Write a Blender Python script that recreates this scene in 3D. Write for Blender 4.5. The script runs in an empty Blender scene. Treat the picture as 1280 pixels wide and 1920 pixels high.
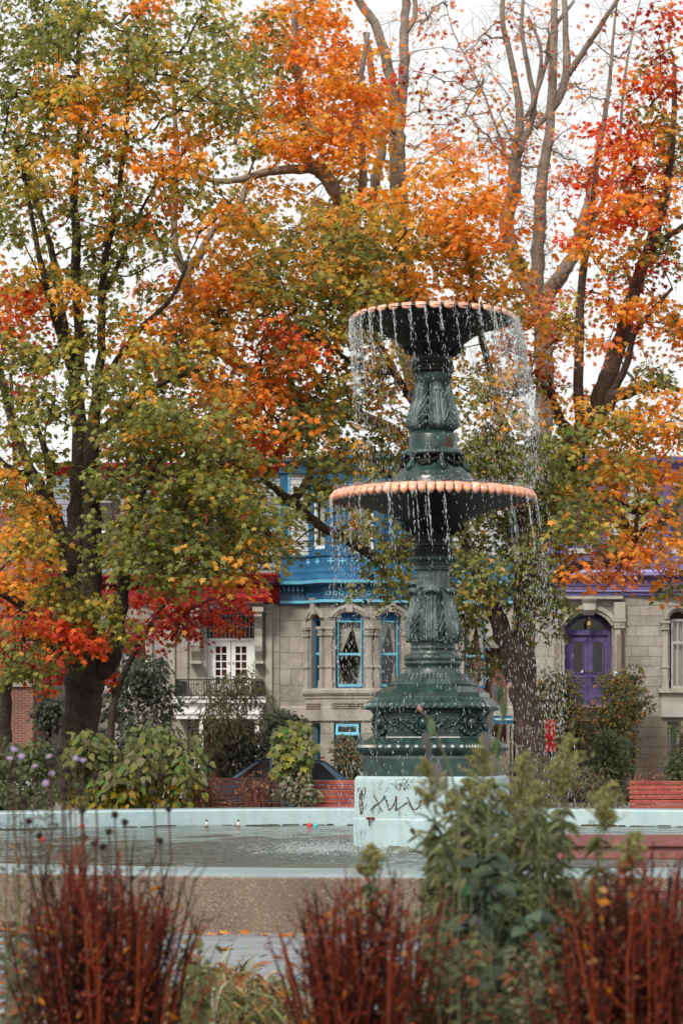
import bpy, bmesh, math, random
import numpy as np
from mathutils import Vector, Matrix
random.seed(7)
rng = np.random.default_rng(11)
SC = bpy.context.scene
COL = SC.collection
PI = math.pi
F = 4533.0      # focal length in pixels of the 1280 px wide photograph (85 mm on a 24 mm wide frame)
HZ = 1400.0     # row of the horizon
EYE = 1.6
# ---------------------------------------------------------------- camera, sky, sun, exposure
cam = bpy.data.cameras.new('camera'); camo = bpy.data.objects.new('camera', cam); COL.objects.link(camo)
camo.location = (0, 0, EYE); camo.rotation_euler = (PI/2, 0, 0)
cam.sensor_fit = 'HORIZONTAL'; cam.sensor_width = 24; cam.lens = 85
cam.shift_y = (HZ-960)/1280
cam.clip_start = 0.5; cam.clip_end = 3000
cam.dof.use_dof = True; cam.dof.focus_distance = 31.2; cam.dof.aperture_fstop = 4.4
SC.camera = camo
W = bpy.data.worlds.new('World'); SC.world = W; W.use_nodes = True
nt = W.node_tree; nt.nodes.clear()
wo = nt.nodes.new('ShaderNodeOutputWorld'); bg = nt.nodes.new('ShaderNodeBackground')
sky = nt.nodes.new('ShaderNodeTexSky'); sky.sky_type = 'NISHITA'; sky.sun_disc = False
SUN_EL, SUN_AZ = math.radians(42), math.radians(207)     # azimuth clockwise from +Y: behind the camera, to its left
sky.sun_elevation = SUN_EL; sky.sun_rotation = SUN_AZ; sky.dust_density = 4.0; sky.ozone_density = 1.5
mixw = nt.nodes.new('ShaderNodeMix'); mixw.data_type = 'RGBA'
mixw.inputs[0].default_value = 0.8
mixw.inputs[7].default_value = (11.2, 11.1, 10.7, 1)      # even high cloud over the blue
nt.links.new(sky.outputs[0], mixw.inputs[6]); nt.links.new(mixw.outputs[2], bg.inputs[0])
bg.inputs[1].default_value = 0.052
nt.links.new(bg.outputs[0], wo.inputs[0])
sl = bpy.data.lights.new('sun', 'SUN'); sl.energy = 1.5; sl.angle = math.radians(12); sl.color = (1, 0.92, 0.81)
so = bpy.data.objects.new('sun', sl); COL.objects.link(so)
sd = Vector((math.sin(SUN_AZ)*math.cos(SUN_EL), math.cos(SUN_AZ)*math.cos(SUN_EL), math.sin(SUN_EL)))
so.rotation_euler = (-sd).to_track_quat('-Z', 'Y').to_euler(); so.location = (0, 0, 40)
vs = SC.view_settings; vs.view_transform = 'Standard'; vs.look = 'None'; vs.gamma = 1; vs.use_curve_mapping = False
vs.exposure = 1.05
SC.cycles.max_bounces = 6; SC.cycles.transparent_max_bounces = 8

# ---------------------------------------------------------------- helpers
def P(px, py, Y): return Vector(((px-640)/F*Y, Y, EYE-(py-HZ)/F*Y))
def X(px, Y): return (px-640)/F*Y
def Z(py, Y): return EYE-(py-HZ)/F*Y

def link(o, parent=None):
    COL.objects.link(o)
    if parent is not None:
        o.parent = parent
        if parent.parent is None and parent.type == 'EMPTY' and parent.get('_w'):
            o.matrix_parent_inverse = Matrix.Translation(-parent.location)
    return o
def tag(o, label=None, cat=None, group=None, kind=None):
    if label: o['label'] = label
    if cat: o['category'] = cat
    if group: o['group'] = group
    if kind: o['kind'] = kind
    return o
def thing(name, label, cat, loc=(0, 0, 0), group=None, world=True):
    o = bpy.data.objects.new(name, None); o.location = loc; o.empty_display_size = .2; COL.objects.link(o)
    if world: o['_w'] = 1
    return tag(o, label, cat, group)
def children(o): return CH.get(o.name, [])
def copy_tree(o, parent=None):
    c = o.copy(); COL.objects.link(c)
    if parent is not None: c.parent = parent
    for ch in list(o.children): copy_tree(ch, c)
    return c

class MB:
    def __init__(s): s.v = []; s.f = []
    def add(s, vs, fs):
        b = len(s.v); s.v += [tuple(v) for v in vs]; s.f += [tuple(i+b for i in f) for f in fs]; return s
    def box(s, x0, x1, y0, y1, z0, z1):
        return s.add([(x0,y0,z0),(x1,y0,z0),(x1,y1,z0),(x0,y1,z0),(x0,y0,z1),(x1,y0,z1),(x1,y1,z1),(x0,y1,z1)],
                     [(0,3,2,1),(4,5,6,7),(0,1,5,4),(1,2,6,5),(2,3,7,6),(3,0,4,7)])
    def fbox(s, f, u0, u1, d0, d1, v0, v1):
        c = [f(u0,d0,v0),f(u1,d0,v0),f(u1,d1,v0),f(u0,d1,v0),f(u0,d0,v1),f(u1,d0,v1),f(u1,d1,v1),f(u0,d1,v1)]
        return s.add(c, [(0,3,2,1),(4,5,6,7),(0,1,5,4),(1,2,6,5),(2,3,7,6),(3,0,4,7)])
    def tube(s, pts, rad, n=6, cap=True):
        pts = [Vector(p) for p in pts]; m = len(pts)
        if not hasattr(rad, '__len__'): rad = [rad]*m
        t0 = (pts[1]-pts[0]).normalized()
        a = t0.orthogonal().normalized(); vs = []; fs = []
        for i, p in enumerate(pts):
            t = (pts[min(i+1, m-1)]-pts[max(i-1, 0)])
            t = t.normalized() if t.length > 1e-9 else t0
            a = a-t*a.dot(t); a = a.normalized() if a.length > 1e-6 else t.orthogonal().normalized()
            b = t.cross(a)
            for k in range(n):
                w = 2*PI*k/n; vs.append(p+(a*math.cos(w)+b*math.sin(w))*rad[i])
        for i in range(m-1):
            for k in range(n):
                k2 = (k+1) % n; fs.append((i*n+k, i*n+k2, (i+1)*n+k2, (i+1)*n+k))
        if cap: fs.append(tuple(range(n-1, -1, -1))); fs.append(tuple((m-1)*n+k for k in range(n)))
        return s.add(vs, fs)
    def rings(s, rings, cap0=False, cap1=False):
        n = len(rings[0]); vs = [p for r in rings for p in r]; fs = []
        for i in range(len(rings)-1):
            for k in range(n):
                k2 = (k+1) % n; fs.append((i*n+k, i*n+k2, (i+1)*n+k2, (i+1)*n+k))
        if cap0: fs.append(tuple(range(n-1, -1, -1)))
        if cap1: fs.append(tuple((len(rings)-1)*n+k for k in range(n)))
        return s.add(vs, fs)
    def lathe(s, c, prof, n=64, disp=None, cap0=False, cap1=False):
        rr = []
        for j, (r, z) in enumerate(prof):
            ring = []
            for k in range(n):
                w = 2*PI*k/n; q = r+(disp(w, j/(len(prof)-1.0)) if disp else 0)
                ring.append((c[0]+q*math.cos(w), c[1]+q*math.sin(w), z))
            rr.append(ring)
        return s.rings(rr, cap0, cap1)
    def ball(s, c, r, n=8, m=6, sx=1, sy=1, sz=1):
        rr = []
        for j in range(m+1):
            a = PI*(j+.02)/(m+.04)-PI/2
            rr.append([(c[0]+sx*r*math.cos(a)*math.cos(2*PI*k/n), c[1]+sy*r*math.cos(a)*math.sin(2*PI*k/n), c[2]+sz*r*math.sin(a)) for k in range(n)])
        return s.rings(rr, True, True)
    def sweep(s, poly, prof, closed_prof=True):
        """profile [(offset outwards, z)] swept along a plan polyline running left to right as seen from the camera"""
        pts = [Vector((p[0], p[1])) for p in poly]; nn = []
        for i in range(len(pts)-1):
            d = (pts[i+1]-pts[i]).normalized(); nn.append(Vector((d.y, -d.x)))
        rr = []
        for i, p in enumerate(pts):
            if i == 0: m = nn[0]
            elif i == len(pts)-1: m = nn[-1]
            else:
                m = nn[i-1]+nn[i]; m = m/(m.length_squared/2)*1.0 if m.length_squared > .2 else nn[i]
            rr.append([(p.x+m.x*o, p.y+m.y*o, z) for o, z in prof])
        return s.rings(rr, closed_prof, closed_prof)
    def build(s, name, m, parent=None, smooth=False, label=None, cat=None, group=None, kind=None):
        me = bpy.data.meshes.new(name); me.from_pydata(s.v, [], s.f); me.update()
        bm = bmesh.new(); bm.from_mesh(me); bmesh.ops.recalc_face_normals(bm, faces=bm.faces); bm.to_mesh(me); bm.free()
        if smooth: me.polygons.foreach_set('use_smooth', [True]*len(me.polygons))
        if m is not None: me.materials.append(m)
        o = bpy.data.objects.new(name, me); link(o, parent)
        return tag(o, label, cat, group, kind)

def inst(name, me, loc, parent=None, rot=None, scale=None, mw=None):
    o = bpy.data.objects.new(name, me); link(o, parent)
    if mw is not None: o.matrix_basis = mw
    else:
        o.location = loc
        if rot is not None: o.rotation_euler = rot
        if scale is not None: o.scale = scale
    return o
def smooth_path(pts, sub=4):
    """Catmull-Rom through tuples of floats"""
    a = np.array(pts, float); a = np.vstack([2*a[0]-a[1], a, 2*a[-1]-a[-2]]); out = []
    for i in range(1, len(a)-2):
        p0, p1, p2, p3 = a[i-1:i+3]
        for k in range(sub):
            t = k/sub
            out.append(.5*((2*p1)+(-p0+p2)*t+(2*p0-5*p1+4*p2-p3)*t*t+(-p0+3*p1-3*p2+p3)*t**3))
    out.append(a[-2]); return np.array(out)

# ---------------------------------------------------------------- materials
MATS = {}
def mat(name, base, rough=.7, spots=(), bump=None, rnd=0.0, spec=.5, metal=0, streak=None, trans=0, coat=0, emit=None, attr=False):
    """spots: (scale, colour, from, to) noise layers over the base; streak: (colour, amount) vertical stains; bump: (scale, distance)"""
    if name in MATS: return MATS[name]
    m = bpy.data.materials.new(name); m.use_nodes = True; n = m.node_tree.nodes; L = m.node_tree.links
    b = n['Principled BSDF']; b.inputs['Roughness'].default_value = rough; b.inputs['Metallic'].default_value = metal
    b.inputs['Specular IOR Level'].default_value = spec; b.inputs['Transmission Weight'].default_value = trans
    b.inputs['Coat Weight'].default_value = coat; b.inputs['Coat Roughness'].default_value = .15
    geo = n.new('ShaderNodeNewGeometry'); pos = geo.outputs['Position']
    if attr:
        at = n.new('ShaderNodeAttribute'); at.attribute_name = 'Col'; cur = at.outputs['Color']
    else:
        r = n.new('ShaderNodeRGB'); r.outputs[0].default_value = (*base, 1); cur = r.outputs[0]
    def mix(fac, a, col):
        x = n.new('ShaderNodeMix'); x.data_type = 'RGBA'; L.new(fac, x.inputs[0]); L.new(a, x.inputs[6])
        if isinstance(col, tuple): x.inputs[7].default_value = (*col, 1)
        else: L.new(col, x.inputs[7])
        return x.outputs[2]
    for sc_, c, lo, hi in spots:
        t = n.new('ShaderNodeTexNoise'); t.inputs['Scale'].default_value = sc_; t.inputs['Detail'].default_value = 4; L.new(pos, t.inputs['Vector'])
        mr = n.new('ShaderNodeMapRange'); mr.inputs[1].default_value = lo; mr.inputs[2].default_value = hi; L.new(t.outputs['Fac'], mr.inputs[0])
        cur = mix(mr.outputs[0], cur, c)
    if streak:
        mp = n.new('ShaderNodeMapping'); mp.inputs['Scale'].default_value = (1, 1, .13); L.new(pos, mp.inputs[0])
        t = n.new('ShaderNodeTexNoise'); t.inputs['Scale'].default_value = streak[2] if len(streak) > 2 else 2.2; t.inputs['Detail'].default_value = 5; L.new(mp.outputs[0], t.inputs['Vector'])
        mr = n.new('ShaderNodeMapRange'); mr.inputs[1].default_value = .5; mr.inputs[2].default_value = .75; mr.inputs[4].default_value = streak[1]; L.new(t.outputs['Fac'], mr.inputs[0])
        cur = mix(mr.outputs[0], cur, streak[0])
    if rnd:
        oi = n.new('ShaderNodeObjectInfo'); mr = n.new('ShaderNodeMapRange'); mr.inputs[3].default_value = 1-rnd; mr.inputs[4].default_value = 1+rnd; L.new(oi.outputs['Random'], mr.inputs[0])
        hs = n.new('ShaderNodeHueSaturation'); L.new(mr.outputs[0], hs.inputs['Value']); L.new(cur, hs.inputs['Color']); cur = hs.outputs[0]
    L.new(cur, b.inputs['Base Color'])
    if bump:
        t = n.new('ShaderNodeTexNoise'); t.inputs['Scale'].default_value = bump[0]; t.inputs['Detail'].default_value = 6; L.new(pos, t.inputs['Vector'])
        bp = n.new('ShaderNodeBump'); bp.inputs['Distance'].default_value = bump[1]; L.new(t.outputs['Fac'], bp.inputs['Height']); L.new(bp.outputs[0], b.inputs['Normal'])
    if emit: b.inputs['Emission Color'].default_value = (*emit[0], 1); b.inputs['Emission Strength'].default_value = emit[1]
    MATS[name] = m; return m
def leafmat(name, transl=.45, rough=.5):
    m = bpy.data.materials.new(name); m.use_nodes = True; n = m.node_tree.nodes; L = m.node_tree.links; n.clear()
    o = n.new('ShaderNodeOutputMaterial'); at = n.new('ShaderNodeAttribute'); at.attribute_name = 'Col'
    d = n.new('ShaderNodeBsdfPrincipled'); d.inputs['Roughness'].default_value = rough; d.inputs['Specular IOR Level'].default_value = .2
    t = n.new('ShaderNodeBsdfTranslucent'); x = n.new('ShaderNodeMixShader'); x.inputs[0].default_value = transl
    L.new(at.outputs['Color'], d.inputs['Base Color'])
    hs = n.new('ShaderNodeHueSaturation'); hs.inputs['Saturation'].default_value = 1.1; hs.inputs['Value'].default_value = 1.3
    L.new(at.outputs['Color'], hs.inputs['Color']); L.new(hs.outputs[0], t.inputs['Color'])
    L.new(d.outputs[0], x.inputs[1]); L.new(t.outputs[0], x.inputs[2]); L.new(x.outputs[0], o.inputs[0])
    return m
LEAF = leafmat('maple_leaf', .5); SHRUB = leafmat('shrub_leaf', .35, .6)

# ---------------------------------------------------------------- leaf clouds
def tmpl(outline, droop=.18, centre=(0, .42)):
    v = [(centre[0], centre[1], 0)]+[(x, y, -droop*(x*x*1.6+(y-centre[1])**2)) for x, y in outline]
    n = len(outline); return np.array(v, float), np.array([(0, 1+i, 1+(i+1) % n) for i in range(n)], int)
MAPLE = tmpl([(0, 0), (.42, -.04), (.30, .22), (.60, .52), (.24, .56), (0, 1.02), (-.24, .56), (-.60, .52), (-.30, .22), (-.42, -.04)], .3)
OVATE = tmpl([(0, 0), (.30, .16), (.33, .42), (.17, .78), (0, 1.08), (-.17, .78), (-.33, .42), (-.30, .16)], .25)
LANCE = tmpl([(0, 0), (.10, .25), (.09, .6), (0, 1.0), (-.09, .6), (-.10, .25)], .5, (0, .45))
SMALL = tmpl([(0, 0), (.25, .4), (0, 1.0), (-.25, .4)], .2)
def frames(d, nrm):
    y = d/np.linalg.norm(d, axis=1, keepdims=True)
    z = nrm-(nrm*y).sum(1, keepdims=True)*y; z /= np.linalg.norm(z, axis=1, keepdims=True)+1e-9
    x = np.cross(y, z); return x, y, z
def soup(name, verts, tris, m, parent=None, col=None, **kw):
    me = bpy.data.meshes.new(name); nv, nf = len(verts), len(tris); k = tris.shape[1]
    me.vertices.add(nv); me.vertices.foreach_set('co', np.ascontiguousarray(verts, np.float32).ravel())
    me.loops.add(nf*k); me.loops.foreach_set('vertex_index', tris.astype(np.int32).ravel())
    me.polygons.add(nf); me.polygons.foreach_set('loop_start', np.arange(0, nf*k, k, dtype=np.int32))
    me.update(calc_edges=True)
    if col is not None:
        a = me.color_attributes.new('Col', 'FLOAT_COLOR', 'POINT')
        a.data.foreach_set('color', np.hstack([col, np.ones((nv, 1))]).astype(np.float32).ravel())
    me.materials.append(m)
    o = bpy.data.objects.new(name, me); link(o, parent); return tag(o, **kw)
def leaves(name, T, pos, d, nrm, size, col, m, parent, **kw):
    tv, tf = T; x, y, z = frames(d, nrm); n = len(pos)
    s = size[:, None, None]
    v = pos[:, None, :]+s*(tv[None, :, 0:1]*x[:, None, :]+tv[None, :, 1:2]*y[:, None, :]+tv[None, :, 2:3]*z[:, None, :])
    f = tf[None]+(np.arange(n)*len(tv))[:, None, None]
    c = np.repeat(col[:, None, :], len(tv), 1)
    return soup(name, v.reshape(-1, 3), f.reshape(-1, 3), m, parent, c.reshape(-1, 3), **kw)
LEAFMESH = {}
def leaf_objects(T, key, pos, d, nrm, size, col, m, parent, name='leaf'):
    """single leaves as objects; meshes are shared between leaves of like colour"""
    x, y, z = frames(d, nrm)
    for i in range(len(pos)):
        q = tuple(np.round(np.sqrt(np.clip(col[i], 0, 1))*9).astype(int)); k = (key, q, m.name)
        if k not in LEAFMESH:
            c = (np.array(q)/9.0)**2
            o = soup(name, T[0], T[1], m, None, np.repeat(c[None], len(T[0]), 0)); LEAFMESH[k] = o.data; bpy.data.objects.remove(o)
        M = Matrix([[x[i][r]*size[i], y[i][r]*size[i], z[i][r]*size[i], pos[i][r]] for r in range(3)]+[[0, 0, 0, 1]])
        inst(name, LEAFMESH[k], None, parent, mw=M)
PAL = {
 'g': [(.17, .19, .045), (.225, .235, .062), (.115, .135, .038), (.30, .295, .095)],
 'd': [(.10, .12, .042), (.135, .155, .055), (.18, .195, .08)],
 'y': [(.40, .34, .065), (.33, .30, .07), (.50, .37, .07)],
 'A': [(.70, .33, .055), (.62, .31, .06), (.78, .38, .075)],
 'o': [(.74, .22, .03), (.66, .19, .03), (.76, .28, .045)],
 'r': [(.66, .09, .03), (.58, .065, .03), (.70, .15, .045)],
 'R': [(.36, .035, .025), (.28, .03, .022), (.42, .06, .035)],
 'p': [(.66, .27, .16), (.62, .20, .13), (.68, .34, .2)],
 'b': [(.34, .17, .09), (.28, .13, .07), (.40, .20, .10)],
}
def pick(pal, n):
    w = rng.integers(0, len(pal), n); out = np.empty((n, 3))
    for i in range(n):
        P_ = PAL[pal[w[i]]]; out[i] = P_[rng.integers(0, len(P_))]
    return out
# ================================================================ SETTING
FX, FY = 1.21, 32.0           # fountain axis
M_soil = mat('soil', (.055, .038, .026), .95, spots=[(3, (.12, .075, .04), .5, .65), (14, (.03, .022, .016), .5, .7)], bump=(12, .05))
M_lawn = mat('lawn_soil', (.06, .062, .028), .95, spots=[(2, (.12, .08, .04), .5, .7), (20, (.035, .035, .018), .45, .7)], bump=(20, .05))
M_asph = mat('asphalt', (.05, .05, .052), .85, spots=[(3, (.075, .073, .07), .45, .7)], bump=(60, .01))
M_slab = mat('pavement_concrete', (.26, .25, .235), .85, spots=[(4, (.17, .16, .15), .5, .7)], bump=(30, .01))
M_paver = mat('paver_stone', (.20, .22, .24), .75, spots=[(5, (.135, .145, .155), .45, .7), (40, (.25, .265, .275), .5, .8)], bump=(40, .006), rnd=.13)
M_joint = mat('paver_joint', (.09, .085, .075), .95)
MB().box(-400, 400, -100, 700, -1.2, -.20).build('ground', M_lawn, kind='structure')
b = MB(); b.box(-60, 60, -10, 56.0, -.5, -.02); b.build('park_ground', M_lawn, kind='structure')
MB().box(-60, 60, -6, 13.7, -.3, .03).build('flower_bed', M_soil, kind='structure')
MB().box(-60, 60, 13.7, 20.0, -.3, -.008).build('walkway', M_joint, kind='structure')
MB().box(-60, 60, 58, 67, -.25, -.196).build('road', M_asph, kind='structure')
MB().box(-60, 60, 67, 72.2, -.25, -.07).build('pavement', M_slab, kind='structure')
# pavers of the walkway between the flower bed and the basin, laid a little skew
pm = MB(); pm.box(-.5, .5, -.5, .5, -1, 0)
pmo = pm.build('paver', M_paver); bmh = bmesh.new(); bmh.from_mesh(pmo.data)
bmesh.ops.bevel(bmh, geom=[e for e in bmh.edges if all(v.co.z > -.01 for v in e.verts)], offset=.03, segments=1, affect='EDGES'); bmh.to_mesh(pmo.data); bmh.free()
pave_me = pmo.data; bpy.data.objects.remove(pmo)
walk = bpy.data.objects['walkway']
sk = math.radians(-9); cs, sn = math.cos(sk), math.sin(sk); npv = 0
for r in range(-2, 26):
    for c in range(-8, 9):
        u, v = c*.60+(r % 2)*.3, 13.9+r*.30
        xx, yy = u*cs-(v-17)*sn*0-(0), v+u*sn
        if not (13.85 < yy < 20.7) or not (-2.9 < xx < 2.6) or (xx-FX)**2+(yy-FY)**2 < 11.53**2: continue
        if xx < -2.0*yy/14 or xx > 1.9: continue
        npv += 1
        inst('paver', pave_me, (xx, yy, random.uniform(-.003, .003)), walk, (random.uniform(-.006, .006), random.uniform(-.006, .006), sk), (.588, .288, .06))
# the round basin
M_pale = mat('pale_blue_paint', (.42, .545, .575), .55, spots=[(1.2, (.34, .485, .52), .45, .7), (9, (.47, .60, .63), .55, .75), (45, (.18, .17, .15), .73, .78)], bump=(18, .006), streak=((.33, .36, .35), .35, 4))
M_aggr = mat('aggregate_concrete', (.19, .145, .11), .9, spots=[(1.3, (.135, .10, .078), .45, .7), (45, (.31, .25, .20), .57, .66), (60, (.09, .075, .065), .60, .67)], bump=(45, .012), streak=((.085, .068, .055), .6, 1.5))
M_moss = mat('waterline_moss', (.06, .05, .03), .9)
def circ(r, a0=0, a1=2*PI, n=160): return [(FX+r*math.cos(a0+(a1-a0)*i/n), FY+r*math.sin(a0+(a1-a0)*i/n)) for i in range(n+1)]
BR, BIN, BTOP, WAT = 11.45, 10.4, .51, .225
basin = thing('fountain_basin', 'round concrete pool wall painted pale blue inside around the fountain', 'pool basin', (FX, FY, 0))
def ringprof(prof, name, m, sm=False):
    q = MB(); q.lathe((FX, FY), prof, 200); return q.build(name, m, basin, sm)
ringprof([(BR, -.1), (BR, BTOP-.045), (BR-.02, BTOP-.03)], 'outer_face', M_aggr)
M_cope = mat('darkened_rim_paint', (.21, .27, .285), .6, spots=[(1.5, (.17, .215, .225), .45, .7), (12, (.26, .30, .30), .55, .75), (50, (.13, .125, .11), .66, .74)], bump=(25, .006))  # pale blue made greyer in colour to offset sky light on the top
ringprof([(BR-.02, BTOP-.03), (BR-.05, BTOP), (BIN+.04, BTOP)], 'coping', M_cope)
ringprof([(BIN+.04, BTOP), (BIN, BTOP-.03), (BIN, -.05)], 'painted_rim', M_pale)
q = MB()
for i in range(420):
    a = random.uniform(0, PI*1.0) if i < 300 else random.uniform(PI, 2*PI)
    l = random.uniform(.01, .035); r = BIN-.012
    hgt = random.uniform(.008, .025)
    q.add([(FX+r*math.cos(a-l/2), FY+r*math.sin(a-l/2), WAT-.01), (FX+r*math.cos(a+l/2), FY+r*math.sin(a+l/2), WAT-.01), (FX+r*math.cos(a+l/3), FY+r*math.sin(a+l/3), WAT+hgt), (FX+r*math.cos(a-l/3), FY+r*math.sin(a-l/3), WAT+hgt)], [(0, 1, 2, 3)])
q.build('waterline_scum', M_moss, basin, kind='stuff')
q = MB(); q.lathe((FX, FY), [(BIN, -.02), (.01, -.02)], 96); q.build('basin_floor', M_pale, basin)
# water: real waves, finer towards the fountain where the drops fall
M_water = bpy.data.materials.new('pool_water'); M_water.use_nodes = True
n = M_water.node_tree.nodes; L = M_water.node_tree.links; pb = n['Principled BSDF']
pb.inputs['Base Color'].default_value = (.085, .105, .095, 1); pb.inputs['Roughness'].default_value = .06; pb.inputs['IOR'].default_value = 1.33
geo = n.new('ShaderNodeNewGeometry')
mp = n.new('ShaderNodeMapping'); mp.inputs['Scale'].default_value = (1, 1.3, 1); L.new(geo.outputs['Position'], mp.inputs[0])
t1 = n.new('ShaderNodeTexNoise'); t1.inputs['Scale'].default_value = 2.6; t1.inputs['Detail'].default_value = 4; L.new(mp.outputs[0], t1.inputs['Vector'])
t2 = n.new('ShaderNodeTexNoise'); t2.inputs['Scale'].default_value = 16; t2.inputs['Detail'].default_value = 3; L.new(geo.outputs['Position'], t2.inputs['Vector'])
cx = n.new('ShaderNodeVectorMath'); cx.operation = 'DISTANCE'; cx.inputs[1].default_value = (FX, FY, WAT); L.new(geo.outputs['Position'], cx.inputs[0])
mr = n.new('ShaderNodeMapRange'); mr.inputs[1].default_value = 2; mr.inputs[2].default_value = 5.6; mr.inputs[3].default_value = 1.0; mr.inputs[4].default_value = .06; L.new(cx.outputs['Value'], mr.inputs[0])
b1 = n.new('ShaderNodeBump'); b1.inputs['Distance'].default_value = .12; b1.inputs['Strength'].default_value = 1.0; L.new(t1.outputs['Fac'], b1.inputs['Height'])
b2 = n.new('ShaderNodeBump'); b2.inputs['Distance'].default_value = .085; L.new(mr.outputs[0], b2.inputs['Strength']); L.new(t2.outputs['Fac'], b2.inputs['Height']); L.new(b1.outputs[0], b2.inputs['Normal'])
L.new(b2.outputs[0], pb.inputs['Normal'])
rr = []
for j in range(150):
    r = .05+(BIN-.06)*j/149; ring = []
    for k in range(260):
        a = 2*PI*k/260; x_, y_ = FX+r*math.cos(a), FY+r*math.sin(a)
        h = .011*math.sin(3.1*x_+1.9*y_+1.3*math.sin(.9*x_))+.009*math.sin(-2.3*x_+4.1*y_+math.sin(1.7*y_))
        amp = max(0, 1-abs(r-1.9)/3.2)
        h += amp*(.013*math.sin(9.5*r+.8*math.sin(3*a))+random.uniform(-.012, .012))
        ring.append((x_, y_, WAT+h))
    rr.append(ring)
MB().rings(rr).build('pool_water', M_water, smooth=True, kind='structure')

# ================================================================ FOUNTAIN
S = 32/F
def fz(py): return EYE-(py-HZ)*S
def mat_iron(name, base, dark, rough, pale):
    m = mat(name, base, rough, spots=[(6, dark, .42, .62), (2.4, pale, .55, .8), (30, dark, .6, .75)], bump=(60, .002), streak=(dark, .5, 9), coat=.12, spec=.4)
    return m
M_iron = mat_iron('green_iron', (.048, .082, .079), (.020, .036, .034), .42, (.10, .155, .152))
M_irond = mat_iron('shaded_iron', (.011, .012, .009), (.006, .006, .005), .45, (.017, .019, .015))  # near-black copy of the iron: shade under the bowls put into the colour
_pb = M_irond.node_tree.nodes['Principled BSDF']; _pb.inputs['Coat Weight'].default_value = .08; _pb.inputs['Specular IOR Level'].default_value = .3
M_ironp = mat_iron('weathered_green_iron', (.135, .185, .182), (.05, .075, .072), .5, (.23, .295, .29))
M_base = mat_iron('wet_green_iron', (.026, .056, .053), (.012, .026, .024), .3, (.045, .088, .088))
M_salm = mat('salmon_paint', (.80, .37, .25), .4, spots=[(9, (.74, .27, .15), .5, .65), (14, (.86, .62, .54), .55, .68)], bump=(30, .004), coat=.25, rnd=.16, streak=((.40, .17, .11), .65, 16))
M_rust = mat('rust', (.12, .035, .02), .9)
M_white = mat('pedestal_paint', (.42, .56, .595), .6, spots=[(2, (.35, .48, .51), .45, .7), (30, (.48, .59, .61), .55, .8), (55, (.12, .10, .085), .74, .79)], bump=(14, .008), streak=((.33, .36, .33), .55, 5))
fount = thing('fountain', 'tall two tier green cast iron fountain with salmon scalloped bowls on a pale block', 'fountain', (FX, FY, 0))
C = (FX, FY)
# plan of the base: a square with cut corners, turned a little
def plan(t, a=.95, c=.37):
    h = a/2+c/math.sqrt(2)
    cor = [(-a/2, -h), (a/2, -h), (h, -a/2), (h, a/2), (a/2, h), (-a/2, h), (-h, a/2), (-h, -a/2)]
    i = int(t*8) % 8; f = t*8-int(t*8)
    p, q = cor[i], cor[(i+1) % 8]; x, y = p[0]+(q[0]-p[0])*f, p[1]+(q[1]-p[1])*f
    w = math.radians(-12)
    return x*math.cos(w)-y*math.sin(w), x*math.sin(w)+y*math.cos(w)
PL = [plan(i/240) for i in range(240)]
def planlathe(prof, name, m, disp=None, cap=False, smooth=False):
    q = MB(); rr = []
    for j, (s, z) in enumerate(prof):
        rr.append([(FX+x*(s+(disp(i, j) if disp else 0)), FY+y*(s+(disp(i, j) if disp else 0)), z) for i, (x, y) in enumerate(PL)])
    q.rings(rr, False, cap); return q.build(name, m, fount, smooth)
def scl(px): return px/113.5
ped = planlathe([(scl(146), .0), (scl(146), fz(1535)), (scl(144.5), fz(1532)), (scl(144), fz(1465)), (scl(143), fz(1459)), (scl(139), fz(1455)), (scl(60), fz(1455))], 'pedestal', M_white)
planlathe([(scl(129), fz(1456)), (scl(129), fz(1422)), (scl(128), fz(1417))], 'plinth', M_base)
planlathe([(scl(128), fz(1418)), (scl(129), fz(1415)), (scl(134), fz(1412)), (scl(139), fz(1407)), (scl(140.5), fz(1402)), (scl(138), fz(1397)), (scl(131), fz(1393)), (scl(121), fz(1388)), (scl(116), fz(1384)), (scl(115), fz(1382)), (scl(112.5), fz(1381))],
          'torus_moulding', M_base, lambda i, j: (.02 if 3 <= j <= 7 else 0)*abs(math.sin(i*PI/3.0)))
planlathe([(scl(110), fz(1382)), (scl(110), fz(1337))], 'panel_drum', M_base)
planlathe([(scl(110.5), fz(1340)), (scl(113), fz(1337)), (scl(114), fz(1334)), (scl(122), fz(1332)), (scl(126), fz(1329)), (scl(126.5), fz(1326)), (scl(122), fz(1320)), (scl(114), fz(1314)), (scl(109), fz(1309)), (scl(106), fz(1307.5))],
          'leaf_moulding', M_base, lambda i, j: (.026 if 4 <= j <= 8 else 0)*abs(math.sin(i*PI/2.4+j*.55)))
planlathe([(scl(106), fz(1308)), (scl(106), fz(1300)), (scl(104), fz(1299)), (scl(88), fz(1288.5)), (scl(80), fz(1288)), (scl(40), fz(1287))], 'step_slab', M_base)
planlathe([(scl(84), fz(1289)), (scl(84), fz(1285)), (scl(80), fz(1283)), (scl(73), fz(1279)), (scl(66), fz(1272)), (scl(62), fz(1266)), (scl(61), fz(1264))], 'ogee_moulding', M_iron,
          lambda i, j: (.022 if j in (1, 2) else .03 if j > 2 else 0)*abs(math.sin(i*PI/(3.0 if j > 2 else 1.6))), smooth=False)
def lat(prof, name, m, n=72, disp=None, smooth=True, parent=None):
    q = MB(); q.lathe(C, [(r*S, fz(y)) for r, y in prof], n, disp); return q.build(name, m, parent or fount, smooth)
lat([(54, 1267), (55, 1264), (54, 1261), (51.5, 1258), (51, 1250), (52, 1249), (54.5, 1246), (55, 1243), (53, 1241.5), (52, 1240)], 'base_drum', M_iron)
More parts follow.
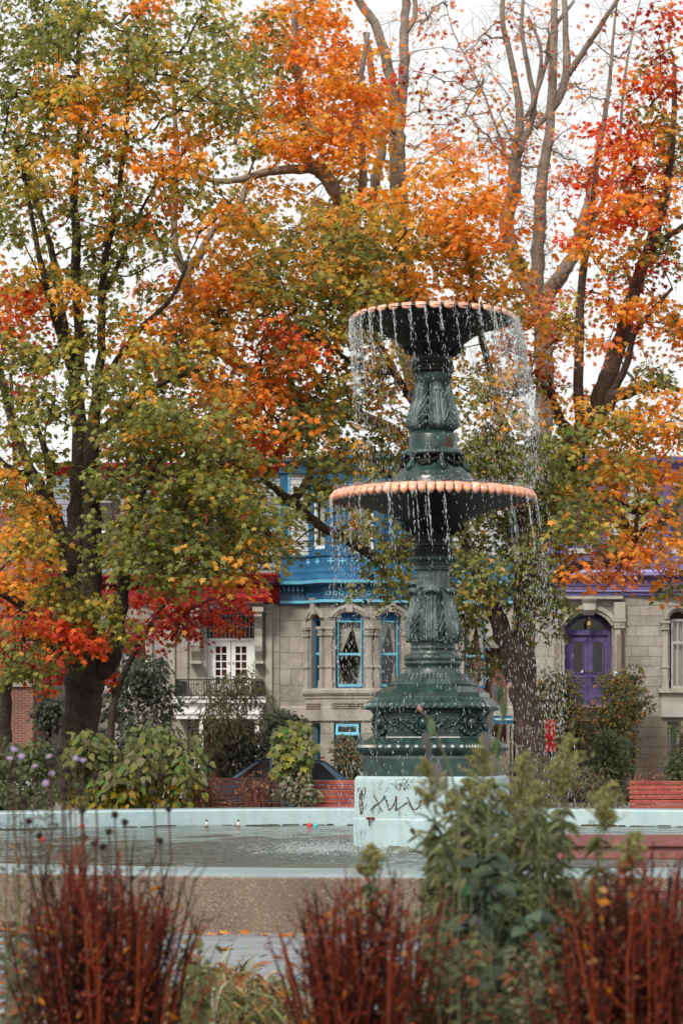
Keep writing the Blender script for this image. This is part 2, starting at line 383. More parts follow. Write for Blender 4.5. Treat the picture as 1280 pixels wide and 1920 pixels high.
lat([(50, 1241), (53, 1239), (54, 1235), (52, 1230), (47, 1227), (44, 1226.5)], 'guilloche_moulding', M_iron, 160, lambda w, t: .006*math.cos(w*22+(4 if t > .5 else 0))*math.sin(PI*t))
lat([(44, 1227), (42, 1223), (41, 1219), (43, 1218), (43.5, 1215), (41, 1213), (40, 1211), (41.5, 1210), (41.5, 1208), (36, 1206)], 'ring_moulding', M_iron)
def sstep(a, b, x):
    t = min(1, max(0, (x-a)/(b-a))); return t*t*(3-2*t)
def acanthus(nleaf, ph, rib=9, amp=.020):
    def d(w, v):
        a = ((w-ph)*nleaf/(2*PI)+.5) % 1*2-1; A = abs(a)
        body = amp*(1-A**3)*(.55+.45*math.sin(PI*min(1, v*1.05)))
        side = math.cos(2*PI*(rib*(v-.42*A)))                      # leaflets climbing outwards
        mid = math.cos(a*17)                                       # upright veins of the middle
        k = sstep(.28, .5, A)*sstep(.02, .12, v)
        r = body+amp*.32*(k*side+(1-k)*mid*(.5+.5*v))
        r += amp*.3*math.cos(2*PI*(2.2*rib*(v-.42*A)))*k
        if A > .8: r -= amp*2.0*sstep(.8, .97, A)*(.55-.45*side)      # serrated gap between the leaves
        if A < .07: r += amp*.35
        return r
    return d
fa = -PI/2-.10
def fine(prof, k): return [tuple(p) for p in smooth_path(prof, k)]
lat(fine([(33, 1210), (38, 1207), (43.5, 1201), (47, 1193), (48.5, 1184), (47.5, 1174), (44.5, 1162), (41, 1149), (38, 1136), (35, 1122), (33, 1110), (32, 1102)], 9), 'acanthus_vase', M_ironp, 360, acanthus(6, fa, 8, .040), False)
def leaf_curl(y_, r0, n_, ph, wid, out, name):
    path = [(r0-.5, 10), (r0+out*.12, 3), (r0+out*.38, -2.2), (r0+out*.72, -4.2), (r0+out*1.0, -2.6), (r0+out*1.12, 1.0), (r0+out*1.0, 4.2)]
    for i in range(n_):
        w = ph+2*PI*i/n_; mq = MB(); K = 13; rows = []
        for j, (r_, dz) in enumerate(path):
            ww = wid*(1.0, 1.0, .98, .92, .85, .78, .66)[j]
            rows.append([(r_-1.5*abs(k/6-1)**2*(j > 2), ww*(k/6-1), y_+dz+3.2*abs(k/6-1)**2*(j > 1)+(1.5*math.cos(k*PI*.8+i) if j > 4 else .5*math.cos(k*PI*.8+i) if j > 1 else 0)) for k in range(K)])
        vs_ = [(FX+r_*S*math.cos(w+a_), FY+r_*S*math.sin(w+a_), fz(z_)) for row in rows for (r_, a_, z_) in row]
        th = [(FX+(r_*S-.02)*math.cos(w+a_), FY+(r_*S-.02)*math.sin(w+a_), fz(z_)-.016) for row in rows for (r_, a_, z_) in row]
        fs = []; N = 7*K
        for j in range(6):
            for k in range(K-1):
                p = j*K+k; fs.append((p, p+1, p+K+1, p+K)); fs.append((N+p, N+p+K, N+p+K+1, N+p+1))
        for k in range(K-1): fs.append((6*K+k, 6*K+k+1, N+6*K+k+1, N+6*K+k))
        for j in range(6):
            fs.append((j*K, j*K+K, N+j*K+K, N+j*K)); fs.append((j*K+K-1, N+j*K+K-1, N+j*K+2*K-1, j*K+2*K-1))
        mq.add(vs_+th, fs); mq.build(name, M_ironp, fount, True)
leaf_curl(1107, 33, 6, fa, .42, 14, 'curled_leaf')
def swirl(c3, r, ex, ey, turns=1.6, dirn=1, rad=.006, n=16):
    pts = []
    for i in range(n+1):
        t = i/n; q = r*(1-.85*t); a = dirn*turns*2*PI*t
        pts.append(Vector(c3)+Vector(ex)*q*math.cos(a)+Vector(ey)*q*math.sin(a))
    return pts
def on(w, r, y_): return Vector((FX+r*S*math.cos(w), FY+r*S*math.sin(w), fz(y_)))
def rosette(c3, R, out, name, m, npet=8):
    q = MB(); q.ball(c3, R*.38, 8, 5); out = Vector(out); e1 = Vector((-out.y, out.x, 0)).normalized(); e2 = Vector((0, 0, 1))
    for k in range(npet):
        a = 2*PI*k/npet; c_ = Vector(c3)+e1*math.cos(a)*R*.68+e2*math.sin(a)*R*.68; q.ball(c_, R*.26, 6, 4)
        q.tube(swirl(c_+out*R*.12, R*.22, e1, e2, 1.1, 1 if k % 2 else -1, n=6), R*.07, 4)
    return q.build(name, m, fount, True)
for i in range(6):
    w = fa+2*PI*i/6; out = (math.cos(w), math.sin(w), 0); ex = (-math.sin(w), math.cos(w), 0)
    rosette(on(w, 49.5, 1183), .085, out, 'rosette', M_ironp)
    q = MB()
    for sg in (-1, 1):
        c_ = on(w+sg*.33, 48.5, 1196); q.tube(swirl(c_, .062, ex, (0, 0, -1), 1.7, sg), .011, 5)
        q.tube([on(w+sg*.33, 49, 1187), on(w+sg*.12, 50, 1192), on(w+sg*.03, 48, 1203)], [.008, .014, .01], 5)
    q.build('scroll', M_ironp, fount, True)
# fluted neck and mouldings up to the lower bowl
lat(fine([(31, 1104), (31, 1090), (31, 1072), (32, 1070)], 3), 'fluted_neck', M_ironp, 240, lambda w, t: -.012*max(0, math.cos(w*18))**.5 if .1 < t < .93 else 0, False)
lat([(33, 1071), (36, 1070), (36.5, 1067), (34, 1066), (33.5, 1061), (36, 1060), (37, 1057), (35, 1055)], 'neck_collar', M_iron)
lat([(35, 1056), (42, 1055), (46, 1052), (47, 1049), (45, 1045), (40, 1043), (37, 1042)], 'beaded_torus', M_iron, 200, lambda w, t: .007*abs(math.sin(w*20))*math.sin(PI*t))
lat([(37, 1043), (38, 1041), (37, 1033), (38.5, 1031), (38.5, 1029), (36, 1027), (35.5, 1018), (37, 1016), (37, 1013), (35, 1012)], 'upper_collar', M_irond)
def bowl(prof, name, nfl, amp):
    return lat(fine(prof, 4), name, M_irond, 288, lambda w, t: amp*t*abs(math.cos(w*nfl/2)), True)
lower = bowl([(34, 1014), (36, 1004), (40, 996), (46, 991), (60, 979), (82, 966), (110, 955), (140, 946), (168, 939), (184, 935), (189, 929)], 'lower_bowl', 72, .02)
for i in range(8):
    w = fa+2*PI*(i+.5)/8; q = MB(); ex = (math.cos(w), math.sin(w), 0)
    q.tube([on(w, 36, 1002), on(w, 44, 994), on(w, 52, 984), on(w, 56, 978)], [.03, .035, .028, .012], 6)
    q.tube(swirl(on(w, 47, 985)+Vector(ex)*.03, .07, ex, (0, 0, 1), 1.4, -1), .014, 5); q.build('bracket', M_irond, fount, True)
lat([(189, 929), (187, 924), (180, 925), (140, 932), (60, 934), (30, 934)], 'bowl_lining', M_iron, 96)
def lobes(n_, R, ytop, ybot, wfac, shape):
    zt, zb = fz(ytop), fz(ybot); h = zt-zb; wd = 2*PI*R*S/n_*wfac; rr = []
    for j in range(9):
        t = j/8
        if shape == 'petal':
            cw = wd/2*(1.0 if t < .5 else max(.05, 1-((t-.5)/.505)**2.1)); y_ = -.03+.085*math.sin(PI*min(1, .08+t*.62))+(-.02*max(0, t-.75)*4)
        else:
            cw = wd/2*(1 if t < .62 else max(.25, 1-((t-.62)/.44)**2.6)); y_ = -.02+.05*math.sin(PI*(.10+.62*t))
        rr.append([(cw*math.sin(a), -y_*(abs(math.cos(a))**.55)*(1 if y_ > 0 else .2)-.004, h*(.5-t)) for a in np.linspace(-PI/2, PI/2, 9)])
    q = MB(); v = [p for r in rr for p in r]+[(p[0], .05, p[2]) for r in rr for p in (r[0], r[-1])]; f = []
    for j in range(8):
        for k in range(8): f.append((j*9+k, j*9+k+1, j*9+k+10, j*9+k+9))
    f.append(tuple(range(9))); f.append(tuple(72+k for k in range(8, -1, -1)))
    q.add(v, f); o = q.build('scallop', M_salm, fount, True); me = o.data
    for i in range(n_):
        a = fa+2*PI*(i+.5)/n_
        c_ = o if i == 0 else o.copy()
        if i: link(c_, fount)
        c_.location = (FX+R*S*math.cos(a), FY+R*S*math.sin(a), (zt+zb)/2); c_.rotation_euler = (random.uniform(-.09, .09), random.uniform(-.05, .05), a+PI/2); c_.scale = (random.uniform(.95, 1.04), random.uniform(.9, 1.1), random.uniform(.93, 1.06))
lobes(72, 187, 922, 944, .97, 'petal')
lat([(180, 925), (184, 923), (186, 925), (187, 929)], 'bowl_lip', M_irond, 96)
# upper pedestal
lat([(92, 935), (82, 926), (76, 905), (75, 899), (73, 896), (70, 893), (69, 889), (66, 886), (62, 881), (57, 877), (54, 872)], 'mound', M_base, 120, lambda w, t: .008*math.cos(w*30) if .3 < t < .5 else 0)
lat([(54, 873), (50, 868), (47, 862), (46, 858)], 'bracket_drum', M_irond)
for i in range(6):
    w = fa+.35+2*PI*i/6; q = MB(); ex = (math.cos(w), math.sin(w), 0)
    q.tube([on(w, 52, 856), on(w, 53, 862), on(w, 55, 870), on(w, 62, 879), on(w, 70, 886)], [.05, .042, .045, .05, .02], 7)
    q.tube(swirl(on(w, 53, 858), .035, ex, (0, 0, 1), 1.3, 1), .018, 5); q.build('bracket', M_base, fount, True)
    q = MB(); w2 = w+PI/6
    pts = [on(w+(w2+PI/6-w)*t, 55+3*math.sin(PI*t), 857+16*math.sin(PI*t)) for t in np.linspace(0, 1, 9)]
    q.tube(pts, [.01, .014, .02, .026, .03, .026, .02, .014, .01], 6)
    for k in range(26):
        t = min(1, max(0, random.gauss(.5, .17))); p = on(w+(PI/3)*t, 57.5+3*math.sin(PI*t), 857+16*math.sin(PI*t)+random.uniform(-3, 4)); q.ball(p, random.uniform(.014, .026), 5, 4)
    q.build('garland', M_irond, fount, True)
lat([(46, 858), (54, 857.5), (58, 855), (58.5, 852), (55, 847), (50, 843.5), (47, 842)], 'leaf_ring', M_iron, 200, lambda w, t: .012*abs(math.sin(w*26+t*2))*math.sin(PI*min(1, t*1.1)))
lat([(45.5, 843), (45.5, 819), (44, 816), (42, 814), (39, 809), (37, 807)], 'plain_drum', M_base)
q = MB()
for k in range(14):
    w = fa+.75+random.gauss(0, .12); q.tube([on(w, 45.8, 842), on(w+random.uniform(-.02, .02), 46, 842-random.uniform(3, 22))], random.uniform(.002, .006), 4)
for k in range(24):
    w = fa+random.uniform(-.7, .9); q.tube([on(w, 46, 843), on(w+.06, 46, 842.5)], random.uniform(.003, .006), 4)
q.build('rust_stain', M_rust, fount, kind='stuff')
f2 = -PI/2+.22
lat(fine([(37, 808), (41, 804), (44, 799), (44.5, 792), (43, 783), (40, 772), (36.5, 760), (33.5, 748), (31, 737), (29.5, 727), (29, 720)], 9), 'acanthus_vase', M_ironp, 330, acanthus(6, f2, 7, .037), False)
for i in range(6):
    w = f2+2*PI*i/6; ex = (-math.sin(w), math.cos(w), 0); q = MB()
    for sg in (-1, 1):
        q.tube(swirl(on(w+sg*.33, 45.5, 796), .05, ex, (0, 0, -1), 1.6, sg), .009, 5)
        q.tube([on(w+sg*.06, 33, 745), on(w+sg*.07, 40, 765), on(w+sg*.10, 46, 785), on(w+sg*.3, 46, 803)], [.005, .008, .012, .01], 5)
    q.build('scroll', M_ironp, fount, True)
leaf_curl(731, 28, 6, f2, .3, 8, 'curled_leaf')
lat([(29, 722), (32, 718), (33, 712), (32.5, 704), (34, 701)], 'swag_collar', M_iron, 120, lambda w, t: .008*abs(math.sin(w*6))*math.sin(PI*t))
q = MB()
for i in range(12):
    w = f2+2*PI*i/12
    for R_ in (3.5, 6.5): q.tube([on(w+R_*math.cos(a)/32, 34.5, 703+R_*1.6*math.sin(a)) for a in np.linspace(0, PI, 7)], .007, 4)
q.build('festoon', M_iron, fount, True)
lat([(33, 702), (36, 700), (38.5, 697), (38.5, 694), (36.5, 693), (36.5, 683), (38, 682), (38, 679), (35, 677)], 'bolted_band', M_irond)
for i in range(14): MB().ball(on(fa+2*PI*i/14, 37.3, 688), .022, 6, 5).build('bolt', M_irond, fount, True)
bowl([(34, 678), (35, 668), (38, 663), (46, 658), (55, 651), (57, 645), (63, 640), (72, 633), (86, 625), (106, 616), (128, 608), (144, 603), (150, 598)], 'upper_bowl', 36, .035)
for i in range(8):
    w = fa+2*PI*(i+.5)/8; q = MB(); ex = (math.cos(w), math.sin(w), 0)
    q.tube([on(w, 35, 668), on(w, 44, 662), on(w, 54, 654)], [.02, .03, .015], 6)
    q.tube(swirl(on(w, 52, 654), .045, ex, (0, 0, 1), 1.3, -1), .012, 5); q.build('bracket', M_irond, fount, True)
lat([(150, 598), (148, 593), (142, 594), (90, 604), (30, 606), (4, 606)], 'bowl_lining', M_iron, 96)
lobes(36, 149, 591.5, 604, .74, 'tab')
lat([(143, 594), (146, 592), (148.5, 594), (149, 598)], 'bowl_lip', M_irond, 96)
lat([(3, 606), (4, 575), (6, 572), (5, 566), (3, 560), (.2, 557)], 'spout', M_iron, 16)
# relief on the base panels: oval boss, scrolls, leaves
def panel(face, wide):
    t0 = (face+.5)/8; x_, y_ = plan(t0); w = math.radians(-12)+math.radians([-90, -45, 0, 45, 90, 135, 180, 225][face])
    out = Vector((math.cos(w), math.sin(w), 0)); e1 = Vector((-out.y, out.x, 0)); e2 = Vector((0, 0, 1)); k = scl(110)
    c0 = Vector((FX+x_*k, FY+y_*k, fz(1357)))+out*.006
    q = MB(); q.ball(c0+out*.02, .062, 10, 6, 1, 1, 1.3)
    q.tube([c0+e1*.085*math.cos(a)+e2*.105*math.sin(a)+out*.012 for a in np.linspace(0, 2*PI, 17)], .016, 5)
    for sg in (-1, 1):
        q.tube([p+out*.012 for p in swirl(c0+e1*sg*.13+e2*.06, .07, e1*sg, e2, 1.3, -1)], .016, 5)
        for s2 in range(3):
            cc = c0+e1*sg*(.05+.045*s2)-e2*(.135-.03*s2); q.ball(cc+out*.01, .04, 6, 5, 1, 1, .8)
        if wide:
            q.tube([c0+e1*sg*.12-e2*.02+out*.012, c0+e1*sg*.2-e2*.05+out*.014, c0+e1*sg*.27+e2*.02+out*.014, c0+e1*sg*.33+e2*.085+out*.012, c0+e1*sg*.40+e2*.06+out*.01], [.026, .02, .016, .013, .008], 5)
            q.tube([p+out*.012 for p in swirl(c0+e1*sg*.38+e2*.03, .07, e1*sg, e2, 1.3, -1)], .012, 5)
            q.tube([p+out*.012 for p in swirl(c0+e1*sg*.25-e2*.0, .055, e1*sg, -e2, 1.2, -1)], .012, 5)
            for s2 in range(5): q.ball(c0+e1*sg*(.19+.05*s2)+e2*(.05*math.sin(s2*2)-.03)+out*.01, .022, 5, 4)
    q.ball(c0-e2*.165+out*.012, .035, 6, 5, 1, 1, 1.3)
    q.ball(c0+e2*.125+out*.012, .03, 6, 5, 1.4, 1, .9)
    q.build('scroll_ornament', M_base, fount, True)
    if wide:
        for sg in (-1, 1):
            q = MB()
            for zz in (-.115, .125): q.tube([c0+e1*sg*.10+e2*zz, c0+e1*sg*.41+e2*zz], .008, 4)
            q.tube([c0+e1*sg*.41-e2*.115, c0+e1*sg*.41+e2*.125], .008, 4)
            q.build('panel_frame', M_base, fount)
for fc in range(8): panel(fc, fc % 2 == 0)
# corner beads of the drum
q = MB(); rr = []
for (sc_, zz) in ((147.0, .0), (147.0, WAT+.05), (146.3, WAT+.075)): rr.append([(FX+x*scl(sc_), FY+y*scl(sc_), zz+(random.uniform(-.02, .03) if zz > .1 else 0)) for x, y in PL])
q.rings(rr); q.build('waterline_stain', mat('algae_stain', (.13, .14, .10), .8, spots=[(12, (.28, .32, .28), .45, .6)]), fount)
# ledge, scratches and the scrawl on the pale pedestal
M_ink = mat('scrawl_ink', (.09, .07, .065), .8)
M_crack = mat('stain_brown', (.10, .055, .04), .9)
wf = math.radians(-12-90); outp = Vector((math.cos(wf), math.sin(wf), 0)); e1p = Vector((-outp.y, outp.x, 0))
def onped(px, py, off=.003):
    """point of the pedestal's front face seen at px, py"""
    h = (.475+.37/math.sqrt(2))*scl(144.4)
    d = Vector(((px-640)/F, 1, -(py-HZ)/F)); o_ = Vector((0, 0, EYE)); c0 = Vector((FX, FY, 0))+outp*h
    t = (c0-o_).dot(outp)/d.dot(outp); return o_+d*t+outp*off
scr = [[(694, 1521), (701, 1512), (712, 1505), (722, 1493)], [(702, 1494), (707, 1503), (712, 1515), (716, 1522)],
       [(722, 1498), (726, 1508), (729, 1519), (738, 1509), (743, 1493), (742, 1520)], [(743, 1519), (755, 1511), (764, 1505), (770, 1513), (776, 1523)], [(763, 1495), (768, 1505), (776, 1518), (786, 1512), (789, 1500)]]
q = MB()
for st in scr:
    pts = smooth_path(st, 4)
    q.tube([onped(*p) for p in pts], [random.uniform(.006, .014) for _ in pts], 4)
q.build('graffiti', M_ink, fount)
q = MB()
for st in [[(775, 1534), (772, 1548)], [(716, 1560), (725, 1546), (745, 1545), (757, 1556), (762, 1574)], [(741, 1571), (743, 1583)], [(742, 1462), (741, 1478)], [(715, 1463), (709, 1480)], [(760, 1461), (765, 1470), (761, 1475)]]:
    q.tube([onped(*p) for p in smooth_path(st, 3)], .004, 4)
q.build('scratch', mat('scratch_grey', (.33, .34, .33), .8), fount)
q = MB()
for k in range(70):
    px, py = random.uniform(692, 800), random.uniform(1460, 1528); dx, dy = random.uniform(-2, 2), random.uniform(1, 5)
    if random.random() < .5: px, py = random.gauss(755, 8), random.uniform(1458, 1480)
    q.tube([onped(px, py), onped(px+dx, py+dy)], random.uniform(.002, .007), 4)
# flaking on the cut corner at the left
wl = math.radians(-12-135); outl = Vector((math.cos(wl), math.sin(wl), 0)); el = Vector((-outl.y, outl.x, 0))
hl = (.95/2+.37/math.sqrt(2))*scl(144.4); mid = Vector(plan(7.5/8)+(0,))*scl(144.6)+Vector((FX, FY, 0))+outl*.004
for k in range(90):
    u = random.uniform(-.2, .1); z_ = random.choice([random.uniform(.3, .5), random.uniform(.7, 1.05)]); p = mid+el*random.gauss(-.05, .05)+Vector((0, 0, z_))
    q.tube([p, p+el*random.uniform(-.02, .02)+Vector((0, 0, random.uniform(.02, .08)))], random.uniform(.003, .010), 4)
q.build('paint_flake', M_crack, fount, kind='stuff')
q = MB(); p0 = onped(687, 1535, .02); p1 = onped(702, 1535, .02); q.tube([p0, p1], .018, 6); q.tube([onped(692, 1537, .01), onped(692, 1550, .004)], [.014, .006], 5); q.build('metal_bracket', M_rust, fount)
# ================================================================ HOUSES (main wall plane 75 m away)
HY = 75.0; HS = HY/F
def hx(px): return (px-640)*HS
def hz(py): return EYE-(py-HZ)*HS
M_lime = mat('grey_limestone', (.335, .31, .275), .85, spots=[(1.1, (.22, .20, .18), .42, .68), (6, (.41, .385, .35), .55, .75), (25, (.22, .20, .18), .62, .75)], streak=((.15, .125, .10), .6, 1.6), bump=(25, .006), rnd=.14)
M_limed = mat('brown_limestone', (.27, .225, .185), .88, spots=[(1.1, (.19, .155, .125), .42, .68), (20, (.20, .17, .14), .6, .75)], streak=((.12, .095, .075), .55, 1.6), bump=(25, .008), rnd=.12)
M_trimst = mat('carved_limestone', (.365, .34, .305), .82, spots=[(1.5, (.23, .21, .185), .45, .7)], streak=((.16, .13, .11), .5, 2.0), bump=(30, .004))
M_mort = mat('mortar', (.21, .19, .165), .95, spots=[(3, (.14, .125, .11), .45, .7)])
M_blue = mat('blue_paint', (.024, .115, .235), .6, spec=.2, spots=[(2, (.018, .085, .18), .45, .7)], streak=((.02, .09, .19), .5, 3))
M_lblue = mat('light_blue_paint', (.16, .50, .68), .4, spots=[(3, (.13, .43, .60), .45, .7)])
M_dblue = mat('dark_blue_paint', (.02, .085, .17), .45)
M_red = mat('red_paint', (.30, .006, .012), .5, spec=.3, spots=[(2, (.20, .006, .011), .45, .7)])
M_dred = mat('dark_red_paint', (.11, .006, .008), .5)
M_purp = mat('purple_paint', (.125, .105, .265), .6, spec=.2, spots=[(2, (.095, .08, .205), .45, .7)], streak=((.12, .09, .25), .4, 3))
M_lpurp = mat('light_purple_paint', (.30, .27, .55), .45)
M_whitep = mat('white_paint', (.72, .74, .74), .5, spots=[(4, (.63, .65, .65), .5, .7)])
M_shing = mat('pale_shingle', (.40, .415, .41), .8, spots=[(3, (.40, .42, .41), .45, .7)], rnd=.12)
M_slate = mat('grey_slate', (.24, .27, .30), .7, spots=[(3, (.17, .19, .215), .45, .7)], rnd=.15)
M_brick = None
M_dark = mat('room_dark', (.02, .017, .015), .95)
M_curt = mat('curtain_cloth', (.62, .56, .47), .9)
M_wood = mat('brown_wood', (.12, .06, .035), .6)
M_black = mat('black_iron', (.012, .012, .013), .5)
M_lamp = mat('brass', (.35, .22, .08), .35, metal=.8)
def glassmat():
    m = bpy.data.materials.new('window_glass'); m.use_nodes = True; n = m.node_tree.nodes; L = m.node_tree.links; n.clear()
    o = n.new('ShaderNodeOutputMaterial'); g = n.new('ShaderNodeBsdfGlossy'); g.inputs['Roughness'].default_value = .03; t = n.new('ShaderNodeBsdfTransparent'); t.inputs[0].default_value = (.86, .88, .88, 1)
    x = n.new('ShaderNodeMixShader'); x.inputs[0].default_value = .045
    L.new(t.outputs[0], x.inputs[1]); L.new(g.outputs[0], x.inputs[2]); L.new(x.outputs[0], o.inputs[0]); return m
M_glass = glassmat()
# brick material for walls whose bricks are a pixel or two at this distance
def brickmat(name, c1, c2, mo):
    m = bpy.data.materials.new(name); m.use_nodes = True; n = m.node_tree.nodes; L = m.node_tree.links; b = n['Principled BSDF']; b.inputs['Roughness'].default_value = .9
    g = n.new('ShaderNodeNewGeometry'); s = n.new('ShaderNodeSeparateXYZ'); c = n.new('ShaderNodeCombineXYZ'); L.new(g.outputs['Position'], s.inputs[0]); L.new(s.outputs[0], c.inputs[0]); L.new(s.outputs[2], c.inputs[1])
    k = n.new('ShaderNodeTexBrick'); k.inputs['Color1'].default_value = (*c1, 1); k.inputs['Color2'].default_value = (*c2, 1); k.inputs['Mortar'].default_value = (*mo, 1)
    k.inputs['Scale'].default_value = 1; k.inputs['Brick Width'].default_value = .22; k.inputs['Row Height'].default_value = .075; k.inputs['Mortar Size'].default_value = .009
    L.new(c.outputs[0], k.inputs['Vector']); t = n.new('ShaderNodeTexNoise'); t.inputs['Scale'].default_value = .8; t.inputs['Detail'].default_value = 6; L.new(g.outputs['Position'], t.inputs['Vector'])
    x = n.new('ShaderNodeMix'); x.data_type = 'RGBA'; x.blend_type = 'MULTIPLY'; x.inputs[0].default_value = .8; mr = n.new('ShaderNodeMapRange'); mr.inputs[1].default_value = .3; mr.inputs[2].default_value = .7; mr.inputs[3].default_value = .6; mr.inputs[4].default_value = 1.2; L.new(t.outputs['Fac'], mr.inputs[0])
    L.new(k.outputs[0], x.inputs[6]); L.new(mr.outputs[0], x.inputs[7]); L.new(x.outputs[2], b.inputs['Base Color'])
    bp = n.new('ShaderNodeBump'); bp.inputs['Distance'].default_value = .01; L.new(k.outputs['Fac'], bp.inputs['Height']); bp.invert = True; L.new(bp.outputs[0], b.inputs['Normal']); return m
M_brick = brickmat('red_brick', (.25, .085, .055), (.19, .065, .045), (.26, .22, .19))
M_wbrick = brickmat('pale_brick', (.56, .56, .53), (.50, .50, .48), (.36, .36, .34))
# unit stone with chamfered front edges (front face at local y = -0.5)
def unit_stone(name, ch):
    bm = bmesh.new(); bmesh.ops.create_cube(bm, size=1)
    ed = [e for e in bm.edges if all(v.co.y < 0 for v in e.verts)]
    bmesh.ops.bevel(bm, geom=ed, offset=ch, segments=1, affect='EDGES'); me = bpy.data.meshes.new(name); bm.to_mesh(me); bm.free(); return me
STONE = {}
def stone_mesh(m, ch=.035):
    k = (m.name, ch)
    if k not in STONE:
        STONE[k] = unit_stone('stone', ch); STONE[k].materials.append(m)
    return STONE[k]
class Facet:
    """a wall plane from p0 to p1 (plan, left to right as seen from the park); f(u, d, v) has d running into the wall"""
    def __init__(s, p0, p1, z0=0.0):
        s.p = Vector(p0); e = Vector(p1)-s.p; s.len = e.length; s.u = e.normalized(); s.n = Vector((-s.u.y, s.u.x)); s.z0 = z0
        s.ang = math.atan2(s.u.y, s.u.x)
    def __call__(s, u, d, v):
        q = s.p+s.u*u+s.n*d; return (q.x, q.y, s.z0+v)
    def ux(s, px):
        """u of the point of this facet seen in photo column px"""
        k = (px-640)/F; return (k*s.p.y-s.p.x)/(s.u.x-k*s.u.y)
    def vy(s, py, u=None):
        q = s.p+s.u*(u if u is not None else s.len/2); return EYE-(py-HZ)/F*q.y-s.z0
def stone_wall(house, fc, v0, v1, opens, bw, bh, m=None, thick=.32, name='wall', u0=0.0, u1=None, mort=None, stones=True, start=0, jit=.22):
    m = m or M_lime; u1 = fc.len if u1 is None else u1; q = MB()
    us = sorted({u0, u1, *[min(max(x, u0), u1) for o in opens for x in o[:2]]}); vs_ = sorted({v0, v1, *[min(max(x, v0), v1) for o in opens for x in o[2:4]]})
    for a, b_ in zip(us, us[1:]):
        for c, d in zip(vs_, vs_[1:]):
            if any(o[0] <= (a+b_)/2 <= o[1] and o[2] <= (c+d)/2 <= o[3] for o in opens) or b_-a < 1e-4 or d-c < 1e-4: continue
            q.fbox(fc, a, b_, .02, thick, c, d)
    w = q.build(name, mort or M_mort, house)
    if not stones: return w
    me = stone_mesh(m); rows = max(1, round((v1-v0)/bh)); h = (v1-v0)/rows
    for r in range(rows):
        a, b_ = v0+r*h, v0+(r+1)*h
        cuts = [u0]; x = u0+(bw*.5 if (r+start) % 2 else bw)*random.uniform(1-jit, 1+jit)
        while x < u1-.12: cuts.append(x); x += bw*random.uniform(1-jit, 1+jit)
        cuts.append(u1)
        segs = [(p, q_) for p, q_ in zip(cuts, cuts[1:])]; out = []
        for p, q_ in segs:
            iv = [(p, q_)]
            for o in opens:
                if o[2] < b_-.04 and o[3] > a+.04:
                    nv = []
                    for s_, e_ in iv:
                        if o[1] <= s_ or o[0] >= e_: nv.append((s_, e_)); continue
                        if o[0] > s_: nv.append((s_, o[0]))
                        if o[1] < e_: nv.append((o[1], e_))
                    iv = nv
            out += iv
        for s_, e_ in out:
            if e_-s_ < .05: continue
            pr = random.uniform(-.004, .006)
            inst('stone', me, fc((s_+e_)/2, .03-pr, (a+b_)/2), w, (0, 0, fc.ang), (e_-s_-.012, .06, h-.012))
    return w
def sash_window(house, fc, u0, u1, v0, v1, mf, mg=None, dep=.16, fw=.06, rail=.5, muntins=(), curtain=None, arch=0, room=True, name='window'):
    """window part (its frame) > pane, sash_rail, curtain"""
    q = MB(); q.fbox(fc, u0, u0+fw, dep-.04, dep+.05, v0, v1); q.fbox(fc, u1-fw, u1, dep-.04, dep+.05, v0, v1)
    q.fbox(fc, u0+fw, u1-fw, dep-.04, dep+.05, v0, v0+fw*1.2); q.fbox(fc, u0+fw, u1-fw, dep-.04, dep+.05, v1-fw, v1)
    for mu, mv in muntins:
        if mu is not None: c = u0+(u1-u0)*mu; q.fbox(fc, c-.016, c+.016, dep-.012, dep+.03, v0+fw*1.2, v1-fw)
        else: c = v0+(v1-v0)*mv; q.fbox(fc, u0+fw, u1-fw, dep-.010, dep+.028, c-.016, c+.016)
    w = q.build(name, mf, house)
    g = MB(); g.fbox(fc, u0+fw, u1-fw, dep+.012, dep+.018, v0+fw*1.2, v1-fw); g.build('pane', mg or M_glass, w)
    if rail:
        r = MB(); c = v0+(v1-v0)*rail; r.fbox(fc, u0+fw, u1-fw, dep-.03, dep+.036, c-.035, c+.035); r.build('sash_rail', mf if mf is not M_blue else M_lblue, w)
    if curtain:
        for side in (0, 1):
            cq = MB(); rows = []
            for j in range(9):
                t = j/8; v = v1-fw-(v1-v0-2*fw)*t
                full = curtain[side]; wdt = (u1-u0)*(full*(1-t/.62)**1.0+.05 if t < .62 else .05+.16*(t-.62)/.38)
                if curtain[2] == 'straight': wdt = (u1-u0)*full
                row = []
                for k in range(13):
                    s_ = k/12; uu = (u0+fw+wdt*s_) if side == 0 else (u1-fw-wdt*s_)
                    row.append(fc(uu, dep+.14+.02*math.sin(k*2.4), v))
                rows.append(row)
            vs_ = [p for r_ in rows for p in r_]; fs = [(j*13+k, j*13+k+1, j*13+k+14, j*13+k+13) for j in range(8) for k in range(12)]
            cq.add(vs_, fs); cq.build('curtain', M_curt, w, True)
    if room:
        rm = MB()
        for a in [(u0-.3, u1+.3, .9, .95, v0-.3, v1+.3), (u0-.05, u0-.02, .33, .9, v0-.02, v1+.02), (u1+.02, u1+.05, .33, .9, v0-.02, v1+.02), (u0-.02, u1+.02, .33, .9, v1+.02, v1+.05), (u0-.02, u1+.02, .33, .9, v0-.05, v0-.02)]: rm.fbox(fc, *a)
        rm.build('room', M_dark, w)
    return w
def arch_poly(u0, u1, vs, rise, n=14):
    c = (u0+u1)/2; hw = (u1-u0)/2
    if rise >= hw-1e-3: R = hw; cv = vs
    else: R = (hw*hw+rise*rise)/(2*rise); cv = vs+rise-R
    a0 = math.asin(min(1, hw/R)); return [(c+R*math.sin(-a0+2*a0*i/n), cv+R*math.cos(-a0+2*a0*i/n)) for i in range(n+1)]
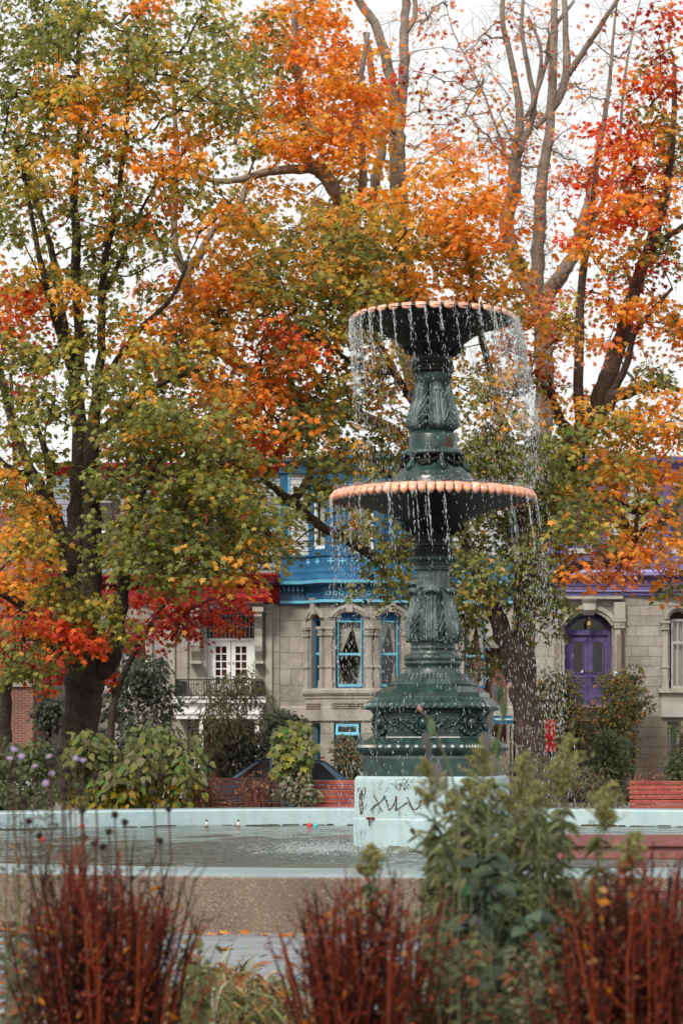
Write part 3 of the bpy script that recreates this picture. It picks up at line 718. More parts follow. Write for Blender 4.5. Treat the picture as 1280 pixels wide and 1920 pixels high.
def spandrel(house, fc, u0, u1, vs, rise, vtop, m, d0=0.0, d1=.3, name='arch_stone'):
    """stone that fills between an arched head and the square opening above it"""
    ap = arch_poly(u0, u1, vs, rise); q = MB(); k = len(ap)
    v = [fc(u, d0, w) for u, w in ap]+[fc(u, d0, vtop) for u, w in ap]+[fc(u, d1, w) for u, w in ap]+[fc(u, d1, vtop) for u, w in ap]
    f = []
    for i in range(k-1):
        f += [(i, i+1, k+i+1, k+i), (2*k+i, 3*k+i, 3*k+i+1, 2*k+i+1), (i, 2*k+i, 2*k+i+1, i+1)]
    q.add(v, f); return q.build(name, m, house)
def hood(house, fc, u0, u1, vs, rise, w, pr, m, legs=0.0, name='arch_moulding'):
    """raised moulding round an arched head: an arch ring in steps, with optional legs"""
    inn = arch_poly(u0, u1, vs, rise); out = arch_poly(u0-w, u1+w, vs, rise+w)
    if legs: inn = [(u0, vs-legs)]+inn+[(u1, vs-legs)]; out = [(u0-w, vs-legs)]+out+[(u1+w, vs-legs)]
    q = MB(); rr = []
    for (a, b_), (c, d) in zip(inn, out):
        rr.append([fc(a, .02, b_), fc(a, -pr*.45, b_), fc(a+(c-a)*.4, -pr*.6, b_+(d-b_)*.4), fc(a+(c-a)*.45, -pr, b_+(d-b_)*.45), fc(c, -pr, d), fc(c, .02, d)])
    q.rings(rr, True, True); return q.build(name, m, house)
def blockbox(house, fc, name, m, u0, u1, d0, d1, v0, v1, **k):
    q = MB(); q.fbox(fc, u0, u1, d0, d1, v0, v1); return q.build(name, m, house, **k)

# ---------------- the house with blue trim
blue = thing('stone_house', 'grey limestone house with blue cornice, bow window and curtained sashes', 'house', (hx(745), HY, 0))
zc = hz(1134)
A0 = (hx(525), 75.0); A1 = (hx(574), 75.0); B1 = (X(609, 74.25), 74.25); C1 = (X(698, 74.2), 74.2); D1 = (X(776, 74.75), 74.75); E1 = (hx(802), 75.0); G1 = (hx(962), 75.0)
fl = Facet(A0, A1); fb = Facet(A1, B1); fcn = Facet(B1, C1); fd = Facet(C1, D1); fe = Facet(D1, E1); fg = Facet(E1, G1)
sill, belt, lint = hz(1292), hz(1304), hz(1352)
# lower walls
def op(fc, x0, x1, y0, y1): return [fc.ux(x0), fc.ux(x1), fc.vy(y1), fc.vy(y0)]
oL = op(fb, 583, 600, 1152, 1292); oC = op(fcn, 629, 681, 1148, 1292); oR = op(fd, 713, 752, 1148, 1292)
bL = op(fb, 565, 581, 1356, 1480); bC = op(fcn, 626, 676, 1357, 1490); bR = op(fd, 712, 760, 1357, 1490); bL = [fb.ux(584), fb.ux(600), fb.vy(1490), fb.vy(1357)]
stone_wall(blue, fl, 0, zc, [], .62, .50)
stone_wall(blue, fb, 0, zc, [oL, bL], .5, .50)
stone_wall(blue, fcn, 0, zc, [oC, bC], .75, .50, start=1)
stone_wall(blue, fd, 0, zc, [oR, bR], .75, .50)
stone_wall(blue, fe, 0, zc, [], .5, .5)
oG = op(fg, 870, 910, 1160, 1290)
stone_wall(blue, fg, 0, zc, [oG, op(fg, 905, 950, 1215, 1420)], .75, .5)
sash_window(blue, fb, oL[0], oL[1], oL[2], oL[3]-.12, M_blue, dep=.18, fw=.07, curtain=(.4, .1, 'straight'))
sash_window(blue, fcn, oC[0], oC[1], oC[2], oC[3]-.02, M_blue, dep=.20, fw=.055, rail=.46, curtain=(.62, .38, 'tied'))
sash_window(blue, fd, oR[0], oR[1], oR[2], oR[3]-.02, M_blue, dep=.20, fw=.055, rail=.46, curtain=(.62, .3, 'tied'))
sash_window(blue, fg, oG[0], oG[1], oG[2], oG[3], M_blue, dep=.20, fw=.055, rail=.46, curtain=(.5, .3, 'tied'))
for fc, o in ((fcn, oC), (fd, oR)):      # light blue inner line of the frames
    q = MB()
    for a in [(o[0]+.055, o[0]+.085, .145, .2, o[2]+.07, o[3]-.10), (o[1]-.085, o[1]-.055, .145, .2, o[2]+.07, o[3]-.10), (o[0]+.085, o[1]-.085, .145, .2, o[3]-.30, o[3]-.26), (o[0]+.085, o[1]-.085, .145, .2, o[2]+.07, o[2]+.15)]: q.fbox(fc, *a)
    q.build('window_bead', M_lblue, blue)
    q = MB(); q.fbox(fc, o[0]+.06, o[1]-.06, .17, .24, o[3]-.26, o[3]); q.build('head_panel', M_blue, blue)
for fc, o, rise in ((fb, oL, .16), (fcn, oC, .2), (fd, oR, .18)):
    spandrel(blue, fc, o[0], o[1], o[3]-rise*.75, rise*.75, o[3]+.02, M_trimst, .0, .17)
    hood(blue, fc, o[0]-.02, o[1]+.02, o[3]-rise*.75, rise, .19, .10, M_trimst)
    q = MB(); cu = (o[0]+o[1])/2; q.fbox(fc, cu-.10, cu+.10, -.15, .0, o[3]+.0, o[3]+.42); q.fbox(fc, cu-.13, cu+.13, -.17, .0, o[3]+.42, o[3]+.5); q.build('keystone', M_trimst, blue)
# pilasters with little capitals between the windows
def pilaster(house, fc, u0, u1, v0, v1, m, pr=.07):
    q = MB(); q.fbox(fc, u0, u1, -pr, .03, v0, v1); q.fbox(fc, u0-.03, u1+.03, -pr-.04, .03, v0+.62, v0+.68); q.fbox(fc, u0-.02, u1+.02, -pr-.03, .03, v0-.02, v0+.22)
    w = q.build('pilaster', m, house)
    c = MB(); c.fbox(fc, u0-.04, u1+.04, -pr-.05, .02, v1, v1+.06); c.fbox(fc, u0-.02, u1+.02, -pr-.03, .02, v1+.06, v1+.2); c.fbox(fc, u0-.06, u1+.06, -pr-.08, .02, v1+.2, v1+.28)
    for k in range(4): c.fbox(fc, u0+(u1-u0)*(k+.15)/4, u0+(u1-u0)*(k+.7)/4, -pr-.06, .0, v1+.07, v1+.19)
    c.build('capital', m, w); return w
vc = sill+1.62
for fc, xa, xb in ((fb, 574.5, 580), (fb, 601.5, 607), (fcn, 611, 622), (fcn, 686, 697), (fd, 701, 709), (fd, 756, 769)):
    pilaster(blue, fc, fc.ux(xa), fc.ux(xb), sill+.02, vc, M_trimst)
bay = [A0, A1, B1, C1, D1, E1, G1]
def band(house, name, m, poly, prof): q = MB(); q.sweep(poly, prof); return q.build(name, m, house)
def rect(o0, o1, za, zb): return [(o0, za), (o1, za), (o1, zb), (o0, zb)]
band(blue, 'sill_course', M_trimst, bay[1:6], [(-.05, belt-.02), (.12, belt-.02), (.17, belt+.05), (.17, sill-.06), (.14, sill), (-.05, sill)])
band(blue, 'string_course', M_trimst, bay[1:6], [(-.05, belt-.56), (.05, belt-.56), (.05, belt-.12), (.09, belt-.10), (.09, belt-.021), (-.05, belt-.021)])
band(blue, 'lintel_course', M_trimst, bay, [(-.05, lint), (.07, lint), (.07, lint+.40), (.03, lint+.46), (-.05, lint+.46)])
for fc, xa, xb in ((fb, 578, 604), (fcn, 622, 688), (fd, 706, 762)):
    q = MB(); a, b_ = fc.ux(xa), fc.ux(xb)
    for k in range(3): q.fbox(fc, a, b_, -.105-.01*(k % 2), -.04, belt-.28-k*.07, belt-.24-k*.07)
    q.build('fret_panel', M_limed, blue)
# basement windows
M_tealf = mat('teal_frame', (.02, .12, .19), .5)
for fc, o in ((fb, bL), (fcn, bC), (fd, bR)): sash_window(blue, fc, o[0], o[1], max(o[2], .05), o[3], M_tealf, dep=.2, fw=.09, rail=0)
q = MB(); o = bC; ha = Facet(tuple(Vector(fcn(o[0]+.06, -.02, 0)[:2])), tuple(Vector(fcn(o[1]-.06, -.02, 0)[:2])))
for a, b_, c, d in ((.0, ha.len, .0, .06), (.0, .07, .06, .30), (ha.len-.07, ha.len, .06, .30), (0, ha.len, .30, .36)):
    vsx = []
    for u, t in ((a, c), (b_, c), (b_, d), (a, d)):
        for th in (0, .04): vsx.append(ha(u, -.45*(1-t/.36)+.08, o[3]-.36+t*.9+th))
    q.add(vsx, [(0, 2, 4, 6), (1, 7, 5, 3), (0, 1, 3, 2), (2, 3, 5, 4), (4, 5, 7, 6), (6, 7, 1, 0)])
q.build('hopper_sash', M_lblue, blue)
# rusticated piers of the basement are part of the walls above; corner pier
# cornice: two tiers that follow the bow
cz = zc
band(blue, 'cornice', M_dblue, bay, [(-.1, cz-.02), (.10, cz-.02), (.14, cz+.04), (.14, cz+.10), (.10, cz+.12), (.08, cz+.5), (.30, cz+.60), (.34, cz+.62), (.34, cz+.68), (-.1, cz+.68)])
band(blue, 'cornice_lip', M_lblue, bay, rect(.142, .17, cz+.03, cz+.11))
band(blue, 'cornice_lip', M_lblue, bay, [(.342, cz+.60), (.40, cz+.61), (.42, cz+.70), (.342, cz+.70)])
band(blue, 'cornice_crown', M_blue, bay, [(-.1, cz+.681), (.38, cz+.702), (.36, cz+.78), (.30, cz+.86), (.24, cz+.90), (.24, cz+.98), (.12, cz+1.10), (.10, cz+1.42), (.16, cz+1.46), (.16, cz+1.52), (-.1, cz+1.52)])
for fc in (fcn, fd, fb):
    n_ = max(3, int(fc.len/.19))
    for k in range(n_):
        u = fc.len*(k+.5)/n_; q = MB(); R = .065
        q.tube([Vector(fc(u+R*math.cos(a), -.10, cz+.31+R*math.sin(a))) for a in np.linspace(0, 2*PI, 13)], .017, 5, False); q.build('ring_ornament', M_lblue if fc is not fb else M_blue, blue, True)
    n2 = max(2, int(fc.len/.36))
    for k in range(n2):
        u = fc.len*(k+.5)/n2; q = MB(); v = cz+1.26
        for a in [(u-.02, u+.02, -.125, -.09, v-.11, v+.11), (u-.08, u+.08, -.12, -.09, v+.0, v+.05)]: q.fbox(fc, *a)
        q.ball(fc(u, -.11, v+.10), .036, 6, 4); q.ball(fc(u-.08, -.11, v+.02), .032, 6, 4); q.ball(fc(u+.08, -.11, v+.02), .032, 6, 4)
        q.build('cross_ornament', M_lblue, blue, True)
for k in range(5): blockbox(blue, fl, 'modillion', M_dblue, .1+k*.14, .17+k*.14, -.26, 0, cz+.40, cz+.56)
# upper storey
uz0, uz1 = cz+1.521, hz(868)
UA = Facet((hx(525), 75.25), (hx(578), 75.25)); UB = Facet((hx(578), 75.2), (hx(612), 74.6)); UC = Facet((X(612, 74.6), 74.6), (X(715, 74.6), 74.6)); UD = Facet((X(715, 74.6), 74.6), (X(790, 75.2), 75.2)); UE = Facet((hx(790), 75.25), (hx(962), 75.25))
def shingle_wall(house, fc, v0, v1, opens, m, name='upper_wall', rowh=.16, wid=.22):
    w = stone_wall(house, fc, v0, v1, opens, 1, 1, stones=False, name=name, mort=m)
    q = MB(); r = 0; v = v0
    while v < v1-.05:
        u = (r % 2)*wid/2-wid/2
        while u < fc.len:
            a, b_ = max(0, u), min(fc.len, u+wid-.012)
            if b_-a > .04 and not any(o[0]-.02 < (a+b_)/2 < o[1]+.02 and o[2] < v+rowh/2 < o[3] for o in opens):
                j = random.uniform(0, .008)
                q.add([fc(a, -.012-j, v), fc(b_, -.012-j, v), fc(b_, .018, min(v1, v+rowh*1.12)), fc(a, .018, min(v1, v+rowh*1.12)), fc(a, .02, v), fc(b_, .02, v)], [(0, 1, 2, 3), (0, 4, 5, 1)])
            u += wid
        v += rowh; r += 1
    q.build('shingle_cladding', m, w, kind='stuff'); return w
oU = op(UC, 652, 700, 930, 1048); oUB = [.15, UB.len-.1, uz0+.2, uz0+1.8]
shingle_wall(blue, UA, uz0, uz1, [], M_shing); shingle_wall(blue, UB, uz0, uz1, [oUB], M_blue); shingle_wall(blue, UC, uz0, uz1, [oU], M_blue); shingle_wall(blue, UD, uz0, uz1, [], M_blue); shingle_wall(blue, UE, uz0, uz1, [], M_shing)
M_cream = mat('cream_blind', (.60, .60, .55), .8)
sash_window(blue, UC, oU[0], oU[1], oU[2], oU[3], M_whitep, dep=.14, fw=.07, rail=.5, curtain=(.98, .0, 'straight'))
sash_window(blue, UB, *oUB, M_whitep, dep=.14, fw=.09, rail=.5, curtain=(.6, .1, 'straight'))
for fc, a, b_ in ((UA, 0, .24), (UC, -.02, .22), (UC, oU[0]-.32, oU[0]-.02), (UC, oU[1]+.02, oU[1]+.34), (UE, 0, .2)): blockbox(blue, fc, 'corner_board', M_blue, a, b_, -.07, .03, uz0, uz1)
blockbox(blue, UA, 'corner_board', M_lblue, .24, .28, -.06, .03, uz0, uz1)
band(blue, 'upper_cornice', M_blue, [(hx(522), 75.2), (hx(580), 75.2), (X(612, 74.55), 74.55), (X(716, 74.55), 74.55), (X(792, 75.2), 75.2), (hx(964), 75.2)], [(-.2, uz1-.3), (.1, uz1-.3), (.12, uz1-.05), (.3, uz1+.05), (.3, uz1+.16), (-.2, uz1+.16)])
MB().box(hx(524), hx(962), 75.6, 84, 0, uz1+.12).build('rear_wall', M_brick, blue)
# ---------------- the house with red trim
red = thing('stone_house', 'grey stone house with bright red cornice, white balcony doors and black balcony rail', 'house', (hx(310), HY, 0))
fR = Facet((hx(96), 75.0), (hx(524.6), 75.0))
ux = fR.ux; vy = lambda y: fR.vy(y, 0) if False else hz(y)
oT = [ux(231), ux(276), hz(1292), hz(1185)]; oD = [ux(388), ux(478), hz(1300), hz(1140)]; oG1 = [ux(352), ux(486), 0.0, hz(1362)]; oV = [ux(150), ux(206), hz(1292), hz(1185)]; oB2 = [ux(150), ux(210), .3, hz(1365)]
rz = hz(1131)
stone_wall(red, fR, 0, rz, [oT, oD, oG1, oV, oB2], .8, .52)
for o in (oT, oV):
    sash_window(red, fR, *o, M_whitep, dep=.22, fw=.07, rail=.55, curtain=None)
    spandrel(red, fR, o[0], o[1], o[3]-.2, .2, o[3]+.01, M_trimst, 0, .2); hood(red, fR, o[0], o[1], o[3]-.2, .2, .16, .08, M_trimst)
    blockbox(red, fR, 'sill', M_trimst, o[0]-.1, o[1]+.1, -.12, .2, o[2]-.14, o[2]-.004)
for xa, xb in ((316, 328), (340, 352), (222, 229), (279, 286), (498, 510)): pilaster(red, fR, ux(xa), ux(xb), hz(1345), hz(1150), M_trimst, .1)
# loggia doors, white, glazed, with a grille above
dz = hz(1201)
q = MB(); u0, u1 = oD[0]+.12, oD[1]-.15; um = (u0+u1)/2; d0 = .34
for s_, e_ in ((u0, um-.01), (um+.01, u1)):
    dq = MB(); w_ = e_-s_
    dq.fbox(fR, s_, s_+.13, d0, d0+.06, oD[2], dz); dq.fbox(fR, e_-.13, e_, d0, d0+.06, oD[2], dz); dq.fbox(fR, s_+.13, e_-.13, d0, d0+.06, dz-.17, dz); dq.fbox(fR, s_+.13, e_-.13, d0, d0+.06, oD[2], oD[2]+.3)
    for k in range(1, 5): c = oD[2]+.3+(dz-.17-oD[2]-.3)*k/5; dq.fbox(fR, s_+.13, e_-.13, d0+.01, d0+.045, c-.018, c+.018)
    c = (s_+e_)/2; dq.fbox(fR, c-.018, c+.018, d0+.012, d0+.047, oD[2]+.3, dz-.17)
    dd = dq.build('door', M_whitep, red); g = MB(); g.fbox(fR, s_+.13, e_-.13, d0+.026, d0+.032, oD[2]+.3, dz-.17); g.build('pane', M_glass, dd)
    h = MB(); h.ball(fR(e_-.06 if s_ == u0 else s_+.06, d0-.03, oD[2]+.95), .03, 6, 5); h.build('handle', M_lamp, dd)
q = MB(); q.fbox(fR, oD[0], u0-.004, d0-.05, d0+.08, oD[2], dz+.08); q.fbox(fR, u1+.004, oD[1], d0-.05, d0+.08, oD[2], dz+.08); q.fbox(fR, u0-.004, u1+.004, d0-.05, d0+.08, dz+.004, dz+.08); q.build('door_frame', M_whitep, red)
for k in range(12): c = oD[0]+(oD[1]-oD[0])*(k+.5)/12; blockbox(red, fR, 'grille_bar', mat('pale_grille', (.42, .40, .36), .6), c-.012, c+.012, d0-.02, d0+.01, dz+.08, oD[3]-.05)
for k in (.35, .7): c = dz+.08+(oD[3]-dz)*k; blockbox(red, fR, 'grille_bar', MATS['pale_grille'], oD[0], oD[1], d0-.035, d0-.021, c-.012, c+.012)
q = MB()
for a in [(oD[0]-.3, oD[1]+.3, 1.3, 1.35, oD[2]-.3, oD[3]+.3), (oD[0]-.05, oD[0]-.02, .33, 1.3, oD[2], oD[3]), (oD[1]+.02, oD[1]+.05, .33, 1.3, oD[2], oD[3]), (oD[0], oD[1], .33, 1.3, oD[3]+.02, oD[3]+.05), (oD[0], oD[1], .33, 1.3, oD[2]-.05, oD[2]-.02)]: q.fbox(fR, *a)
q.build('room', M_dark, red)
# big carved brackets beside the loggia
for xa, xb in ((360, 376), (478, 492)):
    a, b_ = ux(xa), ux(xb); q = MB(); rr = []
    for v, d in ((hz(1150), -.75), (hz(1158), -.78), (hz(1165), -.6), (hz(1180), -.40), (hz(1195), -.34), (hz(1212), -.40), (hz(1222), -.34), (hz(1232), -.15), (hz(1240), -.05)):
        rr.append([fR(a, .05, v), fR(a, d, v), fR(b_, d, v), fR(b_, .05, v)])
    q.rings(rr, True, True); q.fbox(fR, a-.05, b_+.05, -.85, .05, hz(1150)+.002, hz(1141)); q.fbox(fR, a-.04, b_+.04, -.44, .05, hz(1240)-.09, hz(1240)-.002); q.build('bracket', M_trimst, red)
for k in range(7): blockbox(red, fR, 'soffit_slat', M_trimst, ux(384)+k*.21, ux(384)+k*.21+.1, -.8, -.05, hz(1144)+.004, hz(1141)+.03)
# balcony
bz = hz(1309); ba, bb = ux(328), ux(500)
q = MB(); q.fbox(fR, ba, bb, -1.15, .0, bz-.17, bz-.03); q.fbox(fR, ba-.05, bb+.05, -1.2, .0, bz-.03, bz+.02); bal = q.build('balcony', M_whitep, red)
q = MB(); q.fbox(fR, ba+.1, bb-.1, -1.02, .0, bz-.66, bz-.17); q.fbox(fR, ba+.06, bb-.06, -1.07, .0, bz-.52, bz-.46); q.build('fascia', M_whitep, bal)
q = MB(); q.fbox(fR, ba+.1, bb-.1, -1.05, -1.02, bz+.52, bz+.56); q.fbox(fR, ba+.1, bb-.1, -1.05, -1.02, bz+.05, bz+.08)
for sx in (ba+.1, bb-.14): q.fbox(fR, sx, sx+.03, -1.02, 0, bz+.52, bz+.56); q.fbox(fR, sx, sx+.03, -1.02, 0, bz+.05, bz+.08)
q.build('railing', M_black, bal)
nb = 34
for k in range(nb+1): c = ba+.1+(bb-ba-.23)*k/nb; blockbox(bal, fR, 'baluster', M_black, c, c+.022, -1.045, -1.025, bz+.08, bz+.52)
for sd_ in (ba+.105, bb-.13):
    q = MB()
    for k in range(9): q.fbox(fR, sd_, sd_+.02, -.95+k*.11, -.93+k*.11, bz+.08, bz+.52)
    q.build('side_balusters', M_black, bal, kind='stuff')
for xa in (ux(330), ux(470)):
    q = MB(); q.fbox(fR, xa+.05, xa+.35, -1.0, -.05, bz+.08, bz+.5); q.build('planter_panel', M_black, red)
for xp in (ux(377), ux(480)): blockbox(red, fR, 'porch_post', M_whitep, xp, xp+.12, -.98, -.86, 0, bz-.665)
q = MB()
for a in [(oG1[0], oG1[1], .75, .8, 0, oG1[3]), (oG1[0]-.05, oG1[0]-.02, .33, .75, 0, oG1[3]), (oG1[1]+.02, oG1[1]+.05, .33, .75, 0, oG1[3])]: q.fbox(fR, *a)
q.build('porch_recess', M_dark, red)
q = MB(); a, b_ = ux(384), ux(420); q.fbox(fR, a, b_, .5, .56, .1, hz(1366)); dd = q.build('door', M_dred, red, label='dark red door under the balcony')
MB().ball(fR(b_-.1, .47, 1.0), .035, 6, 5).build('handle', M_lamp, dd)
sash_window(red, fR, ux(354), ux(374), .9, hz(1365), M_whitep, dep=.3, fw=.05, rail=.5, muntins=((.5, None), (None, .25), (None, .75)), room=False)
sash_window(red, fR, ux(436), ux(482), .7, hz(1368), M_wood, dep=.3, fw=.06, rail=.5, muntins=((.5, None),), room=False)
sash_window(red, fR, *oB2, M_whitep, dep=.2, fw=.06, rail=.5)
rp = [(hx(92), 74.95), (hx(338), 74.95), (hx(339), 74.1), (hx(500), 74.1), (hx(501), 74.95), (hx(524.5), 74.95)]
band(red, 'cornice', M_red, rp, [(-.1, rz), (.10, rz), (.16, rz+.10), (.10, rz+.14), (.08, rz+.40), (.16, rz+.46), (-.1, rz+.46)])
band(red, 'cornice_shade', M_dred, rp, [(-.1, rz+.462), (.14, rz+.462), (.26, rz+.56), (.28, rz+.66), (-.1, rz+.66)])  # darker red band: shade below the lip put into the colour
band(red, 'cornice_lip', M_red, rp, [(-.1, rz+.662), (.30, rz+.662), (.40, rz+.78), (.40, rz+.84), (-.1, rz+.84)])
band(red, 'cornice_top', mat('lead_grey', (.17, .165, .16), .6), rp, [(-.1, rz+.842), (.38, rz+.842), (.1, rz+.95), (-.1, rz+.95)])
nd = 48
for k in range(nd):
    u = .1+k*(fR.len-.2)/nd
    yb = -.93 if ux(340) < u < ux(499) else -.06
    blockbox(red, fR, 'dentil', M_red, u, u+.08, yb-.10, yb, rz+.27, rz+.37)
r0, r1 = rz+.95, hz(872)
fRu = Facet((hx(96), 75.3), (hx(524.6), 75.3))
oU1 = [fRu.ux(400), fRu.ux(452), r0+.15, r0+2.3]; oU2 = [fRu.ux(180), fRu.ux(232), r0+.3, r0+2.3]; oU3 = [fRu.ux(300), fRu.ux(345), r0+.3, r0+2.3]
shingle_wall(red, fRu, r0, r1, [oU1, oU2, oU3], M_slate, rowh=.18, wid=.25)
for o in (oU1, oU2, oU3):
    sash_window(red, fRu, *o, M_whitep, dep=.12, fw=.08, rail=.5)
    for a, b_ in ((o[0]-.30, o[0]-.02), (o[1]+.02, o[1]+.30)): blockbox(red, fRu, 'window_board', M_red, a, b_, -.08, .03, o[2]-.1, o[3]+.35)
    blockbox(red, fRu, 'window_head', M_red, o[0]-.36, o[1]+.36, -.14, .03, o[3]+.352, o[3]+.6)
q = MB(); g0, g1, gm = fRu.ux(455), fRu.ux(512), fRu.ux(484)
q.add([fRu(g0, -.2, r1-.25), fRu(g1, -.2, r1-.25), fRu(gm, -.2, r1+.42), fRu(g0, 1.5, r1-.25), fRu(g1, 1.5, r1-.25), fRu(gm, 1.5, r1+.42)], [(0, 1, 2), (3, 5, 4), (0, 2, 5, 3), (1, 4, 5, 2), (0, 3, 4, 1)]); q.build('gable', M_red, red)
band(red, 'upper_cornice', M_red, [(hx(92), 75.3), (hx(520), 75.3)], [(-.2, r1-.3), (.1, r1-.3), (.3, r1-.06), (.3, r1+.08), (-.2, r1+.08)])
# upper balcony rail of scrolled iron
vb0 = rz+.955; q = MB(); a, b_ = ux(452), ux(522)
q.fbox(fR, a, b_, -.98, -.95, vb0+.42, vb0+.46); q.fbox(fR, a, b_, -.98, -.95, vb0, vb0+.04); q.build('upper_railing', M_black, red)
for k in range(9):
    u = a+(b_-a)*(k+.5)/9; q = MB(); c_ = Vector(fR(u, -.965, vb0+.23))
    q.tube([c_+Vector((.05*math.sin(t*2), 0, -.19+.38*t/PI)) for t in np.linspace(0, PI, 9)], .012, 4); q.tube(swirl(c_+Vector((0, 0, .06)), .06, (1, 0, 0), (0, 0, 1), 1.4, 1 if k % 2 else -1, n=10), .010, 4); q.build('scroll_bar', M_black, red)
MB().box(hx(96), hx(524), 75.65, 84, 0, r1).build('rear_wall', M_brick, red)
# ---------------- the house with purple trim
pur = thing('stone_house', 'limestone house with purple cornice, purple double door and front steps', 'house', (hx(1150), HY, 0))
pL, pR = 966, 1330
fP = Facet((hx(pL), 75.0), (hx(pR), 75.0)); ux = fP.ux
pz = hz(1117)
oD = [ux(1058), ux(1147), hz(1322), hz(1148)]; oW = [ux(1253), ux(1288), hz(1291), hz(1142)]; oBW = [ux(1251), ux(1275), .2, hz(1354)]; oPB = [ux(985), ux(1025), .3, hz(1362)]
base_v = hz(1345)
stone_wall(pur, fP, base_v, pz, [oD, oW], .62, .315)
stone_wall(pur, fP, 0, base_v-.002, [oBW, [ux(1048), ux(1156), 0, 9], oPB], 1.1, .33, m=M_limed, name='basement_wall')
# steps
for k in range(8):
    t = hz(1325)*(7-k)/7.0
    if t < .05: continue
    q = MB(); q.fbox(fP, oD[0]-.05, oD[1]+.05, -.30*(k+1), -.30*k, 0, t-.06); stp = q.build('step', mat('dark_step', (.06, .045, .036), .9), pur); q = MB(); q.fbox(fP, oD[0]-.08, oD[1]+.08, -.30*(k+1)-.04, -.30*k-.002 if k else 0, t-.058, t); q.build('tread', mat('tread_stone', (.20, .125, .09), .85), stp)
q = MB(); q.fbox(fP, oD[0], oD[1], .0, .9, oD[2]-.06, oD[2]-.004); q.build('threshold', M_limed, pur)
for s_ in (oD[0]-.12, oD[1]+.06):
    q = MB()
    for k in range(7):
        z_ = hz(1325)*(7-k)/7.0; q.fbox(fP, s_, s_+.05, -.30*k-.2, -.30*k-.15, 0, z_+.78)
    q.tube([fP(s_+.025, -.05, hz(1325)+.82), fP(s_+.025, -2.1, .82)], .035, 6); q.build('stair_rail', M_black, pur)
    q = MB(); q.box(*[0]*6) if False else None
    q.tube([fP(s_+.025, -.1, hz(1325)), fP(s_+.025, -.1, hz(1325)+.9)], .06, 8); q.ball(fP(s_+.025, -.1, hz(1325)+1.0), .085, 8, 6); q.build('newel_post', mat('pale_newel', (.55, .68, .78), .5), pur)
# double door
dz = hz(1190); u0, u1 = oD[0]+.16, oD[1]-.10; um = (u0+u1)/2; d0 = .42
for s_, e_ in ((u0, um-.008), (um+.008, u1)):
    dq = MB(); dq.fbox(fP, s_, e_, d0, d0+.07, oD[2], dz-.0); c = (s_+e_)/2
    for a in [(s_+.10, e_-.10, d0-.035, d0, oD[2]+.16, oD[2]+.62), (s_+.14, e_-.14, d0-.055, d0-.035, oD[2]+.22, oD[2]+.56), (s_+.08, e_-.08, d0-.04, d0, oD[2]+.70, oD[2]+.74), (s_+.08, e_-.08, d0-.04, d0, oD[2]+.78, oD[2]+.82), (s_+.06, e_-.06, d0-.05, d0, oD[2]+.85, oD[2]+.89), (s_+.06, e_-.06, d0-.03, d0, dz-.2, dz-.1)]: dq.fbox(fP, *a)
    ring = [(c+.17*math.cos(a), oD[2]+1.85+.17*math.sin(a)) for a in np.linspace(0, PI, 11)]; ring = [(c+.17, oD[2]+1.0)]+ring+[(c-.17, oD[2]+1.0), (c+.17, oD[2]+1.0)]
    dq.tube([fP(a, d0-.01, b_) for a, b_ in ring], .03, 5)
    dd = dq.build('door', mat('door_purple', (.105, .085, .20), .55, spec=.2, spots=[(3, (.06, .045, .14), .45, .7)]), pur, label='purple door leaf with an arched pane')
    g = MB(); g.add([fP(a, d0-.008, b_) for a, b_ in ring[:-1]], [tuple(range(len(ring)-1))]); g.build('pane', mat('dark_glass', (.012, .012, .013), .08), dd)
    h = MB(); hu = e_-.06 if s_ == u0 else s_+.06; h.ball(fP(hu, d0-.04, oD[2]+1.05), .035, 6, 5); h.build('handle', M_lamp, dd)
blockbox(pur, fP, 'notice', M_whitep, u0+.4, u0+.46, d0-.02, d0-.011, oD[2]+1.02, oD[2]+1.09)
q = MB(); q.fbox(fP, oD[0], u0-.004, d0-.06, d0+.09, oD[2], dz+.62); q.fbox(fP, u1+.004, oD[1], d0-.06, d0+.09, oD[2], dz+.62); q.fbox(fP, u0-.003, u1+.003, d0-.08, d0+.09, dz+.004, dz+.16); q.fbox(fP, um-.05, um+.05, d0-.05, d0+.05, dz+.161, dz+.6)
q.tube([fP(a, d0-.02, b_) for a, b_ in arch_poly(u0, u1, dz+.25, .34)], .06, 6); q.build('door_frame', MATS['door_purple'], pur)
q = MB(); q.fbox(fP, u0, u1, d0+.03, d0+.04, dz+.17, dz+.65); q.build('transom_pane', MATS['dark_glass'], pur)
q = MB(); q.lathe(fP(um, .05, 0)[:2], [(.0, dz+.16), (.05, dz+.18), (.09, dz+.30), (.07, dz+.42), (.02, dz+.46), (.012, dz+.62)], 8); q.build('porch_lantern', M_lamp, pur)
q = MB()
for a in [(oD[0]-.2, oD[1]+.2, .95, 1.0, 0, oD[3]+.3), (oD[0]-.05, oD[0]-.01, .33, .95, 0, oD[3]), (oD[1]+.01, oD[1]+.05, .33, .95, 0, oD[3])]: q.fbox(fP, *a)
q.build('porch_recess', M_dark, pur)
spandrel(pur, fP, oD[0], oD[1], oD[3]-.42, .42, oD[3]+.02, M_trimst, -.0, .35); hood(pur, fP, oD[0]+.03, oD[1]-.03, oD[3]-.42, .42, .24, .16, M_trimst)
blockbox(pur, fP, 'door_hood', M_trimst, ux(1030), ux(1166), -.22, .02, hz(1124), hz(1118)-.004)
q = MB(); cu = (oD[0]+oD[1])/2; rr = []
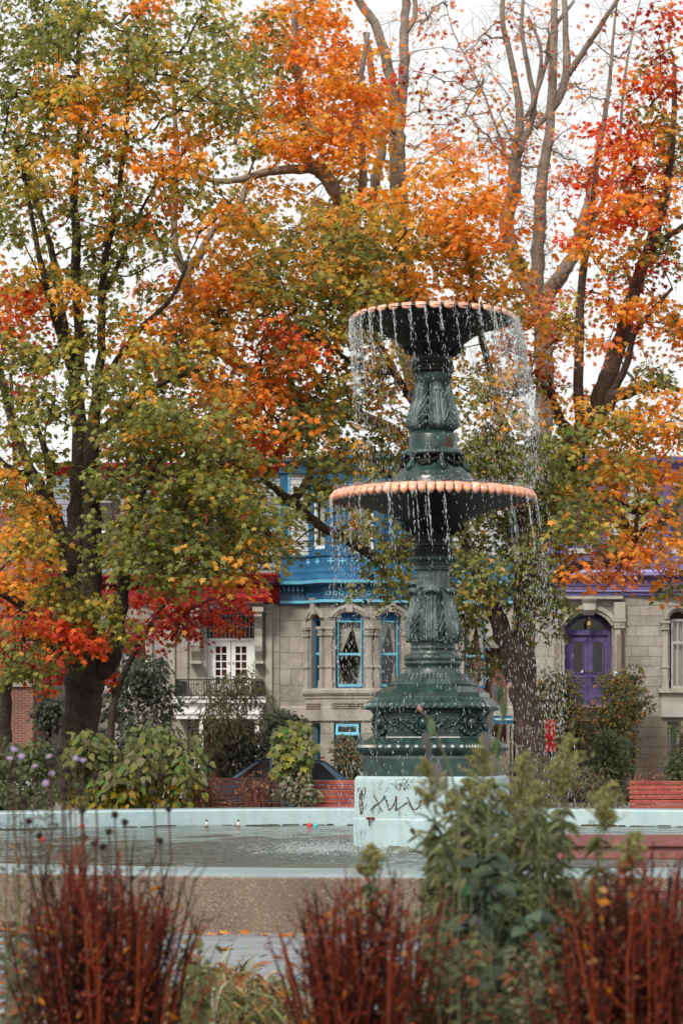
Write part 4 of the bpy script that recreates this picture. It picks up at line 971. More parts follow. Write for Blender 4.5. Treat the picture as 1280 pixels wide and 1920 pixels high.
for v, d, w_ in ((oD[3]-.10, -.18, .17), (oD[3]+.05, -.34, .18), (oD[3]+.25, -.30, .20), (oD[3]+.38, -.40, .22), (oD[3]+.44, -.40, .24)): rr.append([fP(cu-w_, 0, v), fP(cu-w_, d, v), fP(cu-w_*.4, d-.03, v), fP(cu+w_*.4, d-.03, v), fP(cu+w_, d, v), fP(cu+w_, 0, v)])
q.rings(rr, True, True); q.build('keystone', M_trimst, pur)
for a, b_ in ((ux(1034), ux(1050)), (ux(1152), ux(1168))):
    pilaster(pur, fP, a, b_, oD[2]+.1, oD[3]-.5, M_trimst, .12); q = MB(); q.fbox(fP, a+.05, b_-.05, -.155, -.12, oD[2]+.9, oD[3]-.7); q.build('carved_panel', M_limed, pur)
    blockbox(pur, fP, 'impost', M_trimst, a-.04, b_+.04, -.2, .02, oD[3]-.21, oD[3]+.3)
# arched window with a deep moulded reveal
sash_window(pur, fP, oW[0]+.1, oW[1]-.05, oW[2], oW[3]-.3, mat('grey_paint', (.45, .43, .42), .5), dep=.24, fw=.07, rail=.66, muntins=((.5, None),), curtain=(.95, 0, 'straight'))
spandrel(pur, fP, oW[0], oW[1], oW[3]-.32, .32, oW[3]+.02, M_trimst, 0, .22); hood(pur, fP, oW[0], oW[1], oW[3]-.32, .32, .13, .12, M_trimst); hood(pur, fP, oW[0]+.03, oW[1]-.03, oW[3]-.34, .28, .05, -.1, M_trimst, legs=1.9, name='reveal_moulding')
for a, b_ in ((oW[0]-.2, oW[0]-.03), (oW[1]+.03, oW[1]+.2)): pilaster(pur, fP, a, b_, oW[2]+.02, oW[3]-.65, M_trimst, .08)
blockbox(pur, fP, 'sill', M_trimst, oW[0]-.34, oW[1]+.3, -.2, .22, oW[2]-.14, oW[2]-.004)
blockbox(pur, fP, 'apron', M_trimst, oW[0]-.25, oW[1]+.2, -.06, .02, oW[2]-.48, oW[2]-.145)
blockbox(pur, fP, 'belt_stone', mat('pale_stone', (.42, .41, .385), .8, streak=((.2, .17, .14), .5, 2)), ux(1238), ux(1330), -.12, .02, base_v+.0, base_v+.42)
sash_window(pur, fP, *oBW, M_limed, dep=.2, fw=.1, rail=0); sash_window(pur, fP, *oPB, M_whitep, dep=.2, fw=.06, rail=.5)
fP2 = [(hx(pL), 75.0), (hx(1164), 75.0)]; fP3 = [(hx(1169), 75.0), (hx(1240), 74.9), (hx(1330), 74.6)]
for pl in (fP2, fP3):
    band(pur, 'cornice', M_purp, pl, [(-.1, pz), (.08, pz), (.10, pz+.12), (.13, pz+.13), (.13, pz+.28), (.17, pz+.30), (.17, pz+.46), (.30, pz+.56), (.34, pz+.60), (-.1, pz+.60)])
    band(pur, 'cornice_lip', M_lpurp, pl, rect(.135, .16, pz+.12, pz+.15)); band(pur, 'cornice_lip', M_lpurp, pl, [(.2, pz+.602), (.44, pz+.602), (.46, pz+.70), (.36, pz+.78), (.2, pz+.78)])
    band(pur, 'cornice_crown', M_purp, pl, [(-.1, pz+.782), (.34, pz+.782), (.16, pz+1.0), (.14, pz+1.25), (.18, pz+1.28), (-.1, pz+1.28)])
q = MB(); q.tube([fP(ux(1165), -.12, 0), fP(ux(1165), -.12, pz+.5)], .05, 8); q.build('downpipe', mat('brown_pipe', (.07, .05, .042), .5), pur)
p0, p1 = pz+1.281, hz(862)
fPu = Facet((hx(pL), 75.25), (hx(pR), 75.25)); oa = [fPu.ux(1062), fPu.ux(1112), p0+.2, p0+2.2]; ob = [fPu.ux(1258), fPu.ux(1300), p0+.1, p0+2.2]
shingle_wall(pur, fPu, p0, p1, [oa, ob], M_shing, rowh=.18, wid=.26)
for o in (oa, ob):
    sash_window(pur, fPu, *o, M_purp, dep=.12, fw=.08, rail=.5)
    for a, b_ in ((o[0]-.40, o[0]-.02), (o[1]+.02, o[1]+.40)): blockbox(pur, fPu, 'window_board', M_purp, a, b_, -.10, .03, o[2]-.15, o[3]+.3)
    blockbox(pur, fPu, 'window_head', M_purp, o[0]-.46, o[1]+.46, -.16, .03, o[3]+.302, o[3]+.55)
for xa in (1018, 1160, 1226): blockbox(pur, fPu, 'corner_board', M_purp, fPu.ux(xa), fPu.ux(xa+14), -.08, .03, p0, p1)
band(pur, 'upper_cornice', M_purp, [(hx(pL), 75.2), (hx(pR), 75.2)], [(-.2, p1-.3), (.1, p1-.3), (.3, p1-.06), (.3, p1+.1), (-.2, p1+.1)])
MB().box(hx(pL), hx(pR), 75.65, 84, 0, p1).build('rear_wall', M_brick, pur)
# ---------------- brick building at the far left
brk = thing('brick_house', 'red brick building with a pale stone band at the far left of the row', 'house', (hx(-60), 72.5, 0))
fB = Facet((X(-160, 72), 72), (X(62, 72), 72)); zb = EYE-(1288-HZ)/F*72
MB().fbox(fB, 0, fB.len, 0, 9, 0, zb).build('lower_wall', M_brick, brk); MB().fbox(fB, 0, fB.len, 0, 9, zb+.28, 8.7).build('upper_wall', M_brick, brk)
MB().fbox(fB, -.05, fB.len+.06, -.10, 9.05, zb+.002, zb+.278).build('stone_band', M_trimst, brk)
sash_window(brk, fB, fB.ux(-60), fB.ux(-10), 1.2, 2.9, M_whitep, dep=-.02, room=False, fw=.08)
pale = thing('pale_brick_wall', 'narrow white brick side wall with a small dark window beside the red brick building', 'wall', (hx(76), 76, 0))
fW = Facet((X(50, 77), 77), (X(91, 77), 77)); owd = [fW.ux(64), fW.ux(78), fW.vy(1352), fW.vy(1335)]
stone_wall(pale, fW, 0, 8.4, [owd], 1, 1, stones=False, name='wall_body', mort=M_wbrick); sash_window(pale, fW, *owd, M_whitep, dep=.15, fw=.04, rail=0)
MB().fbox(fW, fW.len, fW.len+.12, -1.2, 0, 0, 8.2).build('brick_quoin', M_brick, pale)
# ================================================================ MAPLES
M_bark = mat('dark_bark', (.042, .028, .020), .95, spots=[(3, (.065, .045, .032), .45, .7), (11, (.02, .014, .010), .5, .65)], bump=(14, .05), streak=((.015, .010, .008), .8, 12))
M_barkb = mat('brown_bark', (.072, .045, .035), .95, spots=[(3, (.10, .068, .053), .45, .7), (11, (.034, .021, .016), .5, .65)], bump=(14, .05), streak=((.045, .03, .022), .8, 12))
M_barkg = mat('grey_bark', (.23, .19, .155), .95, spots=[(2, (.29, .25, .21), .45, .7), (9, (.14, .11, .09), .5, .7)], bump=(14, .03), streak=((.12, .095, .075), .7, 10))
def limb_tubes(limbs, Y0, wob=.05):
    q = MB(); samp = []
    for lb in limbs:
        pts = []
        for i, (px, py, dy, rp) in enumerate(lb):
            Y = Y0+dy; p = P(px, py, Y); pts.append((p.x, p.y, p.z, rp*Y/F))
        a = smooth_path(pts, 5)
        for i in range(1, len(a)-1): a[i, :3] += rng.normal(0, wob*.35*min(1, a[i, 3]*6), 3)
        n_ = 12 if a[0, 3] > .12 else 7
        q.tube([tuple(p[:3]) for p in a], [max(.008, r*(1+random.uniform(-.05, .05))) for r in a[:, 3]], n_)
        samp.append(a)
    return q, np.vstack(samp)
def tree(label, base, Y0, limbs, blobs, bark, ns=48, lsize=(.088, .142), spr=.50, thick=2.2, group='autumn maples around the fountain', name='maple_tree', leafparts=220, twig=.006, twig_branch=True):
    root = thing(name, label, 'tree', P(base[0], base[1], Y0), group); root.location.z = 0.0
    q, samp = limb_tubes(limbs, Y0); q.build('trunk', bark, root, True)
    cs_, pal_ = [], []
    for bl in blobs:
        px, py, rx, ry, den, pal = bl[:6]; dy = bl[6] if len(bl) > 6 else 0.0; th = bl[7] if len(bl) > 7 else thick
        k = max(1, int(round(den*PI*rx*ry/1200.0)))
        for _ in range(k):
            r, a = 1.16*math.sqrt(random.random())*random.choice((1, 1, 1, 1.25)), random.uniform(0, 2*PI)
            Y = Y0+dy+random.uniform(-th, th)
            cs_.append(P(px+rx*r*math.cos(a), py+ry*r*math.sin(a), Y)); pal_.append(pal)
    Cn = np.array([tuple(c) for c in cs_]); n = len(Cn)
    # twigs: each spray hangs from the nearest branch already there
    nodes = samp[:, :3].copy(); parent = -np.ones(len(nodes), int)
    dmin = np.array([np.min(((nodes-c)**2).sum(1)) for c in Cn]); order = np.argsort(dmin)
    nodes = list(map(tuple, nodes)); ns0 = len(nodes); A = np.array(nodes+[(0, 0, 0)]*n); par = -np.ones(ns0+n, int); cnt = ns0
    idx = np.zeros(n, int)
    for o in order:
        c = Cn[o]; d = A[:cnt]-c; w = (d*d).sum(1)+np.maximum(0, d[:, 2])**2*1.5+np.where(np.arange(cnt) >= ns0, .15, 0); j = int(np.argmin(w))
        A[cnt] = c; par[cnt] = j; idx[o] = cnt; cnt += 1
    load = np.zeros(cnt)
    for k in range(cnt-1, ns0-1, -1):
        load[k] += 1
        if par[k] >= ns0: load[par[k]] += load[k]
    tw = MB()
    for k in range(ns0, cnt):
        a, b_ = Vector(A[par[k]]), Vector(A[k]); L_ = (b_-a).length
        m1 = a.lerp(b_, .35)+Vector(rng.normal(0, .07*L_, 3)); m2 = a.lerp(b_, .7)+Vector(rng.normal(0, .06*L_, 3))+Vector((0, 0, .03*L_))
        r1 = min(.075, twig*math.sqrt(load[k])*1.25+.002); r0 = min(.085, r1*1.25)
        tw.tube([a, m1, m2, b_], [r0, r1, r1*.85, r1*.7], 4, False)
        if twig_branch:
            for _ in range(3 if ns > 20 else 6):
                e = b_+Vector(rng.normal(0, spr*.6, 3)); tw.tube([m2 if _ else b_, (m2+e)/2+Vector(rng.normal(0, .05, 3)), e], [twig*.8, twig*.6, twig*.35], 3, False)
    tw.build('branches', bark, root, kind='stuff')
    # leaves
    pos, dr, nr, sz, co = [], [], [], [], []
    for i in range(n):
        pal = pal_[i]; main = pal[rng.integers(len(pal))]; m = int(ns*rng.uniform(.65, 1.3)); R = spr*rng.uniform(.7, 1.25)
        r = R*np.sqrt(rng.random(m)); a = rng.uniform(0, 2*PI, m); lay = rng.uniform(-.5, .5, m)
        off = np.stack([r*np.cos(a), r*np.sin(a)*.9, -.55*r*r/R+lay*R*.75+.08*R], 1)
        tilt = rng.normal(0, .25, 2); off[:, 2] += off[:, 0]*tilt[0]+off[:, 1]*tilt[1]
        pos.append(Cn[i]+off)
        d = np.stack([np.cos(a)*.8, np.sin(a)*.8, np.full(m, -.75)], 1)+rng.normal(0, .38, (m, 3)); dr.append(d)
        nn = np.stack([np.cos(a)*.25, np.sin(a)*.25-.42, np.full(m, .72)], 1)+rng.normal(0, .36, (m, 3)); nr.append(nn)
        sz.append(rng.uniform(*lsize, m))
        c1 = pick(main, m); c2 = pick(pal, m); w = (rng.random(m) < .72)[:, None]; c = np.where(w, c1, c2); fl = rng.random(m) < .04; c[fl] = pick('yAy', int(fl.sum()))
        f = rng.random((m, 1))*.35; c = c*(1-f)+f*c1.mean(0)          # neighbours on a twig turn together
        co.append(c*rng.uniform(.7, 1.4, (m, 1)))
    pos, dr, nr, sz, co = map(np.concatenate, (pos, dr, nr, sz, co)); co = np.clip(co, 0, .9)
    near = np.zeros(len(pos), bool)
    if leafparts:
        py_ = HZ-(pos[:, 2]-EYE)*F/pos[:, 1]; px_ = 640+pos[:, 0]*F/pos[:, 1]
        inv = (px_ > 5) & (px_ < 1275) & (py_ > 5) & (py_ < 1500); sc_ = np.where(inv, sz/pos[:, 1], 0)
        near[np.argsort(-sc_)[:leafparts]] = True
    leaves('crown', MAPLE, pos[~near], dr[~near], nr[~near], sz[~near], co[~near], LEAF, root, kind='stuff')
    if leafparts: leaf_objects(MAPLE, 'maple', pos[near], dr[near], nr[near], sz[near], co[near], LEAF, root)
    return root, len(pos)
NL = 0
# the big maple on the left
A_l = [
 [(152, 1500, 0, 42), (152, 1420, 0, 38), (153, 1350, 0, 35), (158, 1290, 0, 37), (157, 1235, 0, 40), (152, 1190, 0, 41)],
 [(140, 1215, 0, 28), (138, 1150, .1, 25), (143, 1060, .2, 23), (146, 960, .3, 20), (150, 860, .3, 17), (146, 760, .2, 14), (134, 680, .2, 12), (112, 620, 0, 9), (88, 540, -.3, 7), (66, 440, -.4, 5), (40, 300, -.5, 3)],
 [(168, 1210, 0, 24), (170, 1130, -.1, 21), (172, 1040, -.2, 19), (170, 930, -.3, 16), (172, 830, -.3, 14), (182, 740, -.4, 10), (190, 640, -.4, 8), (190, 540, -.4, 7), (206, 440, -.4, 6), (225, 340, -.5, 5), (240, 200, -.6, 3), (238, 60, -.6, 2)],
 [(172, 1270, 0, 18), (200, 1252, -.2, 17), (218, 1215, -.3, 15), (222, 1165, -.3, 14), (232, 1100, -.4, 12), (232, 1040, -.5, 10), (250, 960, -.8, 8), (290, 880, -1.1, 6), (330, 800, -1.4, 4)],
 [(146, 700, .2, 11), (148, 620, .3, 10), (142, 520, .3, 9), (144, 430, .3, 9), (138, 370, .3, 8), (150, 250, .3, 6), (146, 120, .3, 4), (150, 10, .3, 3)],
 [(140, 690, .2, 9), (118, 600, .6, 8), (104, 500, 1, 7), (76, 400, 1.2, 5), (30, 260, 1.4, 4)],
 [(134, 1080, 0, 15), (96, 950, .6, 12), (60, 890, .8, 11), (36, 830, 1, 9), (14, 760, 1.1, 7), (-10, 640, 1.1, 5)],
 [(60, 890, .8, 7), (20, 880, .2, 6), (-20, 840, 0, 4)], [(96, 950, .6, 7), (88, 860, .3, 6), (60, 770, .2, 5)],
 [(120, 1230, 0, 12), (80, 1172, -.4, 10), (40, 1135, -.7, 8), (0, 1112, -1, 6), (-40, 1090, -1, 4)],
 [(180, 760, -.3, 8), (210, 690, -.6, 6), (260, 620, -.9, 5), (320, 560, -1.2, 4), (350, 500, -1.4, 3)],
 [(190, 560, -.4, 6), (230, 480, .2, 4), (262, 400, .5, 3), (300, 330, .5, 2.5)],
 [(172, 830, -.3, 9), (230, 770, -1.4, 6), (300, 720, -1.8, 5), (380, 690, -2, 4)],
 [(170, 950, -.3, 9), (240, 880, -1.6, 6), (330, 860, -2.0, 4), (420, 870, -2.2, 3)],
 [(232, 1060, -.5, 7), (300, 1030, -1.5, 5), (380, 1020, -2, 3), (440, 1050, -2, 2)],
]
A_b = [
 (60, 30, 110, 60, 1.3, 'ggg'), (200, 40, 110, 70, 1.1, 'ggy'), (250, 40, 45, 45, .9, 'oA', 1.5), (60, 130, 110, 70, 1.3, 'gg'), (330, 60, 80, 70, .9, 'ggy'),
 (140, 160, 60, 45, 1.5, 'Ayo', -1), (160, 215, 70, 50, 1.4, 'ygA', -1), (320, 140, 60, 60, 1.2, 'ygA'), (400, 130, 70, 60, .9, 'gy'), (250, 190, 60, 60, .7, 'gg'),
 (60, 230, 80, 50, 1.1, 'gg'), (330, 285, 60, 38, 1.6, 'oAo', -1.4), (280, 300, 40, 20, .9, 'o', -1.4), (400, 225, 70, 60, 1.0, 'gAg'), (245, 250, 55, 25, 1.1, 'yAo', -1), (90, 300, 100, 40, 1.3, 'Agy', -1),
 (205, 335, 60, 40, .9, 'Agr'), (290, 380, 50, 30, .7, 'ogg'), (40, 390, 70, 70, .6, 'gg'), (150, 410, 90, 60, .5, 'gg'), (260, 420, 70, 50, .7, 'gg'), (370, 330, 50, 50, .5, 'gg'),
 (190, 450, 70, 40, .7, 'ggy'), (40, 480, 60, 40, .8, 'gAg'), (30, 545, 55, 35, 1.5, 'ror', -.8), (25, 590, 30, 20, 1.2, 'rr', -.8), (100, 520, 80, 40, 1.1, 'ygA'), (200, 510, 60, 30, .6, 'gg'), (300, 450, 50, 40, .6, 'gg'),
 (70, 640, 80, 40, .5, 'gg', 1), (45, 715, 70, 45, 1.2, 'gdy'), (40, 770, 70, 40, 1.2, 'ggy', -.5), (166, 722, 34, 40, 1.2, 'gg', -1.8, .4), (110, 800, 25, 30, .6, 'gg', -1, .5), (250, 690, 46, 36, 1.2, 'gdy', -1.2), (260, 740, 70, 50, 1.5, 'ggy', -1.5),
 (300, 620, 75, 50, 1.6, 'Aoy', -1.4), (265, 630, 40, 30, 1.2, 'oA', -1.6), (340, 660, 50, 30, 1.2, 'gg', -1), (300, 805, 80, 50, 1.4, 'gggA', -1.6), (250, 845, 60, 40, 1.2, 'gg', -1.5), (40, 850, 50, 30, .4, 'gg'), (30, 960, 45, 50, 1.1, 'oAg', -.5), (75, 990, 45, 45, 1.2, 'gyA', -1), (60, 1060, 55, 45, 1.2, 'gAg', -1), (15, 1040, 40, 50, 1.3, 'oA', -1),
 (95, 1090, 30, 30, .9, 'gy', -1.5, .4), (150, 1125, 45, 28, 1.5, 'gg', -1.6, .4), (195, 1120, 34, 28, 1.3, 'ggy', -1.5, .4), (105, 1172, 44, 22, 2.2, 'orA', -1.8, .3), (150, 1190, 22, 26, 1.8, 'or', -1.8, .3), (160, 1215, 16, 14, 1.6, 'or', -1.8, .3), (75, 1165, 20, 18, 1.6, 'rR', -1.8, .3), (45, 1195, 50, 45, 1.2, 'gg', -1.2, .6), (90, 1225, 25, 28, .9, 'gg', -1.2, .4),
 (225, 1140, 20, 22, 1.2, 'yg', -1.5, .4), (225, 1178, 14, 10, 1.2, 'yg', -1.5, .4), (260, 1060, 60, 45, 1.5, 'gg', -1.6), (240, 1050, 26, 40, .9, 'gg', -1.6),
 (300, 900, 90, 55, 1.4, 'ggdg', -1.8), (240, 950, 36, 45, 1.1, 'gy', -1.6), (390, 900, 90, 60, 1.4, 'ggdy', -2), (310, 980, 90, 55, 1.4, 'gdgg', -2), (410, 980, 90, 60, 1.6, 'ggdgA', -2), (450, 950, 50, 45, 1.1, 'gyg', -2), (345, 1050, 75, 42, 1.4, 'gdy', -2), (425, 1060, 70, 34, 1.5, 'ggA', -2.2), (420, 1085, 40, 16, 1.3, 'Ao', -2.4),
 (50, 895, 60, 45, 1.1, 'ggy'), (60, 560, 70, 50, .6, 'gAr'), (20, 650, 50, 40, .7, 'gRy'), (110, 650, 70, 40, .4, 'gy'), (30, 860, 60, 40, .7, 'gyR'), (20, 920, 50, 40, .8, 'AoR'), (300, 400, 90, 80, .5, 'gyA'), (420, 350, 60, 50, .6, 'gAo'), (450, 420, 60, 40, .7, 'Agy'), (110, 590, 80, 40, .5, 'gAy'), (230, 560, 60, 50, .5, 'gAy'), (20, 330, 60, 60, .7, 'gy'), (230, 120, 60, 60, .6, 'gy'), (150, 640, 50, 40, .35, 'gy'), (20, 920, 40, 30, .7, 'Ayo'), (360, 775, 90, 50, 1.5, 'ggyA', -2), (420, 830, 80, 50, 1.5, 'gg', -2),
]
t, k = tree('large multi stemmed maple with a dark trunk at the left behind the broad leaved bush', (152, 1500), 47.0, A_l, A_b, M_bark, leafparts=240); NL += k
# the middle maple behind the fountain, its orange and green crown fills the centre
B_l = [
 [(1012, 1530, 0, 28), (1000, 1440, 0, 27), (990, 1370, 0, 26), (980, 1300, 0, 26), (970, 1240, 0, 27), (958, 1200, 0, 27)],
 [(955, 1215, 0, 20), (935, 1165, .1, 17), (915, 1120, .3, 14), (890, 1060, .5, 12), (860, 980, .6, 10), (840, 900, .6, 9), (800, 800, .6, 8), (740, 700, .6, 7), (690, 600, .5, 5), (650, 500, .5, 4), (610, 430, .5, 3)],
 [(972, 1220, 0, 20), (985, 1170, .1, 18), (988, 1100, .2, 17), (985, 1040, .2, 14), (975, 950, .3, 12), (950, 850, .5, 10), (930, 740, .5, 8), (900, 620, .4, 6), (880, 500, .4, 5), (860, 400, .4, 3)],
 [(992, 1100, .1, 13), (1022, 1092, -.2, 11), (1050, 1076, -.5, 9.5), (1084, 1062, -.8, 8), (1130, 1056, -1, 6), (1180, 1045, -1.2, 4)],
 [(860, 990, .6, 11), (780, 1010, -.2, 11), (720, 1048, -.8, 10), (690, 1038, -1, 9), (660, 1018, -1.1, 8), (636, 1000, -1.2, 6)],
 [(690, 1036, -1, 8), (600, 985, -1.2, 9), (562, 950, -1.3, 10), (545, 940, -1.4, 10), (515, 915, -1.6, 6), (490, 900, -1.8, 4)],
 [(548, 940, -1.4, 9), (572, 910, -1.2, 8), (582, 880, -1, 7), (578, 830, -.8, 6), (560, 760, -.6, 5), (540, 680, -.5, 4), (530, 580, -.4, 3)],
 [(740, 700, .6, 5), (680, 690, -.4, 4), (600, 640, -1, 4), (520, 600, -1.6, 3), (440, 580, -2, 2)],
 [(860, 980, .6, 8), (800, 940, -.6, 6), (740, 900, -1.2, 5), (690, 850, -1.6, 3)],
 [(985, 1150, .1, 9), (1020, 1120, -.6, 6), (1040, 1130, -1, 4), (1036, 1170, -1.1, 2)],
]
B_b = [
 (560, 440, 90, 40, 1.4, 'gyA'), (480, 470, 70, 50, 1.4, 'Agy', -1), (640, 440, 90, 50, 1.6, 'gyA'), (720, 430, 90, 55, 1.6, 'Agy'), (790, 395, 70, 45, 1.6, 'AoA', -.8), (850, 350, 65, 45, 1.5, 'oA', -.8), (885, 400, 60, 45, 1.6, 'Ao', -1), (840, 310, 40, 35, 1.1, 'oA'), (880, 280, 35, 35, .9, 'op'), (920, 440, 45, 35, 1.4, 'oA', -1),
 (800, 460, 70, 30, 1.3, 'Agg'), (850, 470, 60, 30, 1.3, 'Agd', -1), (750, 500, 100, 45, 1.5, 'gA'), (660, 510, 90, 50, 1.6, 'gyA', -.5), (860, 520, 80, 35, 1.5, 'Ao'), (940, 520, 45, 35, 1.4, 'ygA'), (960, 560, 40, 25, 1.2, 'yA'), (570, 510, 90, 45, 1.6, 'Agy', -.8),
 (420, 510, 60, 40, 1.5, 'Ao', -1.5), (380, 560, 60, 50, 1.6, 'AoA', -1.8), (450, 570, 80, 50, 1.7, 'Agy', -1.5), (400, 620, 70, 40, 1.5, 'Ayg', -1.5), (370, 700, 60, 50, 1.4, 'ygA', -1.5), (540, 575, 80, 45, 1.7, 'Agg', -1), (620, 570, 80, 50, 1.7, 'gyg', -.5), (700, 560, 70, 40, 1.4, 'gyA'),
 (525, 640, 60, 38, 2.0, 'oor', -1.8), (580, 670, 40, 30, 1.5, 'oA', -1.6), (470, 700, 70, 45, 1.9, 'ooA', -1.8), (440, 760, 50, 50, 1.8, 'oA', -1.8), (495, 770, 50, 60, 1.7, 'or', -1.8), (470, 835, 50, 40, 1.7, 'oor', -1.9), (600, 640, 60, 45, 1.5, 'gd', -.8), (580, 720, 60, 50, 1.7, 'gd', -.8), (610, 780, 60, 50, 1.6, 'gdA', -.8), (550, 800, 50, 40, 1.5, 'gg', -1), (535, 850, 36, 24, .8, 'gg', -1.4), (610, 850, 50, 30, 1.4, 'gg', -1),
 (680, 620, 50, 50, 1.2, 'gyA'), (700, 700, 60, 50, 1.3, 'gAy'), (690, 770, 60, 45, 1.4, 'gAg'), (720, 850, 60, 40, 1.4, 'gg'), (660, 870, 50, 30, 1.3, 'gAg', -1), (610, 885, 30, 20, .6, 'gA', -1.4), (640, 920, 45, 30, .7, 'gg', -1),
 (460, 905, 45, 35, 1.2, 'gyg', -1.9), (500, 990, 36, 34, 1.0, 'gg', -2), (465, 1020, 36, 28, 1.2, 'gd', -2), (610, 950, 40, 30, .7, 'gg', -1.6), (590, 985, 35, 22, .9, 'gg', -1.6), (640, 985, 35, 25, .8, 'gA', -1.4),
 (625, 930, 55, 30, .8, 'gg', -1.6), (740, 1010, 45, 45, 1.5, 'gg', -1), (715, 1070, 40, 30, 1.6, 'gg', -1.2), (740, 1090, 30, 20, 1.0, 'gy', -1.2),
 (880, 690, 60, 45, 1.3, 'gAy'), (930, 740, 60, 45, 1.4, 'gAg'), (900, 800, 70, 45, 1.5, 'gg'), (880, 860, 60, 40, 1.5, 'gdg'), (960, 850, 60, 50, 1.5, 'gg'), (1000, 900, 60, 40, 1.4, 'gg'), (1060, 850, 55, 45, 1.5, 'ggd', -1), (1050, 910, 50, 45, 1.6, 'gd', -1), (1060, 970, 45, 40, 1.5, 'gd', -1), (1000, 970, 50, 45, 1.3, 'gd'), (920, 920, 60, 40, 1.5, 'gd'), (890, 990, 70, 45, 1.5, 'gd'), (950, 1040, 70, 50, 1.4, 'gd', -.8), (880, 1070, 60, 45, 1.4, 'gd'), (900, 1130, 50, 35, 1.1, 'dg'), (870, 1160, 30, 30, .8, 'dd'), (1010, 1040, 40, 40, 1.1, 'gd', -.8), (885, 1110, 12, 10, 1.8, 'y', -1.5, .3), (1025, 1110, 28, 22, 1.6, 'gd', -1.2, .5), (1040, 1150, 22, 24, 1.4, 'gd', -1.2, .4), (1032, 1185, 14, 14, 1.4, 'gd', -1.2, .3),
 (910, 1210, 40, 40, .7, 'dd', 1), (1060, 1000, 50, 35, 1.0, 'gdA', -1), (1110, 950, 50, 40, .9, 'gAy', -1), (1000, 1090, 30, 30, .9, 'gd', -.6), (1090, 1050, 55, 25, .8, 'opA', -1), (1130, 1035, 50, 25, 1.0, 'oAr', -1.2), (1160, 1010, 50, 25, 1.0, 'oAp', -1.2), (1135, 1080, 40, 25, .8, 'pAo', -1),
]
t, k = tree('green and orange maple with a leaning brown trunk just right of the fountain base', (1012, 1530), 50.0, B_l, B_b, M_barkb, leafparts=240); NL += k
# the red maple on the right
E_l = [
 [(1008, 1530, 0, 24), (992, 1400, 0, 23), (982, 1250, 0, 22), (986, 1100, 0, 22), (1012, 985, 0, 23), (1052, 895, 0, 24), (1088, 820, 0, 24), (1112, 775, 0, 24)],
 [(1106, 800, 0, 19), (1130, 735, 0, 18), (1152, 670, 0, 17), (1170, 612, 0, 15), (1190, 540, .1, 13), (1212, 478, .1, 12), (1232, 420, .2, 10), (1250, 350, .2, 8), (1262, 240, .3, 6), (1264, 120, .3, 4)],
 [(1120, 790, 0, 12), (1150, 745, -.3, 12), (1172, 738, -.5, 11), (1200, 730, -.7, 9), (1240, 720, -.9, 6), (1290, 740, -1, 5)],
 [(1122, 790, 0, 10), (1148, 735, -.3, 8), (1176, 680, -.5, 7), (1186, 630, -.5, 6), (1215, 590, -.6, 5), (1260, 540, -.7, 3)],
 [(1090, 800, .2, 11), (1084, 740, .3, 10), (1086, 640, .4, 9), (1088, 560, .5, 8), (1098, 470, .5, 7), (1110, 380, .6, 5), (1120, 280, .6, 3)],
 [(1212, 478, .1, 8), (1240, 452, -.3, 7), (1290, 418, -.6, 5)],
 [(1070, 840, .2, 10), (1034, 745, 0, 7), (1020, 725, -.1, 6), (1004, 712, -.2, 4)], [(1090, 830, 0, 11), (1062, 800, .1, 10), (1046, 785, .2, 8), (1036, 740, .1, 6), (1024, 690, 0, 4)],
 [(1050, 900, 0, 10), (1150, 940, -1, 8), (1200, 960, -1.4, 6), (1240, 930, -1.6, 4)], [(1150, 940, -1, 6), (1186, 1010, -1.4, 7), (1190, 1020, -1.5, 5)],
 [(1190, 1010, -1.5, 6), (1215, 985, -1.6, 5), (1262, 970, -1.8, 4)], [(1190, 1010, -1.5, 6), (1165, 975, -1.6, 5), (1150, 950, -1.6, 4)],
 [(1188, 1015, -1.5, 5), (1195, 960, -1.5, 4), (1196, 900, -1.5, 3)],
]
